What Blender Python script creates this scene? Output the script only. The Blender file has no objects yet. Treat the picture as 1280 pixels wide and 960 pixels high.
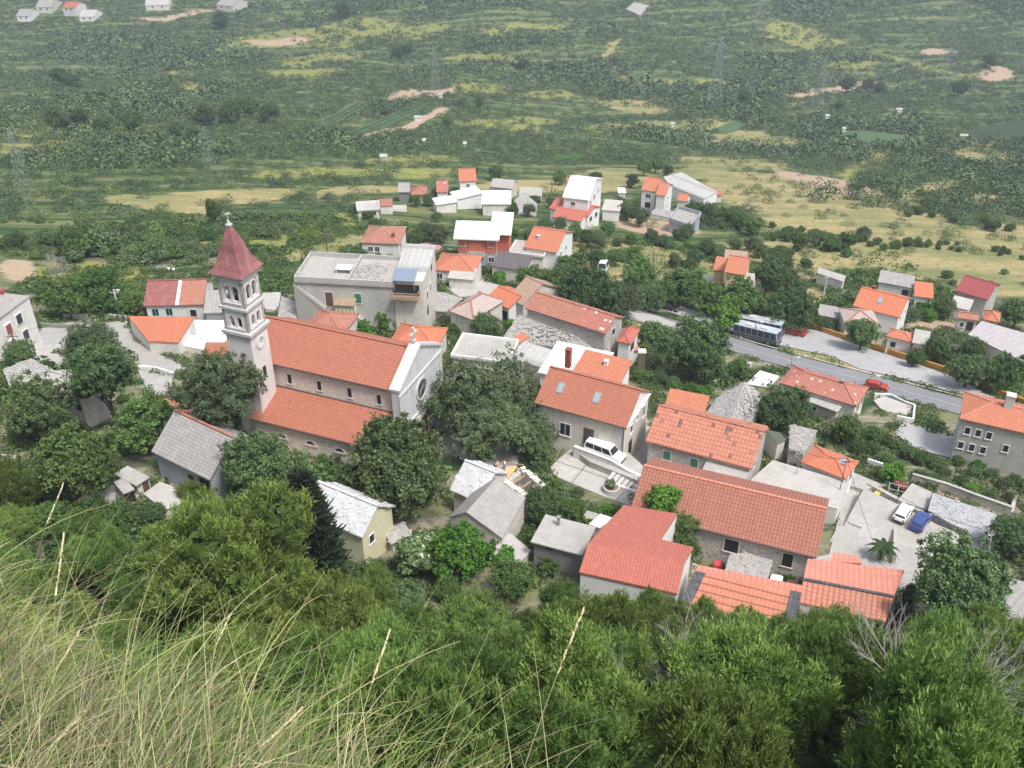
import bpy, math, random
import numpy as np
from mathutils import Vector
from mathutils.geometry import tessellate_polygon
random.seed(7); RS=np.random.RandomState(11)
R=math.radians
FOC=1244.; TH=R(33); CAMZ=75.
CT,ST=math.cos(TH),math.sin(TH)
sc=bpy.context.scene; COL=sc.collection

# ------------------------------------------------------------------ terrain
_py=[-300,-60,-8,-2,2,5,10,20,30,45,60,75,88,110,130,160,200,250,320,400,500,650,800,1000,1200,1600,2400]
_pz=[140,100,73,66,60,56,50,41.5,34,18,8.5,5,3,0.5,-4,-11,-19,-30,-46,-64,-86,-108,-114,-98,-60,40,120]
_ty=np.concatenate([np.arange(-300,300,1.0),np.arange(300,2400,1.0)])
_tz=np.interp(_ty,_py,_pz)
def _sm(a,k):
    p=np.pad(a,k,mode='edge'); ker=np.hanning(2*k+1); ker/=ker.sum()
    return np.convolve(p,ker,'valid')
_tz1=_sm(_tz,5); _tz2=_sm(_tz,40)
_w=np.clip((_ty-230)/100,0,1); _tz=_tz1*(1-_w)+_tz2*_w
def sst(a): a=np.clip(a,0,1); return a*a*(3-2*a)
def T(x,y):
    x=np.asarray(x,float); y=np.asarray(y,float)
    z=np.interp(y,_ty,_tz)
    z=z-7.0*np.tanh(x/85.)*sst((y-40)/50)
    a=sst((y-230)/250)
    z=z+a*(5*np.sin(x/95+1)*np.cos(y/130)+2.2*np.sin(x/41+y/57)+1.0*np.sin(x/17-y/23))
    z=z+sst((y-500)/500)*(np.clip(x,-700,700)*0.03)
    ye=np.where(x<0,1.05-0.68*x,1.05-1.0*x); ye=np.where(x<-7,5.81-0.1*(x+7),ye)
    led=73.5-0.42*np.minimum(y,ye)-3.2*np.maximum(y-ye,0)+0.06*np.sin(x*3)*np.cos(y*2.3)
    led=np.where(np.abs(x)<30,led,-999)
    return np.maximum(z,led)
def ray(px,py):
    X=(px-640)/FOC; Y=(480-py)/FOC
    return np.array([X,CT+Y*ST,-ST+Y*CT])
_ts=np.concatenate([np.arange(18,260,0.5),np.arange(260,1400,1.5)])
def G(px,py,h=0.):
    d=ray(px,py); X=d[0]*_ts; Y=d[1]*_ts; Z=CAMZ+d[2]*_ts
    f=Z-(T(X,Y)+h); i=int(np.argmax(f<0))
    if f[i]>=0: i=len(_ts)-1
    i=max(i,1); k=f[i-1]/(f[i-1]-f[i]+1e-9); t=_ts[i-1]+(_ts[i]-_ts[i-1])*k
    return np.array([d[0]*t,d[1]*t,CAMZ+d[2]*t])
def P(px,py,z):
    d=ray(px,py); t=(z-CAMZ)/d[2]; return np.array([d[0]*t,d[1]*t,z])
def proj(p):
    x,y,z=p[0],p[1],p[2]-CAMZ
    w=y*CT-z*ST; v=y*ST+z*CT
    return 640+FOC*x/w,480-FOC*v/w
def depth(p): return p[1]*CT-(p[2]-CAMZ)*ST

# ------------------------------------------------------------------ materials
MATS={}
def newmat(name):
    m=bpy.data.materials.new(name); m.use_nodes=True
    nt=m.node_tree; b=nt.nodes['Principled BSDF']; return m,nt,b
def N(nt,t,**k):
    n=nt.nodes.new(t)
    for a,v in k.items():
        if a in n.inputs: n.inputs[a].default_value=v
        else: setattr(n,a,v)
    return n
def mixc(nt,fac,a,b,bt='MIX'):
    n=nt.nodes.new('ShaderNodeMix'); n.data_type='RGBA'; n.blend_type=bt
    for s,v in ((0,fac),(6,a),(7,b)):
        if hasattr(v,'is_output') or isinstance(v,bpy.types.NodeSocket): nt.links.new(v,n.inputs[s])
        elif s==0: n.inputs[0].default_value=v
        else: n.inputs[s].default_value=(v[0],v[1],v[2],1)
    return n.outputs[2]
def ramp(nt,src,a,b):
    n=nt.nodes.new('ShaderNodeMapRange'); n.inputs[1].default_value=a; n.inputs[2].default_value=b; n.clamp=True
    nt.links.new(src,n.inputs[0]); return n.outputs[0]
def noise_(nt,vec,scale,det=4,rough=.6):
    n=N(nt,'ShaderNodeTexNoise',Scale=scale,Detail=det,Roughness=rough); nt.links.new(vec,n.inputs['Vector']); return n.outputs[0]
def bump(nt,b,h,s=.4,dist=.05):
    n=N(nt,'ShaderNodeBump',Strength=s,Distance=dist); nt.links.new(h,n.inputs['Height']); nt.links.new(n.outputs[0],b.inputs['Normal'])
def plain(name,c,rough=.85,amt=.18,scale=.6,stain=None,metal=0):
    m,nt,b=newmat(name); tc=N(nt,'ShaderNodeTexCoord').outputs['Object']
    n1=noise_(nt,tc,scale,5,.65); n2=noise_(nt,tc,scale*7,3,.6)
    c0=[x*(1-amt) for x in c]; c1=[min(x*(1+amt),.9) for x in c]
    o=mixc(nt,ramp(nt,n1,.3,.7),c0,c1)
    o=mixc(nt,ramp(nt,n2,.45,.75),o,[x*(1-amt*1.3) for x in c])
    if stain:
        mp=N(nt,'ShaderNodeMapping'); mp.inputs['Scale'].default_value=(1.4,1.4,.35); nt.links.new(tc,mp.inputs[0])
        n3=noise_(nt,mp.outputs[0],1.0,6,.7); o=mixc(nt,ramp(nt,n3,.52,.72),o,stain)
    nt.links.new(o,b.inputs['Base Color']); b.inputs['Roughness'].default_value=rough; b.inputs['Metallic'].default_value=metal
    bump(nt,b,n2,.25,.03); MATS[name]=m; return m
def tile(name,c1,c2,dark,bw=.28,rh=.40,mort=.035,patch=None,pa=(.55,.7),ps=.9,rowd=.5,colk=.25,row_shade=.55,des=.16):
    m,nt,b=newmat(name); uv=N(nt,'ShaderNodeTexCoord').outputs['UV']
    def ds(c): l=sum(c)/3; return tuple(x*(1-des)+l*des*1.1 for x in c)
    c1,c2,dark=ds(c1),ds(c2),ds(dark)
    if patch: patch=ds(patch)
    br=N(nt,'ShaderNodeTexBrick',Scale=1.0); br.offset=0.
    for k,v in (('Mortar Size',0.),('Bias',0.),('Brick Width',bw),('Row Height',rh)): br.inputs[k].default_value=v
    br.inputs['Color1'].default_value=(*c1,1); br.inputs['Color2'].default_value=(*c2,1)
    nt.links.new(uv,br.inputs['Vector'])
    n1=noise_(nt,uv,.30,5,.7); n2=noise_(nt,uv,1.6,4,.6)
    o=mixc(nt,ramp(nt,n1,.35,.7),br.outputs[0],[x*.85 for x in c1])
    o=mixc(nt,ramp(nt,n2,.5,.75),o,[min(.9,x*1.18+.03) for x in c2])
    if patch:
        n3=noise_(nt,br_vec(nt,uv,bw,rh),ps,5,.8); o=mixc(nt,ramp(nt,n3,*pa),o,patch)
    sx=N(nt,'ShaderNodeSeparateXYZ'); nt.links.new(uv,sx.inputs[0])
    def mth(op,a_,b_=None):
        n=N(nt,'ShaderNodeMath',operation=op)
        for i,v in enumerate((a_,b_)):
            if v is None: continue
            if isinstance(v,(int,float)): n.inputs[i].default_value=v
            else: nt.links.new(v,n.inputs[i])
        return n.outputs[0]
    fr=mth('FRACT',mth('DIVIDE',sx.outputs[1],rh)); row=ramp(nt,fr,.26,.10)  # course lines: shade under each tile overlap, painted into the colour
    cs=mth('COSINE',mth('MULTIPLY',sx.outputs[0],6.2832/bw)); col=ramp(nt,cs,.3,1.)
    k=mth('MAXIMUM',mth('MULTIPLY',row,row_shade),mth('MULTIPLY',col,colk))
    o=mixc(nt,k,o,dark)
    nt.links.new(o,b.inputs['Base Color']); b.inputs['Roughness'].default_value=.8
    h=mth('ADD',mth('MULTIPLY',fr,-rowd),mth('MULTIPLY',cs,-.35))
    bump(nt,b,h,.6,.06); MATS[name]=m
def br_vec(nt,uv,bw,rh):
    n=N(nt,'ShaderNodeVectorMath',operation='SNAP'); n.inputs[1].default_value=(bw,rh,1); nt.links.new(uv,n.inputs[0]); return n.outputs[0]
def stone(name,c1,c2,gap,scale=2.6,gw=.06):
    m,nt,b=newmat(name); tc=N(nt,'ShaderNodeTexCoord').outputs['Object']
    mp=N(nt,'ShaderNodeMapping'); mp.inputs['Scale'].default_value=(1,1,1.6); nt.links.new(tc,mp.inputs[0])
    v=N(nt,'ShaderNodeTexVoronoi',Scale=scale); nt.links.new(mp.outputs[0],v.inputs['Vector'])
    e=N(nt,'ShaderNodeTexVoronoi',Scale=scale); e.feature='DISTANCE_TO_EDGE'; nt.links.new(mp.outputs[0],e.inputs['Vector'])
    s=N(nt,'ShaderNodeSeparateColor'); nt.links.new(v.outputs['Color'],s.inputs[0])
    o=mixc(nt,s.outputs[0],c1,c2); o=mixc(nt,ramp(nt,e.outputs[0],gw,0.0),o,gap)
    n1=noise_(nt,tc,.5,5,.7); o=mixc(nt,ramp(nt,n1,.5,.8),o,[x*.8 for x in c1])
    nt.links.new(o,b.inputs['Base Color']); b.inputs['Roughness'].default_value=.9
    bump(nt,b,ramp(nt,e.outputs[0],0,.12),.6,.06); MATS[name]=m
def leafmat(name,a,c,trans=.2,flower=None):
    m,nt,b=newmat(name)
    at=N(nt,'ShaderNodeAttribute',attribute_name='tint'); oi=N(nt,'ShaderNodeObjectInfo')
    s=N(nt,'ShaderNodeSeparateColor'); nt.links.new(at.outputs['Color'],s.inputs[0])
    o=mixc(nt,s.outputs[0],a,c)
    hsv=N(nt,'ShaderNodeHueSaturation'); nt.links.new(o,hsv.inputs['Color'])
    nt.links.new(ramp_out(nt,oi.outputs['Random'],.482,.512),hsv.inputs['Hue'])
    r2=N(nt,'ShaderNodeMath',operation='MULTIPLY'); nt.links.new(oi.outputs['Random'],r2.inputs[0]); r2.inputs[1].default_value=7.31
    fr=N(nt,'ShaderNodeMath',operation='FRACT'); nt.links.new(r2.outputs[0],fr.inputs[0])
    nt.links.new(ramp_out(nt,fr.outputs[0],.72,1.3),hsv.inputs['Value'])
    o=hsv.outputs[0]
    if flower: 
        gt=N(nt,'ShaderNodeMath',operation='GREATER_THAN'); nt.links.new(s.outputs[1],gt.inputs[0]); gt.inputs[1].default_value=1-flower[0]
        o=mixc(nt,gt.outputs[0],o,flower[1])
    nt.links.new(o,b.inputs['Base Color']); b.inputs['Roughness'].default_value=.65
    b.inputs['Specular IOR Level'].default_value=.25
    if trans:
        tr=N(nt,'ShaderNodeBsdfTranslucent'); nt.links.new(o,tr.inputs[0]); mx=N(nt,'ShaderNodeMixShader'); mx.inputs[0].default_value=trans
        nt.links.new(b.outputs[0],mx.inputs[1]); nt.links.new(tr.outputs[0],mx.inputs[2]); nt.links.new(mx.outputs[0],nt.nodes['Material Output'].inputs[0])
    MATS[name]=m
def ramp_out(nt,src,lo,hi):
    n=nt.nodes.new('ShaderNodeMapRange'); n.inputs[3].default_value=lo; n.inputs[4].default_value=hi; nt.links.new(src,n.inputs[0]); return n.outputs[0]
def simple(name,c,rough=.5,metal=0,spec=.5):
    m,nt,b=newmat(name); b.inputs['Base Color'].default_value=(*c,1); b.inputs['Roughness'].default_value=rough; b.inputs['Metallic'].default_value=metal
    MATS[name]=m
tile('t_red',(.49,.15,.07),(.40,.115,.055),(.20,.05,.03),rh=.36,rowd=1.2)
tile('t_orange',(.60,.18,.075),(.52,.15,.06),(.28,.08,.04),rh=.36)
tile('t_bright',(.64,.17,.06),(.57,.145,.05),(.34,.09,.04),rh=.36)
tile('t_flat',(.52,.125,.075),(.46,.105,.06),(.34,.075,.05),bw=.3,rh=.34,row_shade=.25,colk=.1)
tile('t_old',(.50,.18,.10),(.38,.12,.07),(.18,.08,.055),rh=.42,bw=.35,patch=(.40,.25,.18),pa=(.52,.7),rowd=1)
tile('t_bigold',(.60,.21,.11),(.52,.16,.08),(.20,.07,.05),rh=.55,bw=.42,patch=(.20,.09,.07),pa=(.58,.61),ps=1.9,rowd=1,colk=.3,row_shade=.6)
tile('t_ribs',(.60,.20,.11),(.56,.18,.09),(.24,.08,.05),rh=.42,bw=.48,rowd=1,colk=.8,row_shade=.5)
tile('t_wave',(.43,.145,.08),(.36,.115,.065),(.15,.05,.032),rh=.44,bw=.36,colk=.6,row_shade=.55,rowd=1)
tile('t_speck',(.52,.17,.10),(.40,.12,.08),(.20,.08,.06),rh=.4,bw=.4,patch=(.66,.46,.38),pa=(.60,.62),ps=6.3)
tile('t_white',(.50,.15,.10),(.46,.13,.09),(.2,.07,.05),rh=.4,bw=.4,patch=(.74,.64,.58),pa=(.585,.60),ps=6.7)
tile('t_pink',(.68,.23,.14),(.64,.20,.12),(.40,.12,.08),rh=2.4,bw=.5,colk=.5,row_shade=.2)
tile('t_row',(.62,.19,.09),(.58,.17,.08),(.16,.06,.04),bw=.4,rh=.75,rowd=1.2,colk=.08,row_shade=.8)
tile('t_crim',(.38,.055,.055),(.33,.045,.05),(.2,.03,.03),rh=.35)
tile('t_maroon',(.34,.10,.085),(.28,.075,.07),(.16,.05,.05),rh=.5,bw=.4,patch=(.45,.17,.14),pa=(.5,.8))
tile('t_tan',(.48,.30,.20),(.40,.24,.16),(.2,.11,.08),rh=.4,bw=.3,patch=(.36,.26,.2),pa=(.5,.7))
tile('t_pinkgrey',(.46,.37,.33),(.42,.34,.31),(.28,.21,.19),rh=.4,bw=.4,row_shade=.35,colk=.15,des=0)
tile('t_grey',(.36,.34,.32),(.30,.285,.27),(.20,.19,.18),rh=.38,bw=.6,row_shade=.5,colk=.1,des=0,mort=.03,patch=(.42,.40,.37),pa=(.5,.7))
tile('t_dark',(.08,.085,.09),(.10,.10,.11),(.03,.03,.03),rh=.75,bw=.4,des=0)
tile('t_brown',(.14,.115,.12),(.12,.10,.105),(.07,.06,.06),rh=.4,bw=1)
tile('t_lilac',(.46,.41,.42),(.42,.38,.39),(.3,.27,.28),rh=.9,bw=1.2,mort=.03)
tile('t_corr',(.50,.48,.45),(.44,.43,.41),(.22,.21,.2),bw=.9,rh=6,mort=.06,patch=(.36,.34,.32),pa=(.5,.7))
plain('spire',(.27,.10,.10),.6,.25,.9,stain=(.38,.22,.20))
plain('white',(.76,.75,.74),.8,.05,.5)
plain('whitewash',(.58,.58,.59),.85,.12,1.2,stain=(.45,.45,.46))
plain('plaster',(.64,.60,.54),.9,.12,.5,stain=(.40,.37,.33))
plain('plasterw',(.68,.66,.62),.9,.08,.5,stain=(.52,.49,.46))
plain('cream',(.64,.60,.40),.9,.06,.5)
plain('beige',(.60,.49,.29),.9,.06,.5)
plain('grey',(.45,.44,.42),.9,.15,.6,stain=(.33,.32,.31))
plain('dgrey',(.24,.235,.23),.9,.2,.6)
plain('block',(.36,.38,.42),.9,.12,.9)
plain('concrete',(.41,.39,.36),.9,.15,.25,stain=(.36,.34,.32))
plain('concretew',(.46,.435,.405),.9,.14,.25,stain=(.46,.44,.42))
plain('brick',(.50,.15,.09),.9,.12,.9)
plain('asphalt',(.235,.235,.245),.85,.10,.15)
plain('layby',(.42,.41,.41),.9,.12,.12,stain=(.33,.32,.31))
plain('kerb',(.55,.54,.52),.9,.1,.5)
plain('wood',(.34,.25,.17),.9,.25,2)
plain('woodpole',(.16,.125,.10),.9,.25,2)
plain('yellowwood',(.62,.43,.19),.8,.12,2)
plain('bark',(.13,.10,.08),.95,.3,3)
plain('deadwood',(.36,.33,.31),.95,.2,3)
plain('pinkpatio',(.50,.30,.25),.9,.12,.4)
plain('tower',(.70,.655,.64),.85,.08,.5,stain=(.52,.47,.45))
plain('orangewall',(.55,.28,.07),.9,.2,.8)
plain('crop',(.075,.135,.05),.95,.2,.4)
plain('soil',(.34,.22,.14),.95,.2,.3)
stone('stonewall',(.58,.54,.50),(.42,.39,.36),(.22,.205,.19))
stone('stonepale',(.70,.65,.59),(.60,.56,.51),(.46,.43,.39),2.0,.03)
stone('slabstone',(.46,.43,.40),(.34,.32,.30),(.24,.225,.21),3.4,.04)
stone('slabblue',(.44,.45,.46),(.37,.38,.39),(.29,.295,.30),3.0,.03)
stone('rubble',(.47,.445,.42),(.34,.325,.305),(.25,.235,.22),3.2,.04)
simple('glass',(.035,.04,.05),.12); simple('hole',(.02,.018,.018),.9); simple('greensh',(.06,.19,.13),.6)
simple('brownd',(.14,.07,.045),.7); simple('tealf',(.30,.55,.56),.6); simple('bluepanel',(.20,.25,.32),.7)
simple('metal',(.45,.46,.47),.4,.6); simple('dmetal',(.12,.10,.09),.6,.3); simple('black',(.02,.02,.022),.6)
simple('tyre',(.025,.025,.025),.8); simple('rim',(.5,.5,.52),.35,.7); simple('carwhite',(.82,.82,.82),.25)
simple('carblue',(.045,.085,.26),.22); simple('carred',(.38,.05,.03),.3); simple('busdark',(.09,.10,.115),.3); simple('cardark',(.05,.05,.06),.25)
simple('lampglass',(.85,.85,.82),.3); simple('headl',(.7,.72,.72),.1); simple('tail',(.4,.02,.02),.3)
simple('sky_light',(.30,.34,.37),.35); simple('redcloth',(.55,.07,.08),.8); simple('teal',(.03,.38,.36),.5)
simple('skin',(.48,.27,.18),.6); simple('jeans',(.17,.27,.46),.8); simple('shirt',(.8,.8,.78),.8); simple('shortsd',(.05,.045,.05),.8)
simple('hair',(.04,.028,.02),.8); simple('salmon',(.62,.36,.27),.8); simple('yellow',(.65,.5,.08),.5); simple('bronze',(.14,.15,.10),.5,.7)
simple('busgrey',(.44,.48,.55),.3); simple('galv',(.30,.32,.34),.6,.3); simple('rust',(.30,.08,.06),.7)
leafmat('leaf_dark',(.036,.074,.028),(.18,.27,.10))
leafmat('leaf_olive',(.045,.078,.034),(.21,.275,.13))
leafmat('leaf_mid',(.034,.075,.022),(.17,.275,.075))
leafmat('leaf_bright',(.045,.13,.018),(.16,.34,.05))
leafmat('leaf_pine',(.046,.098,.024),(.26,.39,.095))
leafmat('leaf_pinelt',(.065,.12,.024),(.33,.43,.10))
leafmat('leaf_cyp',(.020,.042,.020),(.075,.11,.055))
leafmat('leaf_far',(.036,.074,.032),(.155,.215,.085),0)
leafmat('leaf_silver',(.12,.15,.11),(.32,.34,.27))
leafmat('leaf_oleander',(.05,.09,.03),(.12,.18,.05),.1,(.55,(.60,.12,.16)))
leafmat('leaf_white',(.05,.09,.03),(.17,.25,.10),.1,(.09,(.55,.58,.46)))
leafmat('grass_mix',(.1,.1,.1),(.1,.1,.1),0)
# terrain
def terrain_mat():
    m,nt,b=newmat('hillside'); tc=N(nt,'ShaderNodeTexCoord').outputs['Object']
    at=N(nt,'ShaderNodeAttribute',attribute_name='cover'); s=N(nt,'ShaderNodeSeparateColor'); nt.links.new(at.outputs['Color'],s.inputs[0])
    mp=N(nt,'ShaderNodeMapping'); mp.inputs['Scale'].default_value=(.55,1.5,.2); mp.inputs['Rotation'].default_value=(0,0,R(-12)); nt.links.new(tc,mp.inputs[0]); v=mp.outputs[0]
    a=noise_(nt,v,.045,6,.65); c=noise_(nt,v,.22,5,.65); d=noise_(nt,tc,1.1,4,.7)
    g=mixc(nt,ramp(nt,c,.35,.65),(.058,.098,.034),(.115,.155,.052))
    g=mixc(nt,ramp(nt,a,.5,.62),g,(.17,.20,.075))
    vs=mixc(nt,ramp(nt,c,.4,.62),(.20,.19,.115),(.36,.32,.25)); vs=mixc(nt,ramp(nt,d,.45,.7),vs,(.085,.115,.045))
    g=mixc(nt,at.outputs['Alpha'],vs,g)
    yg=mixc(nt,ramp(nt,c,.35,.65),(.19,.22,.06),(.36,.345,.10))
    wv=N(nt,'ShaderNodeTexWave',Scale=.021,Distortion=9.,Detail=4.); wv.bands_direction='Y'; wv.inputs['Detail Scale'].default_value=1.1; mp2=N(nt,'ShaderNodeMapping'); mp2.inputs['Rotation'].default_value=(0,0,R(-12)); nt.links.new(tc,mp2.inputs[0]); nt.links.new(mp2.outputs[0],wv.inputs['Vector'])
    g=mixc(nt,ramp(nt,wv.outputs['Fac'],.86,1.),g,(.20,.20,.10)); g=mixc(nt,ramp(nt,wv.outputs['Fac'],.16,.02),g,(.038,.07,.028))
    dr=mixc(nt,ramp(nt,c,.3,.7),(.30,.26,.12),(.47,.37,.19)); dr=mixc(nt,ramp(nt,d,.5,.7),dr,(.20,.20,.085)); dr=mixc(nt,ramp(nt,a,.42,.62),dr,(.19,.21,.085))
    so=mixc(nt,ramp(nt,d,.35,.7),(.40,.28,.19),(.50,.39,.29))
    def brk(src,amt,nz):
        m1=N(nt,'ShaderNodeMath',operation='SUBTRACT'); nt.links.new(nz,m1.inputs[0]); m1.inputs[1].default_value=.5
        m2=N(nt,'ShaderNodeMath',operation='MULTIPLY_ADD'); nt.links.new(m1.outputs[0],m2.inputs[0]); m2.inputs[1].default_value=amt; nt.links.new(src,m2.inputs[2])
        return ramp(nt,m2.outputs[0],.35,.75)
    e=noise_(nt,v,.11,5,.7); g=mixc(nt,ramp(nt,e,.56,.68),g,(.17,.14,.105)); g=mixc(nt,ramp(nt,e,.44,.34),g,(.045,.085,.042))
    yg=mixc(nt,ramp(nt,e,.50,.64),yg,(.26,.21,.10)); yg=mixc(nt,ramp(nt,d,.5,.65),yg,(.10,.14,.05))
    o=mixc(nt,brk(s.outputs[1],3.0,c),g,yg); o=mixc(nt,brk(s.outputs[0],1.8,c),o,dr); o=mixc(nt,brk(s.outputs[2],1.6,c),o,so)
    o=mixc(nt,ramp(nt,d,.55,.8),o,(.10,.11,.05))
    nt.links.new(o,b.inputs['Base Color']); b.inputs['Roughness'].default_value=.95; b.inputs['Specular IOR Level'].default_value=.1
    bump(nt,b,c,.5,1.0); MATS['hillside']=m
terrain_mat()

# ------------------------------------------------------------------ mesh builder
class MB:
    def __init__(s): s.v=[]; s.f=[]; s.uv=[]; s.m=[]
    def face(s,pts,m=0,uv=None):
        i=len(s.v); s.v+= [tuple(map(float,p)) for p in pts]; s.f.append(tuple(range(i,i+len(pts)))); s.m.append(m)
        s.uv+= uv if uv else [(p[0]+.37*p[2],p[1]+.61*p[2]) for p in pts]
        return s
    def hexa(s,b,t,m=0):
        n=len(b); s.face(list(t),m); s.face(list(b)[::-1],m)
        for i in range(n):
            j=(i+1)%n; s.face([b[i],b[j],t[j],t[i]],m)
        return s
    def box(s,x0,y0,z0,x1,y1,z1,m=0):
        return s.hexa([(x0,y0,z0),(x1,y0,z0),(x1,y1,z0),(x0,y1,z0)],[(x0,y0,z1),(x1,y0,z1),(x1,y1,z1),(x0,y1,z1)],m)
    def slab(s,pts,th,m=0,org=None):
        """sloped slab: top polygon with metric UV (u along first edge, v up the slope)"""
        p=[np.array(q,float) for q in pts]; e=p[1]-p[0]; e/=np.linalg.norm(e)+1e-9
        nn=np.cross(p[1]-p[0],p[-1]-p[0]); nn/=np.linalg.norm(nn)+1e-9; w=np.cross(nn,e)
        uv=[(float(np.dot(q-p[0],e))+50,float(np.dot(q-p[0],w))+.001) for q in p]
        s.face(p,m,uv); lo=[q-np.array((0,0,th)) for q in p]; s.face(lo[::-1],m)
        for i in range(len(p)):
            j=(i+1)%len(p); s.face([lo[i],lo[j],p[j],p[i]],m)
        return s
    def bar(s,a,b,r,n=6,r2=None,m=0):
        a=Vector(a); b=Vector(b); d=(b-a); 
        if d.length<1e-6: return s
        q=d.to_track_quat('Z','Y'); r2=r if r2 is None else r2
        A=[a+q@Vector((r*math.cos(2*math.pi*i/n),r*math.sin(2*math.pi*i/n),0)) for i in range(n)]
        B=[b+q@Vector((r2*math.cos(2*math.pi*i/n),r2*math.sin(2*math.pi*i/n),0)) for i in range(n)]
        return s.hexa(A,B,m)
    def beam(s,a,b,w,h,m=0):
        a=np.array(a,float); b=np.array(b,float); d=b-a; d/=np.linalg.norm(d)+1e-9
        sd=np.cross(d,(0,0,1)); sd=sd/np.linalg.norm(sd)*w/2 if np.linalg.norm(sd)>1e-6 else np.array((w/2,0,0)); u=np.array((0,0,h))
        return s.hexa([a-sd,b-sd,b+sd,a+sd],[a-sd+u,b-sd+u,b+sd+u,a+sd+u],m)
    def build(s,name,mats,parent=None,smooth=False):
        me=bpy.data.meshes.new(name); me.from_pydata(s.v,[],s.f); 
        ul=me.uv_layers.new(name='UVMap'); ul.data.foreach_set('uv',np.array(s.uv,float).ravel())
        if not isinstance(mats,(list,tuple)): mats=[mats]
        for k in mats: me.materials.append(MATS[k])
        me.polygons.foreach_set('material_index',s.m)
        if smooth: me.polygons.foreach_set('use_smooth',[True]*len(s.f))
        me.update(); o=bpy.data.objects.new(name,me); COL.objects.link(o)
        if parent is not None: o.parent=parent
        return o
def tag(o,label=None,cat=None,group=None,kind=None):
    for k,v in (('label',label),('category',cat),('group',group),('kind',kind)):
        if v: o[k]=v
    return o
def empty(name,loc,rz=0,label=None,cat=None,group=None):
    o=bpy.data.objects.new(name,None); COL.objects.link(o); o.location=[float(a) for a in loc]; o.rotation_euler=(0,0,rz); o.empty_display_size=.3
    return tag(o,label,cat,group)
def kids(o): return [c for c in bpy.data.objects if c.parent==o]
def copy_tree(o,parent=None,tree=None):
    tree=tree if tree is not None else TREE
    c=o.copy(); COL.objects.link(c); c.parent=parent
    for ch in tree.get(o.name) or []: copy_tree(ch,c,tree)
    return c
TREE={}
def reg(o):
    TREE[o.name]=kids(o)
    for c in TREE[o.name]: reg(c)
def coplanar(pts,he,tri,idx):
    cx=sum(p[0] for p in pts)/len(pts); cy=sum(p[1] for p in pts)/len(pts); z0=G(cx,cy,he)[2]-he; pts=[list(p) for p in pts]
    a,b,c=[P(pts[i][0],pts[i][1],z0+he+pts[i][2]) for i in tri]; n=np.cross(b-a,c-a)
    for i in idx:
        d=ray(pts[i][0],pts[i][1]); o=np.array([0,0,CAMZ]); t=np.dot(a-o,n)/np.dot(d,n); pts[i][2]=float((o+d*t)[2]-z0-he)
    return pts
FOOT=[]   # footprints (polygons in xy)
def inpoly(x,y,pts):
    c=False; j=len(pts)-1
    for i in range(len(pts)):
        xi,yi=pts[i][0],pts[i][1]; xj,yj=pts[j][0],pts[j][1]
        if (yi>y)!=(yj>y) and x<(xj-xi)*(y-yi)/(yj-yi+1e-12)+xi: c=not c
        j=i
    return c

# ------------------------------------------------------------------ buildings
def window(root,wall,face,s,dz,w,h,style,L,Wd,he,ins):
    z1=he-dz+h/2; z0=z1-h
    def pt(a,d,z):  # a along, d outward
        if face=='F': return (a,ins-d,z)
        if face=='K': return (a,Wd-ins+d,z)
        if face=='R': return (L-ins+d,a,z)
        return (ins-d,a,z)
    n=(L if face in 'FK' else Wd); a0=s*n-w/2; a1=a0+w
    def bx(mb,b0,b1,c0,c1,d0,d1,m=0):
        mb.hexa([pt(b0,d0,c0),pt(b1,d0,c0),pt(b1,d1,c0),pt(b0,d1,c0)],[pt(b0,d0,c1),pt(b1,d0,c1),pt(b1,d1,c1),pt(b0,d1,c1)],m)
    isdoor=style in 'dDG'
    fm={'w':'white','g':'plasterw','o':'stonepale','d':'plasterw','b':'brownd','t':'tealf','D':'brownd','G':'dgrey','n':'kerb'}[style]
    f=MB(); t=.10 if w<1.3 else .13
    bx(f,a0-t,a0,z0,z1+t,-.05,.07); bx(f,a1,a1+t,z0,z1+t,-.05,.07); bx(f,a0,a1,z1,z1+t,-.05,.065)
    if not isdoor: bx(f,a0-t-.05,a1+t+.05,z0-t,z0,-.05,.12)
    if style in 'wt' and w>.7: bx(f,(a0+a1)/2-.03,(a0+a1)/2+.03,z0,z1,.0,.05)
    o=f.build('door' if isdoor else 'window',fm,root)
    p=MB(); bx(p,a0,a1,z0,z1,-.04,.025)
    p.build('door_leaf' if isdoor else 'pane',{'d':'brownd','D':'hole','G':'metal','o':'hole','n':'hole'}.get(style,'glass'),o)
    if style=='g':
        for q in (0,1):
            k=MB(); mid=(a0+a1)/2; bx(k,*( (a0+.02,mid-.02) if q==0 else (mid+.02,a1-.02)),z0+.02,z1-.02,.03,.075); k.build('shutter','greensh',o)
def stones_on(mb,p0,e1,e2,n,m=0,sz=.5,th=.10):
    nn=np.cross(e1,e2); nn=nn/np.linalg.norm(nn); 
    for i in range(n):
        a,b=RS.rand(2); c=p0+e1*a*.96+e2*b*.96+.02*(e1+e2); s=sz*(.5+RS.rand()); an=RS.rand()*3
        u=e1/np.linalg.norm(e1); w=np.cross(nn,u); U=(u*math.cos(an)+w*math.sin(an))*s*.5; W=(w*math.cos(an)-u*math.sin(an))*s*.36
        t1=nn*(.02+RS.rand()*th); tl=nn*(RS.rand()-.3)*.12
        q=[c-U-W,c+U-W*(.6+.4*RS.rand()),c+U*(.6+.4*RS.rand())+W,c-U+W]
        mb.hexa([k-nn*.1 for k in q],[q[0]+t1,q[1]+t1+tl,q[2]+t1+tl,q[3]+t1],m)
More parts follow.
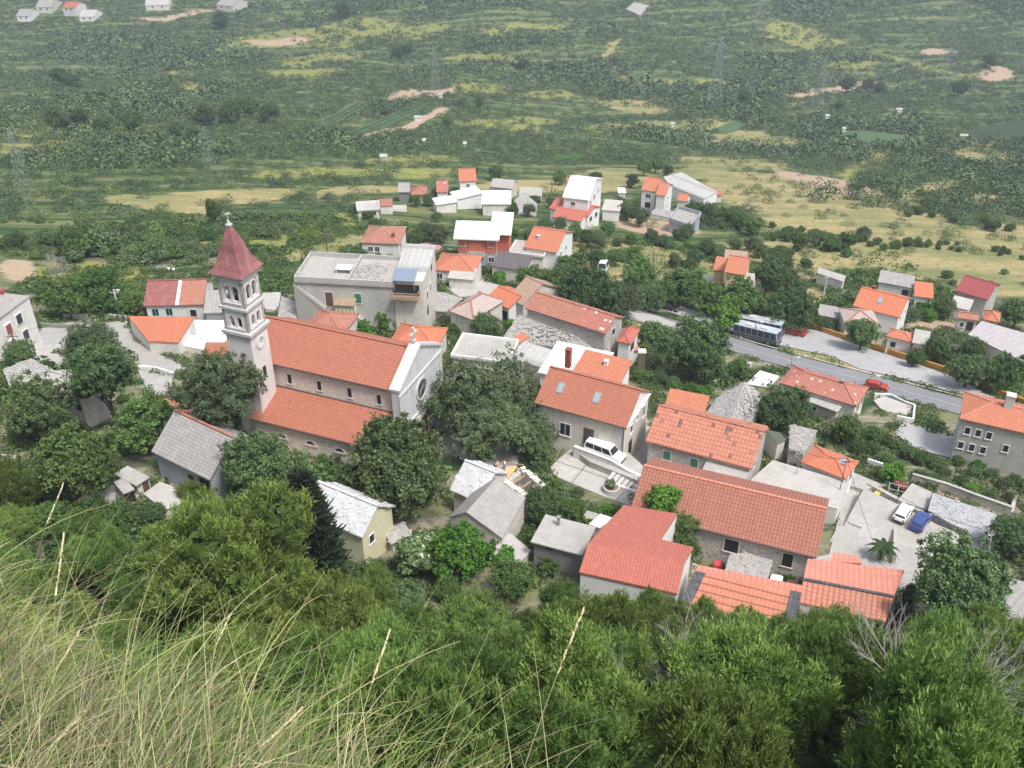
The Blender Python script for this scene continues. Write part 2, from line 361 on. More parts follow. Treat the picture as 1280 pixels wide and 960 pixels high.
def stones_poly(mb,f,dens,sz=.36):
    f=[np.array(q,float) for q in f]
    for t in tessellate_polygon([[Vector((q[0],q[1],0)) for q in f]]):
        a,b,c=[f[i] for i in t]; nn=np.cross(b-a,c-a); ar=np.linalg.norm(nn)/2
        if ar<.05: continue
        nn=nn/(2*ar); nn=nn if nn[2]>0 else -nn
        for _ in range(int(ar*dens)):
            r1,r2=RS.rand(2); r1=math.sqrt(r1); p=a*(1-r1)+b*r1*(1-r2)+c*r1*r2; s=sz*(.5+RS.rand()); an=RS.rand()*3
            u=(b-a)/np.linalg.norm(b-a); w=np.cross(nn,u); U=(u*math.cos(an)+w*math.sin(an))*s*.5; W=(w*math.cos(an)-u*math.sin(an))*s*.36
            t1=nn*(.02+RS.rand()*.06); tl=nn*(RS.rand()-.3)*.07; q=[p-U-W,p+U-W*(.6+.4*RS.rand()),p+U*(.6+.4*RS.rand())+W,p-U+W]
            mb.hexa([k-nn*.1 for k in q],[q[0]+t1,q[1]+t1+tl,q[2]+t1+tl,q[3]+t1],0)
def finish_roof(root,roof,cfg,L,Wd,he,zr,surf):
    for (a,b,w,h,mt) in cfg.get('chim',[]):
        z=surf(a*L,b*Wd); c=MB(); x,y=a*L,b*Wd
        c.box(x-w/2,y-w/2,z-.5,x+w/2,y+w/2,z+h); c.box(x-w/2-.07,y-w/2-.07,z+h,x+w/2+.07,y+w/2+.07,z+h+.12)
        ch=c.build('chimney',mt,roof)
    for (a,b) in cfg.get('sky',[]):
        e=.02; x,y=a*L,b*Wd; z=surf(x,y); sl=(surf(x,y+e)-surf(x,y-e))/(2*e); f=MB(); g=MB()
        for mb,w,hh,d in ((f,.42,.6,.12),(g,.30,.46,.135)):
            q=[(x-w,y-hh,z-hh*sl),(x+w,y-hh,z-hh*sl),(x+w,y+hh,z+hh*sl),(x-w,y+hh,z+hh*sl)]
            mb.hexa([(u[0],u[1],u[2]-.05) for u in q],[(u[0],u[1],u[2]+d) for u in q])
        fo=f.build('skylight','galv',roof); g.build('pane','sky_light',fo)
INFO=[]
def house(kind,name,label,A,B,X,he,roofm,wallm,cat='house',pitch=None,at='A',win=[],o=.28,wd=None,ht=None,th=.16,z0=None,base=None,stones=0,par=0,rim=None,ridge=True,group=None,split=None,par_m=None,gutter=False,gm=None,**cfg):
    mx,my=(A[0]+B[0])/2,(A[1]+B[1])/2
    g=G(mx,my,he); z0=(g[2]-he) if z0 is None else z0
    a=P(*A,z0+he); b=P(*B,z0+he); d=b-a; L=float(np.hypot(d[0],d[1])); u=d/L; n=np.array([-u[1],u[0],0])
    yaw=math.atan2(u[1],u[0]); c0=a if at=='A' else b
    hr=0
    if kind in('flat','shed'):
        if wd: Wd=wd
        else:
            bestp=None
            for w in np.arange(1,30,.05):
                for tt in ([pitch] if pitch is not None else [0]):
                    q=c0+n*w; q=q+np.array([0,0,w*tt]); e=np.hypot(*(np.array(proj(q))-X))
                    if bestp is None or e<bestp[0]: bestp=(e,w)
            Wd=bestp[1]
        hr=Wd*(pitch or 0)
    else:
        best=None
        for w in np.arange(.8,14,.05):
            hs=[w*pitch] if pitch is not None else [w*t for t in np.arange(.2,.8,.02)]
            for hh in hs:
                off=min(w,L/2) if kind=='hip' else 0
                q=c0+n*w+np.array([0,0,hh])+u*(off if at=='A' else -off)
                e=np.hypot(*(np.array(proj(q))-X))+ (0 if pitch is not None else .05*abs(hh/w-.45)*20)
                if best is None or e<best[0]: best=(e,w,hh)
        Wd=best[1]*2; hr=best[2]
        if wd: Wd=wd; hr=wd/2*(pitch or .45)
    if ht: hr=ht
    INFO.append((name,label[:30],round(float(a[0]),1),round(float(a[1]),1),round(z0,1),'L%.1f W%.1f he%.1f hr%.1f'%(L,Wd,he,hr)))
    root=empty(name,(a[0],a[1],z0),yaw,label,cat,group)
    cor=[a,b,b+n*Wd,a+n*Wd]; FOOT.append([tuple(q[:2]) for q in cor])
    lo=min(float(T(q[0],q[1])) for q in cor)-z0-.6
    if base is not None: lo=base
    i=o; w=MB(); zt=he-th-.01
    if kind in('gable',):
        t=hr/(Wd/2); ze=he-th-.01+0
        zi=lambda y: he-th-.012+t*min(y,Wd-y)
        prof=[(i,lo),(i,zi(i)),(Wd/2,zi(Wd/2)),(Wd-i,zi(i)),(Wd-i,lo)]
        for x in (i,L-i):
            pts=[(x,y,z) for y,z in prof]; w.face(pts if x==i else pts[::-1])
        w.face([(i,i,lo),(L-i,i,lo),(L-i,i,zi(i)),(i,i,zi(i))]); w.face([(i,Wd-i,lo),(i,Wd-i,zi(i)),(L-i,Wd-i,zi(i)),(L-i,Wd-i,lo)])
    elif kind=='shed':
        t=hr/Wd; zi=lambda y: he-th-.012+t*y
        w.hexa([(i,i,lo),(L-i,i,lo),(L-i,Wd-i,lo),(i,Wd-i,lo)],[(i,i,zi(i)),(L-i,i,zi(i)),(L-i,Wd-i,zi(Wd-i)),(i,Wd-i,zi(Wd-i))])
    else:
        w.box(i,i,lo,L-i,Wd-i,he-th-.005)
    wall=w.build('wall',wallm,root)
    r=MB(); H=he+hr; st=[]
    if kind=='gable':
        F4=[(0,0,he),(L,0,he),(L,Wd/2,H),(0,Wd/2,H)]; B4=[(L,Wd,he),(0,Wd,he),(0,Wd/2,H),(L,Wd/2,H)]
        if split:
            m_=L*split[0]
            r.slab([(0,0,he),(m_,0,he),(m_,Wd/2,H),(0,Wd/2,H)],th); r.slab([(m_,0,he),(L,0,he),(L,Wd/2,H),(m_,Wd/2,H)],th,1)
            r.slab([(m_,Wd,he),(0,Wd,he),(0,Wd/2,H),(m_,Wd/2,H)],th); r.slab([(L,Wd,he),(m_,Wd,he),(m_,Wd/2,H),(L,Wd/2,H)],th,1)
        else: r.slab(F4,th); r.slab(B4,th)
        st=[(F4),(B4)]
        surf=lambda x,y: he+hr*(1-abs(y-Wd/2)/(Wd/2))
        rl=((0,Wd/2,H),(L,Wd/2,H))
    elif kind=='hip':
        k=min(Wd/2,L/2)
        if L>=Wd: p,q=(k,Wd/2,H),(L-k,Wd/2,H); fs=[[(0,0,he),(L,0,he),q,p],[(L,Wd,he),(0,Wd,he),p,q],[(L,0,he),(L,Wd,he),q],[(0,Wd,he),(0,0,he),p]]
        else: p,q=(L/2,k,H),(L/2,Wd-k,H); fs=[[(0,0,he),(L,0,he),p],[(L,Wd,he),(0,Wd,he),q],[(L,0,he),(L,Wd,he),q,p],[(0,Wd,he),(0,0,he),p,q]]
        for f in fs:
            if len(f)==4 and np.allclose(f[2],f[3]): f=f[:3]
            r.slab(f,th); st.append(f)
        surf=lambda x,y: he+hr*min(1,min(y,Wd-y,x,L-x)/(k))
        rl=(p,q)
    elif kind=='shed':
        f=[(0,0,he),(L,0,he),(L,Wd,H),(0,Wd,H)]; r.slab(f,th); st=[f]; surf=lambda x,y: he+hr*y/Wd; rl=None
    else:
        f=[(0,0,he),(L,0,he),(L,Wd,he),(0,Wd,he)]; r.slab(f,th); st=[f]; surf=lambda x,y: he; rl=None
    if stones:
        for f in st:
            f=[np.array(q,float) for q in f]
            e1=f[1]-f[0]; e2=(f[3]-f[0]) if len(f)==4 else (f[2]-f[0])*.6
            stones_poly(r,f,stones*3)
    rms=[roofm] if not split else [roofm,split[1]]
    roof=r.build('roof',rms,root)
    if rl and ridge:
        c=MB(); c.beam(tuple(np.array(rl[0])-(0,0,.06)),tuple(np.array(rl[1])+(0,0,-.06)+(1e-3,0,0)),.3,.14)
        if kind=='hip':
            for e,pp in (((0,0,he),rl[0] if L>=Wd else rl[0]),((0,Wd,he),rl[0] if L>=Wd else rl[1]),((L,0,he),rl[1] if L>=Wd else rl[0]),((L,Wd,he),rl[1])):
                c.beam((e[0],e[1],e[2]-.05),(pp[0],pp[1],pp[2]-.06),.26,.13)
        c.build('ridge_cap',rim or roofm,roof)
    if par:
        c=MB(); pm=par_m or wallm; t=.22
        c.box(0,0,he,L,t,he+par); c.box(0,Wd-t,he,L,Wd,he+par); c.box(0,t,he,t,Wd-t,he+par); c.box(L-t,t,he,L,Wd-t,he+par); c.build('parapet',pm,roof)
    if gutter:
        c=MB(); c.bar((0,-.06,he-.05),(L,-.06,he-.05),.07); c.bar((L-.35,.2,he-.1),(L-.35,.2,lo),.06); c.build('gutter','dmetal',roof)
    if gm:
        for gi in (('R',) if kind=='gable' else ()):
            t=hr/(Wd/2); zi=lambda y: he-th-.03+t*min(y,Wd-y); x0_=L-i; c=MB(); lo_=he-.15 if gm[1]=='tri' else lo
            pr=[(i+.02,lo_),(i+.02,zi(i+.02)),(Wd/2,zi(Wd/2)),(Wd-i-.02,zi(i+.02)),(Wd-i-.02,lo_)]
            c.hexa([(x0_+.003,y,z) for y,z in pr],[(x0_+.05,y,z) for y,z in pr])
            if gm[1]=='tri': c.box(x0_,i,he-.3,x0_+.28,Wd-i,he-.15)
            c.build('gable_wall',gm[0],root)
    for wd_ in win: window(root,wall,*wd_,L,Wd,he,i)
    finish_roof(root,roof,cfg,L,Wd,he,H,surf)
    return dict(root=root,wall=wall,roof=roof,L=L,W=Wd,he=he,hr=hr,z0=z0,a=a,u=u,n=n,lo=lo)
def poly(name,label,pts,he,roofm,wallm,cat='house',th=.15,faces=None,z0=None,group=None,stones=0,ins=.15,par=0,kind=None,wallname='wall',roofname='roof',lo=None):
    """pts: (px,py,extra height) roof outline, anticlockwise in plan"""
    cx=sum(p[0] for p in pts)/len(pts); cy=sum(p[1] for p in pts)/len(pts)
    if z0 is None: z0=G(cx,cy,he)[2]-he
    q=[P(p[0],p[1],z0+he+(p[2] if len(p)>2 else 0)) for p in pts]
    c=sum(q)/len(q); ar=0
    out=faces and faces.get('outline') or list(range(len(q)))
    oq=[q[i] for i in out]
    for i in range(len(oq)): j=(i+1)%len(oq); ar+=oq[i][0]*oq[j][1]-oq[j][0]*oq[i][1]
    if ar<0: out=out[::-1]
    org=np.array([c[0],c[1],z0]); root=empty(name,org,0,label,cat,group)
    if kind: root['kind']=kind
    l=[p-org for p in q]; FOOT.append([tuple(p[:2]) for p in oq])
    lowz=min(float(T(p[0],p[1])) for p in oq)-z0-.6
    if lo is not None: lowz=lo
    cc=sum(l[i] for i in out)/len(out)
    def inn(p): d=p[:2]-cc[:2]; n_=np.linalg.norm(d)+1e-6; return np.array([p[0]-d[0]/n_*ins,p[1]-d[1]/n_*ins,p[2]])
    w=MB(); ring=[inn(l[i]) for i in out]
    for i in range(len(ring)):
        j=(i+1)%len(ring); a,b=ring[i],ring[j]
        w.face([(a[0],a[1],lowz),(b[0],b[1],lowz),(b[0],b[1],b[2]-th-.01),(a[0],a[1],a[2]-th-.01)])
    r=MB(); 
    fl=faces['faces'] if faces else [out]
    for f in fl:
        fp=[l[i] for i in f]; nn=np.cross(fp[1]-fp[0],fp[2]-fp[0])
        if nn[2]<0: fp=fp[::-1]
        r.slab(fp,th)
        if stones:
            stones_poly(r,fp,stones*3)
    wall=w.build(wallname,wallm,root); roof=r.build(roofname,roofm,root)
    if par:
        c_=MB(); k=[l[i] for i in out]
        for i in range(len(k)):
            j=(i+1)%len(k); c_.beam(k[i],k[j],.2,par)
        c_.build('parapet',wallm,roof)
    INFO.append((name,label[:30],round(float(c[0]),1),round(float(c[1]),1),round(float(z0),1),'poly'))
    return dict(root=root,roof=roof,wall=wall,l=l,org=org,z0=z0,he=he)
def slab(name,label,pts,m,h=.25,cat='terrace',kind=None,lift=0,edge='concrete'):
    """level paved terrace with its own retaining sides"""
    zs=[G(p[0],p[1])[2] for p in pts]; z0=float(np.mean(zs))+lift
    return poly(name,label,[(p[0],p[1],0) for p in pts],h,m,edge,cat,th=.12,z0=z0,kind=kind,ins=.03,wallname='retaining_wall',roofname='paving')
def drape(name,pts,m,off=.1,kind='structure',maxe=3.0,label=None,cat=None,foot=True):
    w=[G(*p) for p in pts] if len(pts[0])==2 else [np.array(p) for p in pts]
    if foot: FOOT.append([tuple(p[:2]) for p in w])
    tr=tessellate_polygon([[Vector((p[0],p[1],0)) for p in w]]); mb=MB()
    def rec(a,b,c,dp):
        es=[np.hypot(*(a-b)),np.hypot(*(b-c)),np.hypot(*(c-a))]
        if max(es)<maxe or dp>9:
            pp=[a,b,c]
            if (b[0]-a[0])*(c[1]-a[1])-(b[1]-a[1])*(c[0]-a[0])<0: pp=pp[::-1]
            mb.face([(p[0],p[1],float(T(p[0],p[1]))+off) for p in pp],0,[(p[0],p[1]) for p in pp]); return
        k=int(np.argmax(es)); p=[a,b,c]; i,j,l=k,(k+1)%3,(k+2)%3; m_=(p[i]+p[j])/2
        rec(p[i],m_,p[l],dp+1); rec(m_,p[j],p[l],dp+1)
    for t in tr: rec(*[np.array(w[i][:2]) for i in t],0)
    o=mb.build(name,m); tag(o,label,cat,kind=kind); return o
def strip(name,pts,width,m,off=.1,kind='structure',z1=None,foot=True,nx=5,dist=0):
    """ribbon following the ground"""
    w=[G(*p)[:2] for p in pts] if len(pts[0])==2 else [np.array(p[:2]) for p in pts]
    # resample
    res=[]
    for i in range(len(w)-1):
        n=max(1,int(np.hypot(*(w[i+1]-w[i]))/2))
        for k in range(n): res.append(w[i]+(w[i+1]-w[i])*k/n)
    res.append(w[-1]); res=np.array(res)
    for _ in range(6): res[1:-1]=(res[:-2]+res[1:-1]*2+res[2:])/4
    tn=np.gradient(res,axis=0); tn/=np.linalg.norm(tn,axis=1)[:,None]+1e-9; nr=np.stack([-tn[:,1],tn[:,0]],1)
    mb=MB(); rows=[]
    for i in range(len(res)):
        row=[]
        for k in range(nx):
            p=res[i]+nr[i]*(dist+width*(k/(nx-1)-.5)); row.append((p[0],p[1],float(T(p[0],p[1]))+off))
        rows.append(row)
    for i in range(len(rows)-1):
        for k in range(nx-1):
            q=[rows[i][k],rows[i+1][k],rows[i+1][k+1],rows[i][k+1]]
            mb.face(q[::-1],0,[(p[0],p[1]) for p in q[::-1]])
    if foot:
        for i in range(0,len(rows)-1,3):
            j=min(i+3,len(rows)-1); FOOT.append([rows[i][0][:2],rows[j][0][:2],rows[j][-1][:2],rows[i][-1][:2]])
    o=mb.build(name,m); tag(o,kind=kind); return o,res
def fencewall(name,label,pts,h,w,m,cat='wall',cap=None,zoff=0,level=False):
    q=[G(*p) for p in pts]; root=empty(name,q[0],0,label,cat); mb=MB(); cp=MB(); org=q[0]
    zt=max(p[2] for p in q)
    for i in range(len(q)-1):
        n=max(1,int(np.hypot(*(q[i+1]-q[i])[:2])/3))
        for k in range(n):
            a=q[i]+(q[i+1]-q[i])*k/n; b=q[i]+(q[i+1]-q[i])*(k+1)/n
            za=float(T(a[0],a[1])); zb=float(T(b[0],b[1])); a=np.array([a[0],a[1],za-.5])-org; b=np.array([b[0],b[1],zb-.5])-org
            if level: 
                mb.hexa(*_lv(a,b,w,zt+h-org[2]))
            else: mb.beam(a,b,w,h+.5+zoff); 
            if cap: cp.beam(a+(0,0,h+.5+zoff),b+(0,0,h+.5+zoff),w+.1,.08)
    mb.build('wall',m,root)
    if cap: cp.build('coping',cap,root)
    return root
def _lv(a,b,w,zt):
    d=b-a; d=d/np.linalg.norm(d); s=np.cross(d,(0,0,1)); s=s/np.linalg.norm(s)*w/2
    bt=[a-s,b-s,b+s,a+s]; return bt,[np.array([p[0],p[1],zt]) for p in bt]
exec_parts=[]
HAZE=.00036; SKY=.145; SUN=2.3; EXPO=.67
# ================================================================== CHURCH
ch=house('gable','church','long limestone church with orange tiled nave and white gabled facade',(303,446),(492.5,489),(517.5,435),9.4,'t_red','stonepale',cat='church',at='B',pitch=.55,th=.2,o=.35,gutter=True,
  win=[('F',s,1.9,.55,1.3,'o') for s in (.30,.50,.70,.89)])
L,Wd,he,hr,lo=ch['L'],ch['W'],ch['he'],ch['hr'],ch['lo']; rt=ch['root']
# facade: white gabled wall standing proud of the roof, with cornices, round window and arched door
f=MB(); x0,x1=L-.15,L+.75; e=.35
zt=lambda y: he+.45+hr*(1-abs(y-Wd/2)/(Wd/2))
pr=[(-e,lo),(-e,he+.25),(Wd/2,zt(Wd/2)),(Wd+e,he+.25),(Wd+e,lo)]
f.hexa([(x0,y,z) for y,z in pr],[(x1,y,z) for y,z in pr])
fac=f.build('facade','whitewash',rt)
c=MB()
for s in (0,1):
    ya,yb=(-e-.1,Wd/2) if s==0 else (Wd/2,Wd+e+.1)
    za,zb=(he+.2,zt(Wd/2)) if s==0 else (zt(Wd/2),he+.2)
    c.hexa([(x0-.25,ya,za),(x1+.25,ya,za),(x1+.25,yb,zb),(x0-.25,yb,zb)],[(x0-.25,ya,za+.3),(x1+.25,ya,za+.3),(x1+.25,yb,zb+.3),(x0-.25,yb,zb+.3)])
c.build('coping','kerb',fac)
for nm_,bx_ in (('cornice',(x1,-e,he-.6,x1+.16,Wd+e,he-.35)),('cornice',(x1,-e,he-5.4,x1+.2,Wd+e,he-5.1)),('pilaster',(x1,-e-.05,lo,x1+.12,.35,he-.6)),('pilaster',(x1,Wd-.35,lo,x1+.12,Wd+e+.05,he-.6))):
    c=MB(); c.box(*bx_); c.build(nm_,'kerb',fac)
def disc(mb,cx,cy,cz,rr,axis,d0,d1,n=24,rin=None,sy=1):
    def pt(r_,a,d):
        if axis=='x': return (d,cy+r_*math.cos(a),cz+r_*math.sin(a)*sy)
        return (cx+r_*math.cos(a),d,cz+r_*math.sin(a)*sy)
    for i in range(n):
        a,b=2*math.pi*i/n,2*math.pi*(i+1)/n
        ri=rin or 0.001
        mb.hexa([pt(ri,a,d0),pt(rr,a,d0),pt(rr,b,d0),pt(ri,b,d0)],[pt(ri,a,d1),pt(rr,a,d1),pt(rr,b,d1),pt(ri,b,d1)])
w=MB(); disc(w,0,Wd/2,he-2.6,1.5,'x',x1-.05,x1+.14,rin=1.2); w=w.build('rose_window','kerb',fac)
g=MB(); disc(g,0,Wd/2,he-2.6,1.2,'x',x1-.05,x1+.03); g.build('pane','glass',w)
g=MB()
for k in range(6): a=k*math.pi/6; g.bar((x1+.05,Wd/2-1.18*math.cos(a),he-2.6-1.18*math.sin(a)),(x1+.05,Wd/2+1.18*math.cos(a),he-2.6+1.18*math.sin(a)),.025,4)
g.build('tracery','galv',w)
d=MB(); d.box(x1,Wd/2-1.5,lo,x1+.25,Wd/2-1.0,he-6.3); d.box(x1,Wd/2+1,lo,x1+.25,Wd/2+1.5,he-6.3); d.box(x1,Wd/2-1.5,he-6.3,x1+.25,Wd/2+1.5,he-5.9)
d=d.build('portal','kerb',fac); q=MB(); q.box(x1-.02,Wd/2-1,lo,x1+.06,Wd/2+1,he-6.3); q.build('door_leaf','brownd',d)
k=MB(); zc=zt(Wd/2)+.3; xm=L+.1
k.box(xm-.25,Wd/2-.25,zc-.1,xm+.25,Wd/2+.25,zc+.35); k.box(xm-.1,Wd/2-.1,zc+.35,xm+.1,Wd/2+.1,zc+1.7); k.box(xm-.1,Wd/2-.55,zc+1.0,xm+.1,Wd/2+.55,zc+1.25)
for a,b in ((0,1.75),(-.6,1.12),(.6,1.12)): k.box(xm-.14,Wd/2+a-.17,zc+b-.12,xm+.14,Wd/2+a+.17,zc+b+.14)
k.build('cross','kerb',fac)
# dentils under right raking cornice
k=MB()
for i in range(9):
    y=Wd/2+.6+i*(Wd/2-.6)/9; k.box(x1,y,zt(y)-.35,x1+.15,y+.18,zt(y)-.12)
k.build('dentils','stonepale',fac)
# aisle
AX=3.7; AW=4.3; AH1,AH0=he-3.3,he-4.9
a=MB(); a.hexa([(AX,-AW,lo),(L-.6,-AW,lo),(L-.6,.1,lo),(AX,.1,lo)],[(AX,-AW,AH0-.25),(L-.6,-AW,AH0-.25),(L-.6,.1,AH1-.25),(AX,.1,AH1-.25)])
aw=a.build('aisle_wall','stonepale',rt)
a=MB(); a.slab([(AX-.3,-AW-.35,AH0-.12),(L-.4,-AW-.35,AH0-.12),(L-.4,.3,AH1+.02),(AX-.3,.3,AH1+.02)],.14); ar=a.build('aisle_roof','t_red',rt)
a=MB(); a.bar((AX-.3,-AW-.42,AH0-.2),(L-.4,-AW-.42,AH0-.2),.07); a.beam((AX-.3,.27,AH1),(L-.4,.27,AH1),.12,.12); a.build('gutter','dmetal',ar)
for s in (.36,.55,.74,.91):
    wf=MB(); y=-AW; x=s*L
    for i in range(8):
        a0,a1=math.pi*i/8,math.pi*(i+1)/8
        wf.hexa([(x+.75*math.cos(a0),y-.1,AH0-2.1+.75*math.sin(a0)),(x+.55*math.cos(a0),y-.1,AH0-2.1+.55*math.sin(a0)),(x+.55*math.cos(a1),y-.1,AH0-2.1+.55*math.sin(a1)),(x+.75*math.cos(a1),y-.1,AH0-2.1+.75*math.sin(a1))],
                [(x+.75*math.cos(a0),y+.05,AH0-2.1+.75*math.sin(a0)),(x+.55*math.cos(a0),y+.05,AH0-2.1+.55*math.sin(a0)),(x+.55*math.cos(a1),y+.05,AH0-2.1+.55*math.sin(a1)),(x+.75*math.cos(a1),y+.05,AH0-2.1+.75*math.sin(a1))])
    wf.box(x-.85,y-.12,AH0-2.3,x+.85,y+.05,AH0-2.1); wf=wf.build('window','stonepale',aw)
    pn=MB(); pn.face([(x+.56*math.cos(math.pi*i/8),y-.03,AH0-2.1+.56*math.sin(math.pi*i/8)) for i in range(9)]); pn.build('pane','glass',wf)

# bell tower
TW=4.0
tz=ch['z0']; HT=0
ta=P(300.5,347.5,tz+22.5)            # front corner under the cornice
u,n=ch['u'],ch['n']; yaw=math.atan2(u[1],u[0])
tb=P(266,343,tz+22.5); TW=float(np.dot(ta-tb,u)); TW=max(3.5,min(TW*1.06,5.0))
to=ta-u*TW; FOOT.append([tuple(q[:2]) for q in (to,to+u*TW,to+u*TW+n*TW,to+n*TW)])
tr=empty('bell_tower',(to[0],to[1],tz),yaw,'slender square stone bell tower with clock and dark red pyramid spire','bell tower')
print('TOWER',to,TW,'church A',ch['a'],proj((ta[0],ta[1],tz)))
HC=22.5; h1=HC-4.2; h2=h1-3.1
b=MB(); t=TW; I=.12
def shaft(mb,z0,z1,ins,ops):
    # four walls with real arched openings (lists of (centre,width,sill,spring))
    a0,a1=ins,t-ins; th=.35
    def P4(face,s,d,z):
        return {'F':(s,a0+d,z),'R':(a1-d,s,z),'K':(s,a1-d,z),'L':(a0+d,s,z)}[face]
    for fc in 'FRKL':
        xs=[a0]+[v for (c,w_,sl,sp) in ops for v in (c-w_/2,c+w_/2)]+[a1]
        def bx(s0,s1,c0,c1):
            mb.hexa([P4(fc,s0,0,c0),P4(fc,s1,0,c0),P4(fc,s1,th,c0),P4(fc,s0,th,c0)],[P4(fc,s0,0,c1),P4(fc,s1,0,c1),P4(fc,s1,th,c1),P4(fc,s0,th,c1)])
        for i in range(0,len(xs),2): bx(xs[i],xs[i+1],z0,z1)
        for (c,w_,sl,sp) in ops:
            bx(c-w_/2,c+w_/2,z0,sl); r_=w_/2
            for i in range(8):
                s0=c-r_+w_*i/8; s1=s0+w_/8; sm=(s0+s1)/2-c; bx(s0,s1,sp+math.sqrt(max(r_*r_-sm*sm,0)),z1)
low=tz*0+min(float(T(to[0],to[1])),float(T(*(to+n*t)[:2])))-tz-1
b.box(I,I,low,t-I,t-I,h2); shaft(b,h2,h1,I+.02,[(t/2-.48,.62,h2+.75,h2+1.8),(t/2+.48,.62,h2+.75,h2+1.8)])
shaft(b,h1,HC-.6,I+.04,[(t/2-.53,.8,h1+.95,h1+2.4),(t/2+.53,.8,h1+.95,h1+2.4)])
b.box(I+.04,I+.04,HC-.6,t-I-.04,t-I-.04,HC)
tw=b.build('shaft','tower',tr)
for z,o_,h_ in ((HC-.35,.18,.35),(HC-.7,.05,.2),(h1-.1,.08,.3),(h2-.1,.2,.35),(h2-.35,.08,.25)):
    b=MB(); b.box(-o_,-o_,z,t+o_,t+o_,z+h_); b.build('cornice','kerb',tw)
for z_ in (h1,h2):
    b=MB(); b.box(.6,.6,z_+.2,t-.6,t-.6,z_+.35); b.build('floor','hole',tr)
for kx in (-.6,.6):
    bl=MB(); px_,py_=t/2+kx,t/2
    prf=[(.12,.9),(.25,.8),(.3,.45),(.42,.1),(.5,0)]
    for (r0,za),(r1,zb) in zip(prf,prf[1:]): bl.bar((px_,py_,h1+1.3+zb),(px_,py_,h1+1.3+za),r1*.9,12,r0*.9)
    bl.beam((px_,.5,h1+2.25),(px_,t-.5,h1+2.25),.15,.15); bl.build('bell','bronze',tr)
# arch mouldings
b=MB()
for fc in 'FR':
    for hh,rr in ((h1+2.4,1.08),(h2+1.7,0)):
        if rr:
            for i in range(12):
                a0,a1=math.pi*i/12,math.pi*(i+1)/12
                f_=lambda r_,a_,d_:((t/2+r_*math.cos(a_),.16-d_,hh+r_*math.sin(a_)) if fc=='F' else (t-.16+d_,t/2+r_*math.cos(a_),hh+r_*math.sin(a_)))
                b.hexa([f_(rr,a0,0),f_(rr+.16,a0,0),f_(rr+.16,a1,0),f_(rr,a1,0)],[f_(rr,a0,.1),f_(rr+.16,a0,.1),f_(rr+.16,a1,.1),f_(rr,a1,.1)])
    for z in (h1+.6,h2+.5):
        k_=MB(); 
        if fc=='F': k_.box(t/2-1.2,.02,z,t/2+1.2,.3,z+.16)
        else: k_.box(t-.3,t/2-1.2,z,t-.02,t/2+1.2,z+.16)
        k_.build('sill','kerb',tw)
    b.build('arch_moulding','kerb',tw); b=MB()
cl=MB(); disc(cl,0,t/2,h2-1.7,.78,'x',t-.2,t+.0,rin=.62); cl=cl.build('clock','kerb',tr)
c2=MB(); disc(c2,0,t/2,h2-1.7,.62,'x',t-.2,t-.06); c2.build('clock_face','white',cl)
c3=MB(); c3.beam((t-.04,t/2,h2-1.7),(t-.04,t/2+.3,h2-1.4),.06,.05); c3.beam((t-.04,t/2-.03,h2-1.75),(t-.04,t/2+.03,h2-1.3),.03,.1)
for i in range(12):
    a=i*math.pi/6; c3.box(t-.06,t/2+.52*math.cos(a)-.03,h2-1.7+.52*math.sin(a)-.03,t-.035,t/2+.52*math.cos(a)+.03,h2-1.7+.52*math.sin(a)+.03)
c3.build('clock_hands','black',cl)
b=MB(); b.box(t-.14,t/2-.3,h2-6.2,t-.1,t/2+.3,h2-4.9); b.build('door_leaf','hole',tw)
b=MB()
pf=[(t/2+.40,0),(t/2+.02,.5),(t/2-.42,1.4),(t/2-.74,2.35),(t/2-.86,3.05),(.13,5.2)]
for (r0,za),(r1,zb) in zip(pf,pf[1:]):
    lo4=[(t/2-r0,t/2-r0,HC+za),(t/2+r0,t/2-r0,HC+za),(t/2+r0,t/2+r0,HC+za),(t/2-r0,t/2+r0,HC+za)]
    hi4=[(t/2-r1,t/2-r1,HC+zb),(t/2+r1,t/2-r1,HC+zb),(t/2+r1,t/2+r1,HC+zb),(t/2-r1,t/2+r1,HC+zb)]
    b.hexa(lo4,hi4)
sp=b.build('spire','spire',tr)
b=MB(); r_=t/2-.87
b.hexa([(t/2-r_,t/2-r_,HC+3.05),(t/2+r_,t/2-r_,HC+3.05),(t/2+r_,t/2+r_,HC+3.05),(t/2-r_,t/2+r_,HC+3.05)],[(t/2-r_+.1,t/2-r_+.1,HC+3.2),(t/2+r_-.1,t/2-r_+.1,HC+3.2),(t/2+r_-.1,t/2+r_-.1,HC+3.2),(t/2-r_+.1,t/2+r_-.1,HC+3.2)]); b.build('band','spire',sp)
b=MB(); b.box(t/2-.28,t/2-.28,HC+5.1,t/2+.28,t/2+.28,HC+5.3); b.bar((t/2,t/2,HC+5.3),(t/2,t/2,HC+5.7),.2,8,.1); b.bar((t/2,t/2,HC+5.7),(t/2,t/2,HC+6.7),.035,6); b.beam((t/2-.45,t/2,HC+6.4),(t/2+.45,t/2,HC+6.4),.06,.07); b.beam((t/2,t/2-.4,HC+6.4),(t/2,t/2+.4,HC+6.4),.06,.07); b.build('finial_cross','kerb',sp)

# ================================================================== HOUSES
H=house
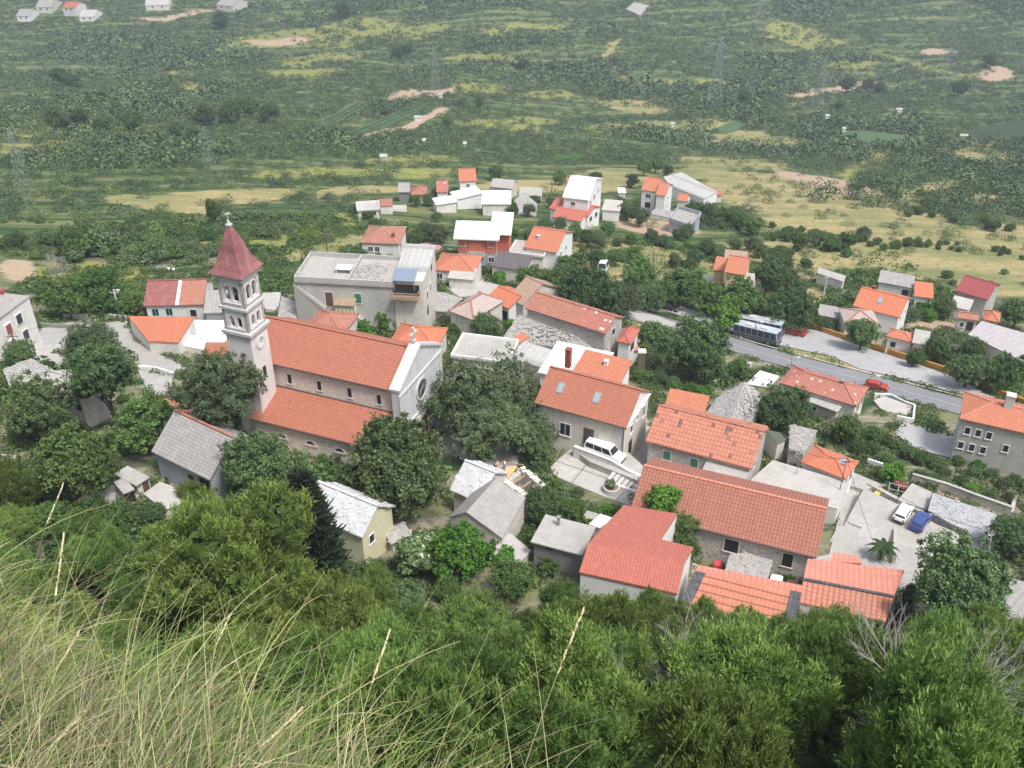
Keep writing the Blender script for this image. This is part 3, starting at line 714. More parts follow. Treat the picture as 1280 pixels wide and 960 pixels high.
# --- left part of the village
wh=poly('house','big white house with pale grey roof at the left edge of the village',[(-75,420,0),(-4,400,0),(37,370,0),(6,366,1.2),(-75,380,1.2)],7.0,'t_grey','plasterw',faces=dict(outline=[0,1,2,3,4],faces=[[0,1,2,3,4]]),th=.2)
a_,b_=wh['l'][1],wh['l'][2]; d_=(b_-a_); d_[2]=0; Lw=np.linalg.norm(d_); d_=d_/Lw; o_=np.array((d_[1],-d_[0],0))
for s_,z_,m_ in ((.22,-2.2,'rust'),(.55,-1.9,'glass'),(.22,-4.6,'rust'),(.6,-4.6,'glass')):
    c_=a_+d_*Lw*s_; f_=MB(); 
    def bx_(mb,w_,h_,d0,d1):
        q=[c_+d_*x_+np.array((0,0,z_+y_)) for x_,y_ in ((-w_,-h_),(w_,-h_),(w_,h_),(-w_,h_))]; mb.hexa([k+o_*d0 for k in q],[k+o_*d1 for k in q])
    bx_(f_,.62,.8,-.3,.06); f_=f_.build('window','white',wh['root']); g_=MB(); bx_(g_,.5,.68,-.2,.09); g_.build('shutter' if m_=='rust' else 'pane',m_,f_)
c_=wh['l'][4]*.3+wh['l'][2]*.7; f_=MB(); f_.box(c_[0]-.4,c_[1]-.4,c_[2]-1,c_[0]+.4,c_[1]+.4,c_[2]+1.3); f_.build('chimney','rust',wh['roof'])
mo=H('gable','house','stone house with half maroon, half orange roof behind the tower',(179,382.5),(254,380.5),(192,352),3.6,'t_maroon','plasterw',pitch=.5,split=(.56,'t_old'),win=[('F',.17,1.3,.9,1.2,'t'),('F',.40,1.3,.9,1.2,'t'),('F',.8,1.6,.9,1.2,'o')],chim=[])
m=MB(); k_=mo['L']*.56; m.slab([(k_-.25,-.02,mo['he']+.05),(k_+.25,-.02,mo['he']+.05),(k_+.25,mo['W']/2,mo['he']+mo['hr']+.05),(k_-.25,mo['W']/2,mo['he']+mo['hr']+.05)],.05); m.build('white_strip','white',mo['roof'])
poly('house','low house with bright orange roof left of the bell tower',[(185,426),(222.5,428),(243,396),(226,397,0),(160,395)],3.0,'t_bright','plasterw',th=.2,faces=dict(outline=[0,1,2,4],faces=[[0,1,2,4]]))
slab('terrace','flat white roof terrace between the orange house and the bell tower',[(243,400),(284,400),(288,418),(236,418)],'white',2.6,edge='white')
slab('terrace','lower white roof terrace directly left of the bell tower foot',[(236,419),(287,419),(270,440),(224,431)],'white',2.0,edge='plasterw')
H('shed','annex','red tiled lean-to roof at the left foot of the bell tower',(253,443),(291,443),(258,428),2.6,'t_red','plaster',pitch=.3)
H('shed','house','small grey lean-to house squeezed behind the bell tower',(254,391),(282,390),(259,363),3.5,'t_grey','dgrey',pitch=.35)
poly('ruin','collapsed roof of loose pale stones at the left of the village',[(4,462),(12,484),(62,480),(70,466),(38,448)],1.6,'rubble','stonepale',stones=3.2,th=.2)
H('gable','house','narrow house with pale ridge roof and grey gable below the rubble roof',(50,484),(100,498),(130,495),4.6,'concretew','plaster',at='B',pitch=None,wd=4.4,win=[('F',.85,1.6,.9,1.1,'n'),('R',.75,2.0,.6,.8,'n')])
H('shed','shed','small shed with orange-red corrugated tile roof half hidden behind a tree',(180,514),(241,517),(185,496),2.6,'t_row','plaster',pitch=.3)
H('gable','barn','big grey barn with dull slate roof at lower left',(189,564),(262,600),(230,519),3.6,'t_grey','block',pitch=.8,rim='t_old',win=[('F',.62,2.2,.7,2.2,'D'),('F',.86,1.6,1.4,1.8,'D')])
H('flat','shed','tiny grey shed with red door beside the grey barn',(170,607),(187,596),(157,592),2.2,'concrete','stonepale',pitch=0,wd=3.6,win=[('F',.7,1.2,.8,1.7,'d')],cat='shed')
H('flat','shed','tiny grey shed with an open front left of the shed with the red door',(154,617),(168,611),(148,604),1.9,'concrete','stonepale',pitch=0,wd=2.6,win=[('F',.5,1.0,1.0,1.4,'D')],cat='shed')
poly('shed','low shed with a cracked pale concrete roof in front of the grey barn',[(179,617),(205,637),(241,625),(214,607),(200,602)],1.6,'concretew','stonepale',cat='shed')
poly('shed','stone roof corner at the left picture edge among the trees',[(-8,588),(10,584),(21,569),(-8,566)],2.2,'concrete','stonepale',cat='shed')
H('gable','house','cream-walled old house with white stone slab roof behind the dark conifer',(378,640),(453,672),(406,606),4.2,'whitewash','cream',pitch=.75,stones=1.2,rim='whitewash',win=[('R',.3,1.5,.7,1.0,'w')],ridge=True)
poly('ruin','low roofless stone wall end with pale slabs left of the dark conifer',[(338,655),(362,672),(372,640),(350,630)],2.0,'rubble','stonepale',stones=3)
H('shed','garden_wall_roof','short strip of old pale tiles beside the cream-walled house',(489,680),(515,668),(482,672),1.6,'rubble','stonepale',pitch=.4,wd=1.6,cat='shed roof',stones=2)
# ruins with workers
H('gable','house','old house with whitewashed stone roof left of the workers',(562,612),(600,628),(579,574),3.2,'whitewash','stonepale',pitch=.7,stones=1.0,win=[('F',.55,1.2,.7,.8,'n')])
poly('house','old house with worn grey slate roof just below the two workers',[(611,594,.2),(561,646,0),(583,640,1.8),(628,673,0),(657,622,0),(620,598,1.8)],3.4,'t_grey','stonepale',faces=dict(outline=[0,1,2,3,4,5],faces=[[1,2,5,0],[4,5,2,3]]))
rr=empty('ruin',G(655,606),0,'roofless stone building open to the sky beside the workers','ruin')
o0=G(655,606)
def lp(px,py,h): q=P(px,py,o0[2]+h)-o0; return q
cs=[lp(626,603,3.4),(lp(652,586,3.4)),(lp(679,608,3.4)),(lp(656,626,3.4))]
m=MB()
for i in range(4):
    j=(i+1)%4; a_,b_=cs[i],cs[j]; m.hexa(*_lv(np.array([a_[0],a_[1],-1.5]),np.array([b_[0],b_[1],-1.5]),.6,3.1+.3*i%2))
m.build('wall','stonepale',rr); FOOT.append([tuple((c_+o0)[:2]) for c_ in cs])
m=MB()
for i in range(4):
    j=(i+1)%4; a_,b_=np.array(cs[i]),np.array(cs[j]); n_=9
    for k in range(n_):
        p_=a_+(b_-a_)*(k+.1)/n_; q_=a_+(b_-a_)*(k+.95)/n_; z_=3.1+.3*i%2+RS.uniform(-.05,.35); p_[2]=q_[2]=z_-.3; m.beam(p_,q_,.7*RS.uniform(.8,1.1),.34)
m.build('broken_coping','stonepale',rr)
m=MB(); m.hexa([(c_[0],c_[1],.1) for c_ in cs],[(c_[0],c_[1],.3) for c_ in cs]); m.build('floor','concrete',rr)
m=MB(); 
for k in (.25,.55,.8): m.beam(tuple(cs[0]*(1-k)+cs[3]*k-np.array((0,0,.3))),tuple(cs[1]*(1-k)+cs[2]*k-np.array((0,0,.3))),.2,.2)
m.build('beam','wood',rr)
# yellow boarding platform the workers stand on
pb=empty('boarding',P(627,594,o0[2]+4.0),0,'new yellow timber roof boarding between the slate roof and the roofless ruin','boarding')
ob=P(627,594,o0[2]+4.0); m=MB(); q=[P(*a_,o0[2]+3.7)-ob for a_ in ((607,597),(631,606),(647,585),(621,587))]; q=[np.array([k[0],k[1],0]) for k in q]; 
m.hexa([k-(0,0,.12) for k in q],[k for k in q]); m.build('boards','yellowwood',pb)
m=MB(); 
for k in q: m.beam((k[0]*.9,k[1]*.9,-4),(k[0]*.9+.001,k[1]*.9,-.12),.2,.2) if False else m.bar((k[0]*.9,k[1]*.9,-4.5),(k[0]*.9,k[1]*.9,-.12),.1)
m.beam(q[2]+(-1.6,.5,.02),q[2]+(.7,.1,.02),.12,.1); m.build('post','wood',pb)
WORK=ob
poly('shed','pale crumbling flat roof corner below the worn slate roof',[(612,700),(642,712),(664,688),(640,668),(618,662)],1.6,'concretew','stonepale',cat='shed')
H('flat','house','square grey block house with flat concrete roof left of the red L-shaped roof',(663,677),(728,694),(684,644),3.6,'concrete','dgrey',pitch=0,par=.0,win=[('F',.35,.5,.5,.2,'D')],chim=[(.33,.75,.25,1.0,'galv')])
poly('shed','small square stone cistern roof beside the pine shrubs',[(722,652),(736,656),(748,642),(734,638)],1.0,'concrete','stonepale',cat='cistern')
poly('shed','small white flat roof touching the red L-shaped house',[(736,655),(750,660),(768,648),(750,642)],2.0,'white','white',cat='shed')
# red L-shaped house
poly('house','white house with plain coral-red L-shaped roof above the pines',coplanar([(724,715,0),(847,742,0),(856,702.5,1.3),(735,679,1.3),(867,684,.5),(826,674,.3),(847,642,.1),(780,631,.1)],5.2,(2,3,4),(5,6,7)),5.2,'t_flat','white',
  faces=dict(outline=[0,1,2,4,5,6,7,3],faces=[[0,1,2,3],[3,2,4,5],[3,5,6,7]]),th=.2)
# long ridge house
H('gable','house','longest house, brick-red wavy tile roof over stone walls in front of the courtyard',(787,638),(1021,697),(1045,638),4.2,'t_wave','stonewall',at='B',pitch=.5,gutter=True,rim='t_pink',gm=('plasterw','full'),win=[('F',.565,1.5,1.4,1.6,'o'),('F',.86,1.5,1.0,1.7,'o'),('R',.25,1.6,.8,1.2,'n'),('R',.6,1.9,.8,1.2,'n')])
rw=poly('house','orange row house roof with dark end bands just above the pines',[(850,752,0),(992,788,0),(1002,741,1.2),(869,714,1.2),(1005,732,.9),(873,706,.9)],3.2,'t_row','plasterw',faces=dict(outline=[0,1,2,4,5,3],faces=[[0,1,2,3]]))
lq=rw['l']; m=MB(); m.slab([lq[3],lq[2],lq[4],lq[5]],.15); m.build('back_slope','t_pink',rw['roof'])
for k0,k1 in ((0,.10),(.90,1.0)):
    m=MB(); u3=np.array((0,0,.05)); m.slab([lq[0]+(lq[1]-lq[0])*k0+u3,lq[0]+(lq[1]-lq[0])*k1+u3,lq[3]+(lq[2]-lq[3])*k1+u3,lq[3]+(lq[2]-lq[3])*k0+u3],.05); m.build('dark_tiles','t_dark',rw['roof'])
e14=poly('house','house with pink upper and orange lower roof slopes above the right pines',[(1000,753,0),(1107,777,0),(1117,746,.95),(1004,724,.95),(1131,713,.75),(1077,704,.75),(1073,695,.7),(1042,690,.7),(1037,702,.75),(1010,698,.75)],3.6,'t_ribs','plasterw',faces=dict(outline=[0,1,2,4,5,6,7,8,9,3],faces=[[0,1,2,3]]))
lq=e14['l']; m=MB()
m.slab([lq[3],lq[2],lq[4],lq[9]],.15)
m.slab([lq[8],lq[5],lq[6],lq[7]],.15)
m.build('upper_roof','t_pink',e14['roof']); m=MB(); m.beam(lq[3]-(0,0,.03),lq[2]-(0,0,.03),.3,.14); m.build('ridge_cap','t_dark',e14['roof'])
slab('terrace','narrow concrete terrace with white railing under the big tree at right',[(1118,810),(1139,812),(1141,757),(1122,756)],'concretew',1.5)
poly('house','low house with grey-brown tile roof at the right edge below the big trees',[(1245,800),(1300,830),(1310,735),(1262,722)],2.6,'t_grey','plaster')
poly('shed','low rough concrete roof in the small garden below the long roof',[(905,716),(959,729),(966,700),(932,690),(912,693)],2.0,'slabstone','stonepale',cat='shed',stones=.5)
poly('shed','white box shed beside the rough concrete garden roof',[(959,733),(977,736),(979,720),(965,717)],1.8,'white','white',cat='shed')
poly('tank','small grey water tank with a raised concrete rim in the garden',[(934,700),(958,704),(961,696),(936,692)],1.2,'block','concrete',cat='tank')
poly('shed','little red tiled shed roof next to the white box shed',[(983,734),(995,737),(997,726),(985,724)],1.6,'t_old','plaster',cat='shed')
# middle
g1=H('gable','house','house with two skylights and a white gable, behind the white van',(668,503),(783,535),(805,489),6.4,'t_red','plaster',at='B',pitch=.62,gutter=True,gm=('white','tri'),sky=[(.20,.26),(.60,.26)],
  win=[('F',.34,2.9,1.3,1.7,'w'),('F',.60,2.9,1.1,2.0,'b'),('R',.3,1.9,.7,1.1,'w'),('R',.78,1.9,.8,1.5,'w'),('R',.52,1.4,.5,.7,'w'),('R',.3,4.6,.9,1.9,'D')])
H('shed','house','low red-roofed white annex with a small chimney behind the skylight house',(715,466),(775,481),(731,457),5.2,'t_orange','white',pitch=.25,wd=4.6,chim=[(.55,.6,.5,.6,'white'),(-.17,.3,.7,2.2,'rust')])
H('gable','house','old stone house with patched large tiles and green shutters right of the skylight house',(807,551),(940,586),(826,507),4.9,'t_bigold','stonewall',pitch=.55,win=[('F',.21,1.5,.9,1.2,'g'),('F',.47,1.5,.9,1.2,'g'),('R',.35,1.5,.6,1.0,'n')],gutter=False)
H('shed','annex','grey concrete lean-to under the eave of the patched tile house',(876,590),(930,606),(887,573),3.7,'concrete','plasterw',pitch=.12)
H('shed','house','small shed with bright orange corrugated roof behind the patched tile house',(831,506),(881,516),(837,485),3.0,'t_orange','stonepale',pitch=.3,)
H('gable','annex','short tiled roof joined behind the right end of the patched tile house',(908,538),(954,549),(914,524),4.6,'t_bigold','plaster',pitch=.5)
poly('awning','pale green sheet awning beside the patched tile house',[(956,536),(972,555),(983,550),(976,541)],3.0,'leaf_silver','plaster',cat='awning',th=.05)
poly('ruin','old house with collapsed grey stone slab roof behind the patched tile house',[(931,477,1.5),(951,493,0),(949,511,0),(926,530,0),(911,531,1.2),(880,520,0),(896,497,0)],3.0,'rubble','stonepale',stones=2.4,faces=dict(outline=[0,1,2,3,4,5,6],faces=[[0,4,5,6],[0,1,2,3,4]]))
slab('terrace','white concrete patio near the road with small chimneys',[(930,482),(957,490),(974,470),(950,463)],'white',.6)
cy=slab('terrace','wide flat white concrete roof joined in two halves left of the hipped orange house',[(930,607),(1047,636),(1061,603),(966,575)],'concretew',3.4,edge='plasterw')
H('hip','house','house with bright orange hipped roof and white gable end right of the flat white roof',(1001,577),(1057,599),(1030,560),3.8,'t_bright','white',pitch=.35,rim='t_orange',sky=[(.75,.55)],win=[('R',.3,1.5,.7,1.2,'w'),('R',.65,1.5,.7,1.2,'w')])
poly('ruin','small roof of grey stone slabs left of the hipped orange house',[(986,562),(1005,566),(1022,538),(988,530)],2.8,'slabstone','stonewall',stones=3)
H('hip','house','long house with speckled salmon hipped roof beside the road',(974,478),(1071,508),(1010,470),3.4,'t_speck','plasterw',pitch=.42,win=[('F',.3,1.5,.8,1.6,'n'),('R',.4,1.5,.7,1.3,'n'),('R',.75,1.5,.7,1.3,'n')],chim=[(.72,.5,.4,.35,'galv')])
H('shed','annex','stone lean-to with pale concrete roof in front of the salmon hipped house',(1009,501),(1047,515),(1019,495),2.2,'concrete','stonewall',pitch=.1,win=[('F',.25,1.0,.5,.6,'n')])
H('hip','house','large grey house with orange hipped roof and small white-framed windows at the right edge',(1200,523),(1320,550),(1243,505),6.6,'t_orange','grey',pitch=.4,rim='t_pink',win=[('F',s,d_,.6,1.0,'w') for s,d_ in ((.115,1.7),(.23,1.7),(.345,1.7),(.09,4.0),(.21,4.0),(.33,4.0),(.55,3.0))],chim=[(.47,.5,1.0,1.5,'kerb'),(.7,.62,.7,.6,'white')])
poly('rock_pile','pale rocky outcrop with rubble right of the white metal sheds',[(640,285),(668,282),(672,255),(655,240),(643,250)],.7,'rubble','rubble',cat='rocks',stones=1.0)
# big flat house behind church
bh=H('flat','house','big old grey flat-roofed house with parapets, outside stairs and wooden bay, behind the church',(367.5,351),(493,358),(394,323),8.2,'concrete','grey',pitch=0,par=.75,th=.25,win=[('F',.62,2.6,1.1,1.7,'g'),('F',.33,3.0,1.2,2.4,'d'),('F',.56,6.2,1.6,1.8,'D'),('R',.25,2.6,.8,1.3,'g'),('R',.7,2.6,.8,1.3,'w')])
L,Wd,he=bh['L'],bh['W'],bh['he']; rt=bh['root']
m=MB(); m.box(L*.53,.3,he,L*.53+.25,Wd-.3,he+.75); m.build('dividing_wall','grey',bh['roof'])
m=MB(); stones_on(m,np.array((L*.56,1.,he)),np.array((L*.3,0,0)),np.array((0,Wd*.7,0)),120,sz=.5,th=.2); m.build('rubble_heap','rubble',bh['roof'])
m=MB(); m.box(L*.36,Wd*.35,he+.7,L*.52,Wd*.55,he+.8); 
for a_,b_ in ((.37,.37),(.51,.37),(.37,.53),(.51,.53)): m.bar((L*a_,Wd*b_,he),(L*a_,Wd*b_,he+.7),.05)
m.build('table','white',bh['roof'])
m=MB(); x0=L-.2; m.box(x0,.2,bh['lo'],x0+4.6,Wd+1.5,he+1.0); pw=m.build('stair_tower','plaster',rt)
m=MB(); m.slab([(x0-.2,3.4,he+1.15),(x0+4.8,3.4,he+1.15),(x0+4.8,Wd+1.7,he+2.2),(x0-.2,Wd+1.7,he+2.2)],.15); m.build('tower_roof','t_corr',pw)
m=MB(); m.hexa([(x0,3.6,he+1.0),(x0+4.6,3.6,he+1.0),(x0+4.6,Wd+1.5,he+1.0),(x0,Wd+1.5,he+1.0)],[(x0,3.6,he+1.05),(x0+4.6,3.6,he+1.05),(x0+4.6,Wd+1.5,he+2.0),(x0,Wd+1.5,he+2.0)]); m.build('tower_gable','plaster',pw)
m=MB(); m.slab([(x0+.1,-.3,he+1.15),(x0+3.4,-.3,he+1.15),(x0+3.4,2.8,he+1.75),(x0+.1,2.8,he+1.75)],.08); aw_=m.build('awning','bluepanel',rt)
m=MB(); 
for a_ in (x0+.2,x0+3.3): m.bar((a_,-.1,he-.5),(a_,-.1,he+1.1),.06)
m.build('post','wood',aw_)
m=MB(); m.box(x0-.3,-1.2,he-1.7,x0+4.0,.25,he-1.5); 
for k in range(15): m.bar((x0-.25+k*.3,-1.15,he-1.5),(x0-.25+k*.3,-1.15,he-.55),.05,5)
m.beam((x0-.3,-1.15,he-.6),(x0+4.0,-1.15,he-.6),.1,.1); m.beam((x0+4.0,-1.15,he-.6),(x0+4.0,.2,he-.6),.1,.1); m.build('balcony','wood',rt)
m=MB(); m.box(x0+.0,.05,he-1.4,x0+4.0,.21,he+.3); m.build('recess','hole',rt)
for (yy,zz) in ((.3,2.6),(.6,2.6),(.3,5.3),(.75,-.2)):
    y_=yy*Wd; f_=MB(); f_.box(x0+4.58,y_-.55,he-zz-.7,x0+4.68,y_+.55,he-zz+.7); f_=f_.build('window','greensh' if zz>2.7 else 'plasterw',rt); g_=MB(); g_.box(x0+4.6,y_-.4,he-zz-.55,x0+4.7,y_+.4,he-zz+.55); g_.build('pane','glass',f_)
# wooden bay
m=MB(); bx0,bx1=L*.41,L*.60; m.box(bx0,-1.5,he-5.6,bx1,.25,he-5.3); m.slab([(bx0-.15,-1.7,he-2.9),(bx1+.15,-1.7,he-2.9),(bx1+.15,.3,he-2.5),(bx0-.15,.3,he-2.5)],.1)
for k in range(6): m.box(bx0+(bx1-bx0)*k/5-.05,-1.5,he-5.3,bx0+(bx1-bx0)*k/5+.05,-1.4,he-3.0)
m.box(bx0,-1.5,he-4.5,bx1,-1.42,he-4.4); m.box(bx0,-1.5,he-5.3,bx1,-1.42,he-5.1)
by=m.build('bay_window','wood',rt); m=MB(); m.box(bx0+.03,-1.44,he-5.3,bx1-.03,.2,he-3.05); m.build('pane','cream',by)
def stair(mb,x0,x1,y0,y1,z0,z1,n=12):
    for k in range(n):
        a_=x0+(x1-x0)*k/n; b_=x0+(x1-x0)*(k+1)/n; zt_=z0+(z1-z0)*(k+1)/n; lo_,hi_=min(a_,b_),max(a_,b_); mb.box(lo_,y0,bh['lo'],hi_,y1,zt_)
m=MB(); stair(m,L*.30,L*.02,-1.4,.22,he-4.4,he-.9,14)
m.beam((L*.30,-1.42,he-4.2),(L*.02,-1.42,he-.3),.12,.6); st=m.build('staircase','concrete',rt)
m=MB(); stair(m,L*.88,L*.62,-1.4,.22,bh['lo']+.3,he-5.4,12); m.beam((L*.88,-1.42,bh['lo']+.6),(L*.62,-1.42,he-5.1),.12,.6); m.build('staircase','concretew',rt)
H('hip','house','small hipped red roof peeping over the church ridge below the big flat house',(376,412),(428,419),(412,383),3.0,'t_old','plaster',pitch=.5,wd=6.5)
H('hip','house','orange hipped roof right behind the church gable cross',(484,431),(545,438),(531,400),2.4,'t_bright','plaster',pitch=.5,wd=6.6)
slab('terrace','pale concrete terrace left of the big flat house',[(326,400),(346,400),(351,365),(328,366)],'concretew',.5)
poly('ruin','broken roofless outbuilding left of the big flat house',[(347,396),(371,399),(372,378),(352,370)],2.4,'slabstone','stonepale',stones=1.5)
# hipped house 4
H('hip','house','detached house with pale salmon hipped roof in the greenery above the big flat house',(450,303),(499,305),(481,284),3.4,'t_old','plasterw',pitch=.4,win=[('F',.25,1.5,.9,1.1,'w'),('F',.42,1.5,.9,1.1,'w'),('R',.3,1.5,.8,1.2,'n')],chim=[(.82,.2,.5,.9,'rust')],rim='t_tan')
drape('patio',[(500,322),(520,326),(556,312),(545,303),(518,305)],'pinkpatio')
# north cluster
H('flat','house','small white block house with two square openings, leftmost of the far group',(446,264),(475,262),(447,253),3.0,'concretew','plasterw',pitch=0,wd=5,win=[('F',.3,.9,1.1,.8,'n'),('F',.72,.9,1.1,.8,'n')],par=.3)
poly('house','low house with small dull red roof behind a white wall',[(475,258),(491,257),(490,248),(472,249)],2.6,'t_old','plasterw')
slab('terrace','long low white wall and yard beside the dull red roof',[(475,262),(508,261),(508,256),(476,257)],'concretew',1.5,edge='white')
H('gable','house','small house with grey gabled roof at the head of the far group',(497,240),(512,240),(506,229),2.8,'t_grey','dgrey',pitch=.5)
H('hip','house','low house with orange-red hipped roof in the far group',(513,243),(533,243),(522,233),2.6,'t_old','plaster',pitch=.45)
H('gable','house','little white gabled house between orange roof and white sheds',(545,240),(560,240),(554,226),3.0,'t_white','white',pitch=.6)
H('gable','house','tallest little white house with orange roof at the back of the far group',(574,227),(596,226),(585,216),3.4,'t_orange','white',pitch=.7,wd=7,win=[('F',.5,1.4,.8,.9,'w')])
H('shed','hall','larger white metal shed roof in the far group',(571,249),(604,241),(565,237),3.6,'white','white',pitch=.18,cat='shed')
H('shed','hall','small low white shed roof in front of the larger white shed',(545,256),(572,252),(541,247),2.6,'white','plasterw',pitch=.15,cat='shed')
H('shed','hall','white metal shed with tall front beside the grey stone roof',(602,255),(639,255),(605,238),3.4,'white','plasterw',pitch=.2,cat='shed')
H('gable','house','house with rough grey stone roof at the right of the white sheds',(612,233),(640,236),(614,222),2.8,'slabstone','plaster',pitch=.35,ridge=False)
H('flat','house','grey flat shed behind the rocky outcrop',(648,244),(677,245),(650,233),2.4,'concrete','plaster',pitch=0,wd=6,cat='shed')
# unfinished brick villa
v=H('gable','house','unfinished villa with bare brick upper floor, grey ground floor and white sheet roofs',(569,298),(622,300),(586,279),6.6,'white','block',pitch=.38,o=.5,th=.25,win=[('F',.16,1.3,1.1,1.0,'n'),('F',.84,1.3,1.1,1.0,'n'),('F',.5,1.5,3.4,1.9,'D'),('F',.16,4.6,1.0,1.1,'w'),('F',.42,4.9,.9,1.6,'w'),('F',.56,4.9,.9,1.6,'w'),('F',.84,4.6,1.0,1.1,'w')])
L,Wd,he=v['L'],v['W'],v['he']
m=MB(); m.box(.47,.47,he-3.2,L-.47,Wd-.47,he-.3); m.build('brick_storey','brick',v['root'])
m=MB(); m.box(L*.30,-.9,he-3.45,L*.70,.45,he-3.2); m.box(L*.30,-.9,he-3.2,L*.70,-.8,he-2.3); m.build('balcony','concretew',v['root'])
for a_,b_,dz in ((-.04,.30,-.25),(.70,1.04,-.25)):
    m=MB(); m.slab([(L*a_,-.3,he+dz+.4),(L*b_,-.3,he+dz+.4),(L*b_,Wd*.5,he+v['hr']+dz+.45),(L*a_,Wd*.5,he+v['hr']+dz+.45)],.25); m.build('side_roof','white',v['root'])
m=MB(); m.box(L*.8,Wd*.5,v['lo'],L*1.22,Wd*1.1,he-.5); m.build('rear_wing','brick',v['root'])
m=MB(); m.slab([(L*.76,Wd*.4,he-.4),(L*1.28,Wd*.4,he-.4),(L*1.28,Wd*1.15,he+1.6),(L*.76,Wd*1.15,he+1.6)],.2); m.build('wing_roof','white',v['root'])
H('hip','house','orange hipped house in front of the unfinished brick villa',(541,337),(594,341),(573,323),3.0,'t_orange','plasterw',pitch=.4,win=[('F',.15,1.4,1.0,1.1,'w')])
H('shed','annex','pale pink sheet roof at the front of the orange hipped house',(559,347),(592,350),(560,338),2.3,'concretew','plaster',pitch=.15,wd=3.6,cat='shed')
poly('annex','small red lean-to with pale end wall left of the orange hipped house',[(527,352),(536,355),(546,350),(538,346)],2.2,'t_old','white',cat='shed')
drape('yard',[(557,360),(585,352),(604,351),(634,360),(628,368),(600,370),(575,372)],'concretew',kind='structure')
# brown flat + orange house 
H('shed','house','dark brown low sheet roof below the orange gabled house',(613,332),(656,339),(625,313),3.0,'t_brown','plaster',pitch=.12)
H('flat','annex','grey flat roof with white parapet beside the orange gabled house',(635,317),(680,322),(646,303),3.0,'concrete','plasterw',pitch=0,par=.4,cat='annex')
H('gable','house','white house with orange gabled roof and a white roof seam below the big white villa',(655,309),(696,316),(671,287),4.2,'t_orange','white',pitch=.42,wd=11,win=[('R',.3,1.8,.8,1.1,'w'),('R',.6,1.8,.8,1.1,'w')],chim=[(.3,.25,.6,.6,'plaster')])
# big white villa
H('gable','house','big white villa with white roof and tall right-hand balconies, highest of the far group',(703,246),(736,250),(712,234),7.4,'white','white',pitch=.35,wd=15,th=.25,win=[('F',.4,1.6,1.0,1.0,'w'),('R',.2,2.0,1.6,1.6,'w'),('R',.45,2.0,1.6,1.6,'w'),('R',.2,4.8,1.6,1.8,'w'),('R',.75,2.0,1.2,1.4,'w')])
H('gable','house','white house with two stepped bright red roofs in front of the big white villa',(686,260),(735,271),(698,250),3.6,'t_flat','white',pitch=.35,win=[('R',.3,1.4,1.2,1.2,'n'),('R',.7,1.4,1.2,1.2,'n')],chim=[(.35,.1,.5,.8,'white')])
H('shed','annex','lower red porch roof at the front of the stepped red-roofed house',(690,271),(727,277),(698,262),2.6,'t_flat','white',pitch=.3,cat='porch',wd=4)
H('shed','house','small orange roof corner behind the big white villa',(716,238),(732,236),(720,228),6.0,'t_flat','white',pitch=.2,wd=6)
H('shed','annex','low white garage with sheet roof right of the big white villa',(752,262),(775,264),(760,250),3.0,'concretew','white',pitch=.08,cat='garage',win=[('R',.5,1.4,1.6,1.6,'n')])
H('flat','shed','tiny white hut on the slope right of the white villa',(773,241),(783,241),(778,232),2.0,'white','white',pitch=0,wd=4,cat='hut')
H('gable','house','white house with twin staggered orange roofs in front of the large grey hall',(801,237),(820,240),(813,223),6.0,'t_orange','white',pitch=.45,win=[('F',.5,4.2,1.4,1.6,'n'),('F',.5,1.6,1.4,1.1,'w')])
H('gable','house','right-hand half of the twin orange-roofed white house, slightly lower',(819,243),(832,245),(826,228),5.6,'t_orange','white',pitch=.45,win=[('R',.4,1.8,.8,1.0,'w'),('R',.4,4.2,.8,1.0,'w')])
poly('hall','large low hall with a broad pale grey roof at the edge of the dry fields',[(838,232,0),(880,249,0),(897,240,0),(852,215,0),(829,221,0)],4.2,'t_corr','white',cat='hall')
H('gable','annex','small orange roof between the twin house and the grey hall',(846,250),(858,252),(852,243),2.6,'t_orange','white',pitch=.5,wd=5)
H('shed','annex','tiny red roof at the right end of the grey hall',(893,243),(903,244),(896,238),2.4,'t_flat','white',pitch=.2,cat='shed')
poly('house','unfinished grey concrete block house with jagged top walls below the grey hall',[(836,276),(862,285),(876,269),(848,261)],3.6,'slabstone','block',par=.9,stones=.4)
poly('ruin','low white ruined walls left of the unfinished block house',[(812,267),(836,272),(842,264),(820,260)],1.6,'rubble','white',stones=1.5)
# beige house
H('gable','house','beige house with orange gabled roof, tallest part, above the road',(906,340),(932,344),(913,319),6.4,'t_orange','beige',pitch=.45,win=[('R',.35,3.0,1.0,1.4,'w'),('R',.35,5.2,1.0,1.4,'n'),('R',.7,3.0,.9,1.3,'w')])
H('shed','annex','lower left wing of the beige house with its own orange roof',(891,337),(905,339),(896,320),5.2,'t_orange','beige',pitch=.3)
H('flat','annex','rear block of the beige house with pale orange terrace roof',(905,322),(934,325),(906,313),6.8,'t_tan','beige',pitch=0,wd=4)
H('shed','annex','small white porch with orange roof right of the beige house',(943,345),(953,347),(948,335),3.4,'t_orange','white',pitch=.3,cat='porch',win=[('R',.5,1.4,1.2,1.6,'n')])
H('flat','shed','grey garage with flat roof in front of the beige house',(921,357),(944,359),(919,351),3.0,'concrete','plasterw',pitch=0,wd=6,cat='garage',win=[('F',.5,1.6,2,1.8,'G')])
H('flat','shed','low pale shed left of the grey garage by the beige house',(877,354),(900,357),(880,349),1.8,'concretew','plasterw',pitch=0,wd=4,cat='shed')
fencewall('garden_wall','white stepped garden wall right of the beige house',[(946,360),(957,352),(968,340),(965,335)],1.4,.3,'white')
H('shed','shed','small grey hut with sheet roof under the trees beside the road wall',(1021,393),(1047,398),(1026,380),2.6,'t_grey','concretew',pitch=.2)
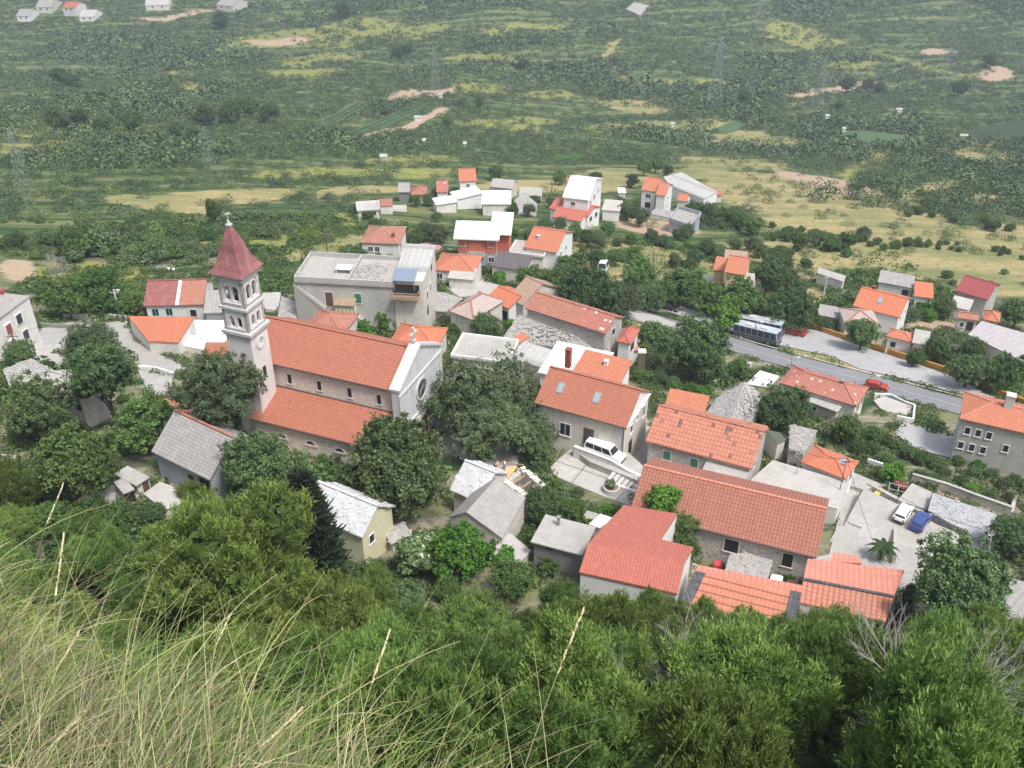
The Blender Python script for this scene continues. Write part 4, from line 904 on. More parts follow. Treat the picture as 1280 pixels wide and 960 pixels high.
poly('ruin','long low grey ruin with a broken end left of the orange-roofed houses',[(1021,341),(1054,352),(1058,345),(1024,334)],2.6,'concrete','stonepale')
# right cluster
H('shed','house','house with flat pale grey roof behind the large orange roof at right',(1097,352),(1141,360),(1101,337),4.0,'t_grey','plasterw',pitch=.15,win=[('F',.82,1.4,1.2,1.2,'n')])
H('shed','house','bright orange lean-to roof right of the pale grey-roofed house',(1143,370),(1167,373),(1150,351),3.2,'t_bright','white',pitch=.2)
H('gable','house','large plain orange gabled roof with one skylight in the right cluster',(1066,382),(1125,397),(1075,358),4.4,'t_bright','white',pitch=.42,sky=[(.48,.28)],win=[('R',.3,1.6,.8,1.2,'w'),('R',.7,1.6,.8,1.2,'w')],chim=[(.25,.55,.5,.7,'rust')])
H('hip','house','grey-pink hipped roof in front of the large plain orange roof',(1056,405),(1100,407),(1078,390),3.0,'t_pinkgrey','plasterw',pitch=.4,rim='t_old')
H('hip','house','pinkish-orange hipped roof beside the dark tree above the lay-by',(1108,420),(1141,428),(1122,408),3.2,'t_orange','plasterw',pitch=.4,rim='t_pink',win=[('F',.3,1.4,.8,1.0,'n')],)
H('shed','annex','small white house end with grey roof right of the pinkish-orange hipped roof',(1140,428),(1160,432),(1150,412),3.2,'concrete','white',pitch=.2,win=[('R',.5,1.4,.8,1.2,'n')])
H('shed','annex','short crimson porch roof at the front of the small white house end',(1138,434),(1157,439),(1142,427),2.2,'t_crim','white',pitch=.3,cat='porch',wd=2.4)
H('gable','house','grey house with crimson roof, farthest right of the orange cluster',(1194,363),(1235,375),(1205,343),4.4,'t_crim','grey',pitch=.42,win=[('F',.5,1.4,.8,.8,'w')])
H('shed','annex','white lean-to at the foot of the crimson-roofed house',(1187,382),(1212,388),(1189,374),2.6,'concretew','white',pitch=.1,wd=4)
H('gable','house','small house with pale orange gabled roof below the crimson-roofed house',(1197,397),(1224,401),(1199,389),3.0,'t_old','stonepale',pitch=.45,win=[('F',.28,1.4,.6,.9,'w'),('F',.66,1.5,.9,1.5,'b')])
H('hip','house','rounded orange hipped roof right of the small pale orange roof',(1229,399),(1250,403),(1243,390),2.6,'t_orange','plaster',pitch=.5)
poly('hall','long low hall with pale lilac roof at the right edge',[(1210,418),(1300,462),(1330,430),(1227,401)],3.4,'t_lilac','plasterw',cat='hall')
# long stone and tiled row in the middle
H('gable','house','long stone house, roof half orange and half speckled red, with a tall stone gable',(656,385),(757,417),(771,396),6.4,'t_old','stonewall',at='B',pitch=.5,split=(.62,'t_white'),win=[('R',.5,1.2,.8,1.1,'n'),('R',.1,4.4,.8,1.1,'n')])
poly('ruin','wide roof of rough grey stones in front of the long stone house',[(627,424,0),(697,434,0),(762,440,0),(763,417,2.2),(696,400,2.2),(649,394,2.0)],3.2,'rubble','stonewall',stones=2.4,th=.25)
H('gable','house','house with weathered tan tile roof joined to the long stone house',(634,372),(654,382),(655,349),4.4,'t_tan','stonepale',pitch=.55,wd=9)
H('gable','house','small orange house with white arched gable front beside the stone roof',(607,373),(636,386),(630,366),3.8,'t_bright','white',pitch=.4,wd=6,win=[('F',.8,1.9,.9,1.8,'D'),('R',.5,1.6,.9,1.8,'D')])
H('hip','house','pinkish grey hipped roof with red ridge lines left of the small orange house',(560,388),(592,400),(588,372),3.8,'t_pinkgrey','plaster',pitch=.4,rim='t_old',wd=8)
poly('ruin','grey stone slab roof over a long dark wall behind the tree',[(523,386),(558,390),(578,373),(556,366),(524,362)],3.2,'rubble','dgrey',stones=2.2)
H('flat','house','flat beige terrace roof with white parapets below the stone slab roof',(563,446),(636,455),(578,418),4.4,'concrete','plasterw',pitch=0,par=.35,par_m='white')
H('flat','annex','lower beige flat roof at the front of the terrace house',(592,458),(646,469),(598,449),3.2,'concrete','white',pitch=0,wd=4)
H('shed','house','grey corrugated sheet roof between the beige terrace and the white roof',(637,447),(690,463),(652,424),3.6,'t_corr','plaster',pitch=.12)
H('shed','house','bright white sheet roof in front of the wide stone roof',(672,465),(745,481),(712,436),3.6,'white','white',pitch=.08)
poly('annex','little orange roof corner in front of the wide stone roof',[(634,426),(647,430),(662,421),(653,415)],4.2,'t_bright','plaster')
H('hip','house','red-roofed white house with a balcony at the right of the tall stone gable',(770,426),(788,430),(790,415),4.6,'t_flat','white',pitch=.35,win=[('R',.4,1.5,1.6,1.4,'n')])
H('shed','annex','small brick-red porch roof below the balcony house',(784,440),(801,437),(790,431),2.4,'t_red','plaster',pitch=.2,cat='porch',wd=3)
pl=empty('pillar',G(800,470),0,'freestanding dark wooden pillar with a white cap by the balcony house','pillar'); m=MB(); m.box(-.5,-.5,-.5,.5,.5,4.2); m.build('shaft','woodpole',pl); m=MB(); m.box(-.6,-.6,4.2,.6,.6,4.4); m.build('cap','kerb',pl)
# far top-left houses and huts
for (nm,lb,A_,B_,X_,hh,rm,wm) in (('house','small white house with grey roof, leftmost on the far hillside',(20,20),(37,20),(28,13),4.5,'t_grey','white'),
  ('house','grey house between the white house and the red-roofed house on the far hillside',(44,9),(64,9),(54,1),5,'t_grey','plaster'),
  ('house','tall pale house with red roof on the far hillside',(77,9),(93,10),(85,3),7,'t_flat','plasterw'),
  ('house','low white house with porch right of the far red-roofed house',(98,21),(118,21),(108,15),3.5,'concretew','white'),
  ('house','long white flat-roofed house at the top left of the far hillside',(181,7),(211,6),(196,0),4,'concretew','plasterw'),
  ('house','grey building among trees at the top edge of the far hillside',(270,6),(291,8),(280,-2),5,'t_grey','plaster')):
    H('gable',nm,lb,A_,B_,X_,hh,rm,wm,pitch=.35,win=[('F',.3,1.5,1.2,1.4,'n'),('F',.7,1.5,1.2,1.4,'n')])
poly('cemetery','walled white cemetery at the top centre of the far hillside',[(783,12),(800,20),(814,2),(799,-3)],.6,'concrete','concretew',cat='cemetery',par=.5,stones=.12)
for (x_,y_,w_,lb) in ((479,196,12,'white greenhouse tunnel in the scrub above the far group'),(530,176,6,'tiny pink-roofed hut in the scrub left of the power pylon'),(581,180,6,'tiny white hut in the scrub below the vineyards'),(522,147,12,'white sheet-covered stack at the end of the lower vineyard'),(550,119,8,'white van-sized shed at the foot of the power pylon'),(841,155,7,'tiny white hut left of the tan field'),(1035,145,7,'tiny white hut at the right of the power lines'),(1056,161,6,'tiny white hut above the green field'),(1125,137,10,'white shed above the striped vineyard at right'),(1206,170,12,'white shed at the far right of the fields')):
    H('gable','hut',lb,(x_-w_*.4,y_),(x_+w_*.4,y_),(x_,y_-2),1.7,'concretew','white',pitch=.3,wd=3,cat='hut')
# stone slab roof by the car yard
poly('house','long low roof of blue-grey stone slabs behind the parked cars',[(1160,638),(1231,678),(1246,643),(1166,616)],2.0,'slabblue','stonewall',stones=1.3)
slab('terrace','bare concrete terrace left of the blue-grey slab roof',[(1122,625),(1158,637),(1165,615),(1140,604)],'concrete',1.9,edge='stonewall')
# ================================================================== ROADS, YARDS
def zlift(o): return o
strip('road',[(1420,570),(1290,533),(1208,511),(1085,477),(960,445),(900,426),(850,411),(800,396),(765,383),(735,368),(700,352)],6.6,'asphalt',off=.13)
strip('road_verge_kerb',[(1208,498),(1085,467),(960,434),(900,416)],.35,'kerb',off=.2,nx=2)
strip('lane_marking',[(1290,533),(1208,511),(1085,477),(960,445),(900,426)],.14,'kerb',off=.16,nx=2,foot=False)
drape('parking_area',[(880,398),(925,403),(985,410),(1020,413),(1100,441),(1180,467),(1245,498),(1215,497),(1120,472),(1075,462),(1040,446),(965,430),(925,418),(880,408)],'layby',off=.11)
drape('forecourt',[(1130,528),(1200,548),(1198,576),(1140,560),(1118,542)],'layby',off=.12)
drape('path',[(772,388),(800,388),(845,405),(838,412),(800,402)],'concretew',off=.16)
strip('lane',[(900,405),(860,392),(830,382),(800,372),(770,360)],5,'layby',off=.10)
drape('street',[(24,432),(44,412),(84,404),(160,402),(168,428),(205,446),(234,461),(216,469),(172,461),(150,442),(100,434),(60,442)],'concrete',off=.12)
drape('street',[(24,434),(60,441),(84,447),(74,464),(40,452)],'concretew',off=.16)
drape('street',[(172,463),(216,470),(214,497),(186,492)],'concrete',off=.12)
drape('alley',[(732,566),(790,590),(830,620),(820,560),(800,500),(782,548),(740,545)],'concrete',off=.1)
drape('churchyard',[(540,560),(560,520),(600,520),(660,560),(640,590),(600,585)],'concretew',off=.1)
drape('soil_bank',[(345,565),(400,575),(400,590),(340,600),(310,580)],'soil',off=.1)
slab('terrace','large concrete courtyard with paving joints in front of the white van',[(688,583),(716,559),(765,574),(806,592),(796,628),(760,640),(706,628)],'concretew',.35)
slab('terrace','concrete car yard with the white and blue cars',[(1080,610),(1122,630),(1170,655),(1240,684),(1240,702),(1160,712),(1118,712),(1072,704),(1046,690),(1056,655)],'concrete',.3)
drape('yard',[(1060,598),(1085,612),(1250,690),(1240,708),(1165,735),(1100,742),(1010,700),(1036,694),(1050,640)],'concrete',off=.12)
slab('terrace','lower concrete yard between long roof and car yard',[(1046,660),(1060,655),(1072,668),(1068,690),(1042,700),(1030,690)],'concrete',.1)
slab('terrace','small concrete terrace right of the hipped orange house',[(1066,590),(1104,606),(1080,612),(1060,606)],'concrete',1.0)
slab('terrace','paved front terrace of the salmon hipped house',[(1092,500),(1106,495),(1140,508),(1142,524),(1110,522)],'concretew',.5)
slab('terrace','concrete strip garden in front of the barn',[(90,620),(150,604),(178,618),(140,640),(100,640)],'concrete',.2)
poly('terrace','raised concrete lane that the white van stands on',[(716,561),(737,577),(803,603),(815,592),(786,566),(736,548)],.95,'concrete','concrete','terrace',z0=2.0,ins=.03,wallname='retaining_wall',roofname='paving')
q_=[P(x_,y_,z_) for x_,y_,z_ in ((718,557,3.75),(742,566,3.75),(766,575,3.7),(785,587,3.2),(805,596,2.9))]; pw_=empty('low_wall',q_[0],0,'white parapet wall between the courtyard and the white van','wall'); m=MB(); m2=MB()
for a_,b_ in zip(q_,q_[1:]):
    a_=a_-q_[0]; b_=b_-q_[0]; d_=(b_-a_); s_=np.cross(d_,(0,0,1)); s_=s_/np.linalg.norm(s_)*.16
    tp=[a_-s_,b_-s_,b_+s_,a_+s_]; m.hexa([(p[0],p[1],-2.2) for p in tp],[p-(0,0,.1) for p in tp]); s_=s_*1.3; tp=[a_-s_,b_-s_,b_+s_,a_+s_]; m2.hexa([p-(0,0,.1) for p in tp],tp)
m.build('wall','plasterw',pw_); m2.build('coping','white',pw_)
fencewall('garden_wall','stone retaining wall behind the parked cars',[(1083,611),(1120,631),(1160,653),(1200,668),(1234,682)],.9,.4,'stonewall',cap='concrete')
fencewall('garden_wall','pale wall with coping along the upper side of the slab roof terrace',[(1138,603),(1180,615),(1220,630),(1262,645)],1.3,.3,'stonewall',cap='concrete')
fencewall('garden_wall','low concrete kerb wall at the left edge of the car yard',[(1083,612),(1070,636),(1060,658),(1076,664)],.7,.3,'concretew')
fencewall('garden_wall','short low wall beside the palm in the car yard',[(1116,706),(1117,668)],.9,.3,'concretew')
fencewall('low_wall','long orange-brown stained wall between lay-by and gardens',[(1000,408),(1015,411),(1060,426),(1100,439),(1140,452),(1180,465),(1215,478),(1245,493),(1290,510)],1.0,.35,'orangewall')
fencewall('garden_wall','white angular garden wall beside the road',[(1092,498),(1112,499),(1130,508),(1142,512),(1140,530),(1120,526)],.9,.25,'white')
fencewall('garden_wall','white fence wall left of the hedge by the orange hipped house',[(1083,581),(1104,588)],1.0,.25,'white')
fencewall('garden_wall','old stone garden wall below the dry grass beside the church',[(345,535),(362,545),(382,556)],1.2,.7,'stonepale')
fencewall('garden_wall','low stone wall along the white patio near the road',[(893,482),(920,468),(938,458)],.8,.4,'stonepale')
fencewall('low_wall','low white kerb wall on the curving street left of the tower',[(172,462),(195,464),(218,471)],.7,.3,'white')
fencewall('low_wall','dark low wall behind the left street',[(44,409),(80,411),(100,412)],.8,.3,'dgrey')
fencewall('garden_wall','pale stone wall in the middle of the plot at far right of the car yard',[(1262,645),(1268,625)],.7,.4,'concretew')
fencewall('low_wall','light wall edging the street behind the left trees',[(80,399),(120,398),(160,401)],.9,.3,'concretew')
# paving joints of the courtyard (part of it)
jt=[o for o in bpy.data.objects if o.get('label','').startswith('large concrete courtyard')][0]; zt=jt.location.z+.35
m=MB()
for a_,b_ in (((692,575),(800,612)),((744,567),(712,607)),((795,598),(764,632)),((716,611),(778,630))):
    p,q=P(*a_,zt)-np.array(jt.location),P(*b_,zt)-np.array(jt.location); m.beam(p-(0,0,.1),q-(0,0,.1),.16,.115)
m.build('joint','dgrey',jt)
# round planter
pp=P(764,614,zt); pr=empty('planter',pp,0,'round white concrete planter with a bushy plant in the courtyard','planter')
m=MB()
n_=24
for i in range(n_):
    a0,a1=2*math.pi*i/n_,2*math.pi*(i+1)/n_
    f_=lambda r_,a,z:(r_*math.cos(a),r_*math.sin(a),z)
    m.hexa([f_(.75,a0,0),f_(1.0,a0,0),f_(1.0,a1,0),f_(.75,a1,0)],[f_(.75,a0,.65),f_(.95,a0,.65),f_(.95,a1,.65),f_(.75,a1,.65)])
m.build('bowl','kerb',pr); m=MB(); m.bar((0,0,.1),(0,0,.5),.76,20); m.build('soil','soil',pr)
# white steps beside planter
sr=empty('steps',P(782,606,zt),R(-30),'flight of white steps between courtyard planter and parapet','steps'); m=MB()
for k in range(6): m.box(-2+k*.6,-.9,-.3,-1.55+k*.6,.9,.75-.1*k)
m.build('treads','kerb',sr); m=MB(); m.box(-1.4,-1.3,-.3,3.0,-1.0,.6); m.build('side_wall','white',sr); m=MB(); m.bar((1.6,-.2,0),(1.6,-.2,2.0),.09); m.build('post','white',sr)

# ================================================================== VEHICLES
def car(label,px,py,px2,py2,paint,L=4.1,Wc=1.66,Hc=1.42,kind='hatch',z=None,cat='car',name='parked_car',lift=.13):
    """px,py rear ground centre -> px2,py2 front"""
    a=G(px,py) if z is None else P(px,py,z); b=G(px2,py2) if z is None else P(px2,py2,z)
    yaw=math.atan2(b[1]-a[1],b[0]-a[0]); c=(a+b)/2; zz=(float(T(c[0],c[1]))+lift) if z is None else z
    o=empty(name,(c[0],c[1],zz),yaw,label,cat)
    gx=(float(T(c[0]+math.cos(yaw),c[1]+math.sin(yaw)))-float(T(c[0]-math.cos(yaw),c[1]-math.sin(yaw))))/2
    if z is None: o.rotation_euler=(0,-math.atan(gx),yaw)
    l=L/2; h=Hc; w=Wc/2
    if kind=='hatch': low=[(-l,.32),(-l-.03,.62),(-l+.05,.88),(l*.35,.90),(l*.93,.72),(l,.55),(l-.02,.28)]; cab=[(-l+.1,.86),(-l+.42,h),(l*.12,h),(l*.46,.88)]
    elif kind=='sedan': low=[(-l,.32),(-l-.02,.7),(-l+.1,.92),(l*.4,.92),(l*.93,.74),(l,.55),(l-.02,.28)]; cab=[(-l*.68,.9),(-l*.42,h),(l*.08,h),(l*.46,.9)]
    elif kind=='van': low=[(-l,.35),(-l,1.05),(-l+.02,1.1),(l*.55,1.05),(l*.95,.9),(l,.65),(l-.02,.3)]; cab=[(-l+.02,1.06),(-l+.14,h),(l*.35,h),(l*.60,1.02)]
    else: low=[(-l,.4),(-l,1.3),(-l,1.31),(0,1.32),(l,1.31),(l,1.3),(l,.4)]; cab=[(-l,1.3),(-l+.08,h),(l-.12,h),(l,1.3)]
    def ext(mb,prof,wb,wt,zb,ztp):
        ww=lambda z_: wb+(wt-wb)*min(1,max(0,(z_-zb)/(ztp-zb+1e-6)))
        A=[(x,-ww(z_),z_) for x,z_ in prof]; B=[(x,ww(z_),z_) for x,z_ in prof]; mb.hexa(A,B)
    m=MB(); ext(m,low,w*.97,w,.3,.7); body=m.build('body','busdark' if kind=='bus' else paint,o)
    bv=body.modifiers.new('bevel','BEVEL'); bv.width=.05; bv.segments=2
    m=MB(); ext(m,cab,w*.96,w*.78 if kind!='bus' else w*.96,cab[0][1],h-.03); gm=m.build('cabin',paint,o); bv=gm.modifiers.new('bevel','BEVEL'); bv.width=.05; bv.segments=2
    # windows slightly proud of the cabin
    zb,ztp=cab[0][1]+.07,h-.12
    def xat(i,z_): (xa,za),(xb,zb_)=cab[i],cab[i+1]; return xa+(xb-xa)*(z_-za)/(zb_-za)
    ws=lambda z_: w*.96+((w*.78 if kind!='bus' else w*.96)-w*.96)*(z_-cab[0][1])/(h-.03-cab[0][1])+.012
    m=MB(); nseg={'hatch':2,'sedan':2,'van':3,'bus':7}[kind]
    r0b,r0t=xat(0,zb),xat(0,ztp)
    f0b,f0t=cab[3][0]+(cab[2][0]-cab[3][0])*(zb-cab[3][1])/(cab[2][1]-cab[3][1]),cab[3][0]+(cab[2][0]-cab[3][0])*(ztp-cab[3][1])/(cab[2][1]-cab[3][1])
    for s_ in (-1,1):
        m=MB()
        for k in range(nseg):
            g0,g1=(k+.04)/nseg,(k+.96)/nseg
            q=[(r0b+.1+(f0b-r0b-.2)*g0,s_*ws(zb),zb),(r0b+.1+(f0b-r0b-.2)*g1,s_*ws(zb),zb),(r0t+.1+(f0t-r0t-.2)*g1,s_*ws(ztp),ztp),(r0t+.1+(f0t-r0t-.2)*g0,s_*ws(ztp),ztp)]
            m.face(q if s_<0 else q[::-1])
        m.build('side_windows','glass',o)
    m=MB(); e=.015
    m.face([(f0b+e,-ws(zb)*.9,zb),(f0b+e,ws(zb)*.9,zb),(f0t+e,ws(ztp)*.88,ztp),(f0t+e,-ws(ztp)*.88,ztp)]); m.build('windscreen','glass',o)
    m=MB(); m.face([(r0b-e,ws(zb)*.88,zb),(r0b-e,-ws(zb)*.88,zb),(r0t-e,-ws(ztp)*.88,ztp),(r0t-e,ws(ztp)*.88,ztp)]); m.build('rear_window','glass',o)
    wr=.31 if kind!='bus' else .48
    for sx in (-.62,.62):
        for s_ in (-1,1):
            k=MB(); k.bar((l*sx,s_*(w-.2),wr),(l*sx,s_*(w+.01),wr),wr,14); wh=k.build('wheel','tyre',o)
            k=MB(); k.bar((l*sx,s_*(w),wr),(l*sx,s_*(w+.025),wr),wr*.6,10); k.build('rim','rim',wh)
    for s_ in (-1,1):
        k=MB(); k.box(l-.06,s_*w*.72-.16,.56,l+.015,s_*w*.72+.16,.70); k.build('headlight','headl',o)
        k=MB(); k.box(-l-.045,s_*w*.78-.1,.6,-l+.04,s_*w*.78+.1,.82); k.build('tail_light','tail',o)
    k=MB(); k.box(l-.03,-w*.95,.32,l+.05,w*.95,.48); k.box(-l-.07,-w*.95,.34,-l,w*.95,.5); k.build('bumper','black' if paint!='carblue' else paint,o)
    if kind=='bus': k=MB(); k.box(-l*.5,-.5,h-.02,-l*.2,.5,h+.2); k.box(l*.2,-.5,h-.02,l*.5,.5,h+.2); k.build('roof_hatch','kerb',o)
    FOOT.append([(c[0]-2,c[1]-2),(c[0]+2,c[1]-2),(c[0]+2,c[1]+2),(c[0]-2,c[1]+2)])
    return o
yard=[o for o in bpy.data.objects if o.get('label','').startswith('concrete car yard')][0].location.z+.3
car('white hatchback parked beside the blue car',1122,655,1134,637,'carwhite',3.3,1.4,1.25,z=yard,kind='hatch')
car('dark blue hatchback parked beside the white car',1143,665,1156,647,'carblue',3.4,1.42,1.2,z=yard,kind='hatch')
car('long white van parked against the house with two skylights',735,563,777,579,'carwhite',4.9,1.7,1.85,z=2.97,kind='van',cat='van',name='parked_van')
car('orange-red car on the main road beside the salmon hipped roof',1085,485,1105,489,'carred',3.3,1.45,1.2,kind='hatch',name='car')
car('dark red car parked under the tree at the start of the lay-by',1003,421,985,417,'carred',3.5,kind='hatch')
car('dark car half hidden under the roadside trees',830,386,842,389,'cardark',4.0,kind='hatch')
car('grey-roofed coach parked nearest the road under the trees',926,421,966,431,'busgrey',8.,2.1,2.6,kind='bus',cat='bus',name='bus')
car('dark grey coach parked behind the other coach, mostly under the trees',928,412,972,421,'busgrey',8.,2.1,2.7,kind='bus',cat='bus',name='bus')
car('white box van seen from behind among the trees above the middle street',750,347,757,333,'carwhite',5.0,1.9,2.3,kind='van',cat='van',name='parked_van')
car('small red car beside the white box van in the trees',737,343,730,340,'carred',3.9,kind='hatch')

# ================================================================== PEOPLE
def skin_mesh(name,pts,edges,rad,m,parent,sub=2):
    me=bpy.data.meshes.new(name); me.from_pydata(pts,edges,[]); o=bpy.data.objects.new(name,me); COL.objects.link(o)
    md=o.modifiers.new('skin','SKIN'); 
    if not me.skin_vertices: 
        bpy.context.view_layer.objects.active=o
        me.attributes
    lay=me.skin_vertices
    if len(lay)==0:
        o.select_set(True); bpy.context.view_layer.objects.active=o; bpy.ops.mesh.customdata_skin_add(); lay=me.skin_vertices
    for i,r_ in enumerate(rad): lay[0].data[i].radius=(r_,r_)
    lay[0].data[0].use_root=True
    s=o.modifiers.new('sub','SUBSURF'); s.levels=sub; s.render_levels=sub
    me.materials.append(MATS[m]); o.parent=parent; return o
def person(label,loc,yaw,bend,upper,lower,arms,name='person'):
    r=empty(name,loc,yaw,label,'person'); s,c=math.sin(bend),math.cos(bend)
    def tr_(p): # bend torso about hips at z=.95, forward = +x
        x,y,z=p; 
        if z<=.95: return (x,y,z)
        dz=z-.95; return (x*c+dz*s,y,.95+dz*c-x*s*.5)
    J=dict(pel=(0,0,.95),sp=(0,0,1.2),ch=(0,0,1.38),nk=(0,0,1.5),hd=(.02,0,1.60),ht=(.02,0,1.70),
      sl=(0,.19,1.42),el=(arms[0],.25,1.42-arms[1]),wl=(arms[2],.2,1.42-arms[3]),hl=(arms[2]+.09,.19,1.42-arms[3]-.03),
      hpl=(0,.1,.9),kl=(.06,.13,.5),al=(-.02,.15,.09),tl=(.16,.16,.04))
    ks=list(J); pts=[];idx={}
    for k in ks: idx[k]=len(pts); pts.append(tr_(J[k]))
    for k in ('sl','el','wl','hl','hpl','kl','al','tl'):
        x,y,z=J[k]; idx[k+'r']=len(pts); pts.append(tr_((x,-y,z)))
    E=[('pel','sp'),('sp','ch'),('ch','nk'),('nk','hd'),('hd','ht'),('ch','sl'),('sl','el'),('el','wl'),('wl','hl'),('pel','hpl'),('hpl','kl'),('kl','al'),('al','tl'),
       ('ch','slr'),('slr','elr'),('elr','wlr'),('wlr','hlr'),('pel','hplr'),('hplr','klr'),('klr','alr'),('alr','tlr')]
    Rr=dict(pel=.14,sp=.13,ch=.16,nk=.06,hd=.1,ht=.085,sl=.075,el=.05,wl=.035,hl=.04,hpl=.1,kl=.065,al=.045,tl=.04)
    rad=[Rr[k] for k in ks]+[Rr[k] for k in ('sl','el','wl','hl','hpl','kl','al','tl')]
    b=skin_mesh('body',pts,[(idx[a],idx[q]) for a,q in E],rad,'skin',r)
    def sub_(keys,edges,extra,nm,mt):
        ii={k:i for i,k in enumerate(keys)}; pp=[pts[idx[k]] for k in keys]
        Rk=lambda k: Rr[k[:-1]] if k not in Rr else Rr[k]
        skin_mesh(nm,pp,[(ii[a],ii[q]) for a,q in edges],[Rk(k)+extra for k in keys],mt,b)
    if upper: sub_(['pel','sp','ch','sl','el','slr','elr'],[('pel','sp'),('sp','ch'),('ch','sl'),('sl','el'),('ch','slr'),('slr','elr')],.018,'shirt',upper)
    sub_(['pel','hpl','kl','al','hplr','klr','alr'] if lower=='jeans' else ['pel','hpl','kl','hplr','klr'],[('pel','hpl'),('hpl','kl'),('pel','hplr'),('hplr','klr')]+([('kl','al'),('klr','alr')] if lower=='jeans' else []),.02,'trousers',lower)
    h=pts[idx['ht']]; me=bpy.data.meshes.new('hair'); import bmesh
    bm=bmesh.new(); bmesh.ops.create_icosphere(bm,subdivisions=2,radius=.115); 
    for v_ in bm.verts: v_.co=Vector((v_.co.x*1.05+h[0]-.03,v_.co.y+h[1],v_.co.z*.85+h[2]+.0))
    bm.to_mesh(me); bm.free(); me.materials.append(MATS['hair']); ho=bpy.data.objects.new('hair',me); COL.objects.link(ho); ho.parent=b
    nb=MB(); hp=pts[idx['hd']]; nb.bar((hp[0]+.08,0,hp[2]+.0),(hp[0]+.13,0,hp[2]-.01),.022,6,.012)
    for y in (-.1,.1): nb.box(hp[0]-.02,y-.015,hp[2]-.03,hp[0]+.02,y+.015,hp[2]+.03)
    nb.build('nose_and_ears','skin',b)
    eb=MB(); 
    for y in (-.035,.035): eb.box(hp[0]+.085,y-.012,hp[2]+.02,hp[0]+.1,y+.012,hp[2]+.035)
    eb.box(hp[0]+.085,-.025,hp[2]-.055,hp[0]+.098,.025,hp[2]-.045); eb.build('eyes_and_mouth','hair',b)
    return r
zb_=WORK[2]-.3
person('worker in a salmon pink top and dark shorts bending over on the roof boarding',P(619,590,zb_),R(10),.85,'salmon','shortsd',(.18,.25,.35,.42))
person('worker in white shirt and blue jeans standing on the roof boarding',P(631,589,zb_),R(200),.12,'shirt','jeans',(.05,.27,.2,.45))

# ================================================================== SMALL THINGS
def pole(label,bx,by,tx,ty,mt='woodpole',r=.14,arm=0,lamp=False,name='utility_pole',cat='utility pole',group=None,ins=0,h=None):
    g=G(bx,by); 
    if h is None:
        k=np.arange(1,60,.1); e=[abs(proj(g+(0,0,a_))[1]-ty) for a_ in k]; h=float(k[int(np.argmin(e))])
    t_=P(tx,ty,g[2]+h)-g; 
    if np.hypot(t_[0],t_[1])>h*.35: t_[:2]*=.0
    o=empty(name,g,0,label,cat,group); m=MB(); m.bar((0,0,-.5),(t_[0],t_[1],h),r,8,r*.65); m.build('shaft',mt,o)
    if arm: 
        m=MB(); m.beam((t_[0]*.95-arm,t_[1],h-.6),(t_[0]*.95+arm,t_[1],h-.6),.1,.1); m.build('crossarm',mt,o)
        m=MB()
        for s_ in (-arm,0,arm): m.bar((t_[0]*.95+s_,t_[1],h-.5),(t_[0]*.95+s_,t_[1],h-.25),.05,6)
        m.build('insulator','white',o)
    if lamp=='globe':
        m=MB(); 
        for i_ in range(6):
            a0,a1=math.pi*i_/6-math.pi/2,math.pi*(i_+1)/6-math.pi/2; m.bar((t_[0],t_[1],h+.2+.24*math.sin(a0)),(t_[0],t_[1],h+.2+.24*math.sin(a1)),.24*math.cos(a0)+.001,12,.24*math.cos(a1)+.001)
        m.build('globe','lampglass',o)
    elif lamp: m=MB(); m.bar((t_[0],t_[1],h-.1),(t_[0]+.8,t_[1]-.5,h+.2),.04); m.box(t_[0]+.6,t_[1]-.7,h+.12,t_[0]+1.1,t_[1]-.35,h+.26); m.build('lamp_head','kerb',o)
    return o,g+t_
P1=pole('leaning pale concrete pole behind the bright orange roof at left',151,398,142,362,'kerb',.22,.6,True)
P2=pole('dark wooden pole leaning at the left edge above the rubble roof',25,452,14,416,'woodpole',.16,.8)
P3=pole('thin dark pole beside the left street trees',120,413,115,397,'woodpole',.12,.4)
P4=pole('pale concrete pole by the grey ruin above the road',1029,372,1034,344,'kerb',.2,.4)
P5=pole('thin pole left of the grey stone slab roof beside the hipped orange house',986,546,987,517,'deadwood',.1,0)
P6=pole('old wooden pole behind the big flat house',410,322,407,290,'woodpole',.15,.8)
dp=[pole('bare wooden pole in the dry field behind the middle trees',*a_,'woodpole',.17,0,group='poles across the dry field') [1] for a_ in ((777,327,777,306),(817,342,817,314),(848,342,848,315),(757,305,757,291),(690,238,690,226),(801,249,801,238))]
P7=pole('road lamp post in front of the corner of the salmon hipped roof',990,458,990,446,'galv',.08,0,True,'street_lamp','street lamp')
P8=pole('road lamp post beside the orange-red car',1089,480,1089,469,'galv',.08,0,True,'street_lamp','street lamp')
P9=pole('dark lamp post in front of the grey-roofed coach',945,427,945,402,'dmetal',.1,0,True,'street_lamp','street lamp')
P10=pole('white globe garden lamp in front of the long wavy tile roof',937,692,937,680,'white',.07,0,'globe','garden_lamp','garden lamp')
P11=pole('thin roof antenna mast at the right end of the flat white roof',1044,637,1044,615,'dmetal',.06,.5,name='antenna',cat='antenna',h=7.5)
P12=pole('thin antenna mast in the middle of the flat white roof',990,618,990,596,'galv',.05,.4,name='antenna',cat='antenna',h=6.5)
P13=pole('white utility pole beside the oleander yard at far right',1236,700,1240,664,'kerb',.1,.3)
P14=pole('slim pole rising from the trees left of the pinkish-orange hipped roof',1179,452,1179,430,'deadwood',.12,.3)
P15=pole('garden lamp with white globe by the plants at far right below the grey house',1258,587,1258,583,'white',.05,0,'globe','garden_lamp','garden lamp')
P16=pole('twin-headed lamp pole behind the maroon and orange roof, left one',212,352,211,337,'woodpole',.1,0,'globe','street_lamp','street lamp')
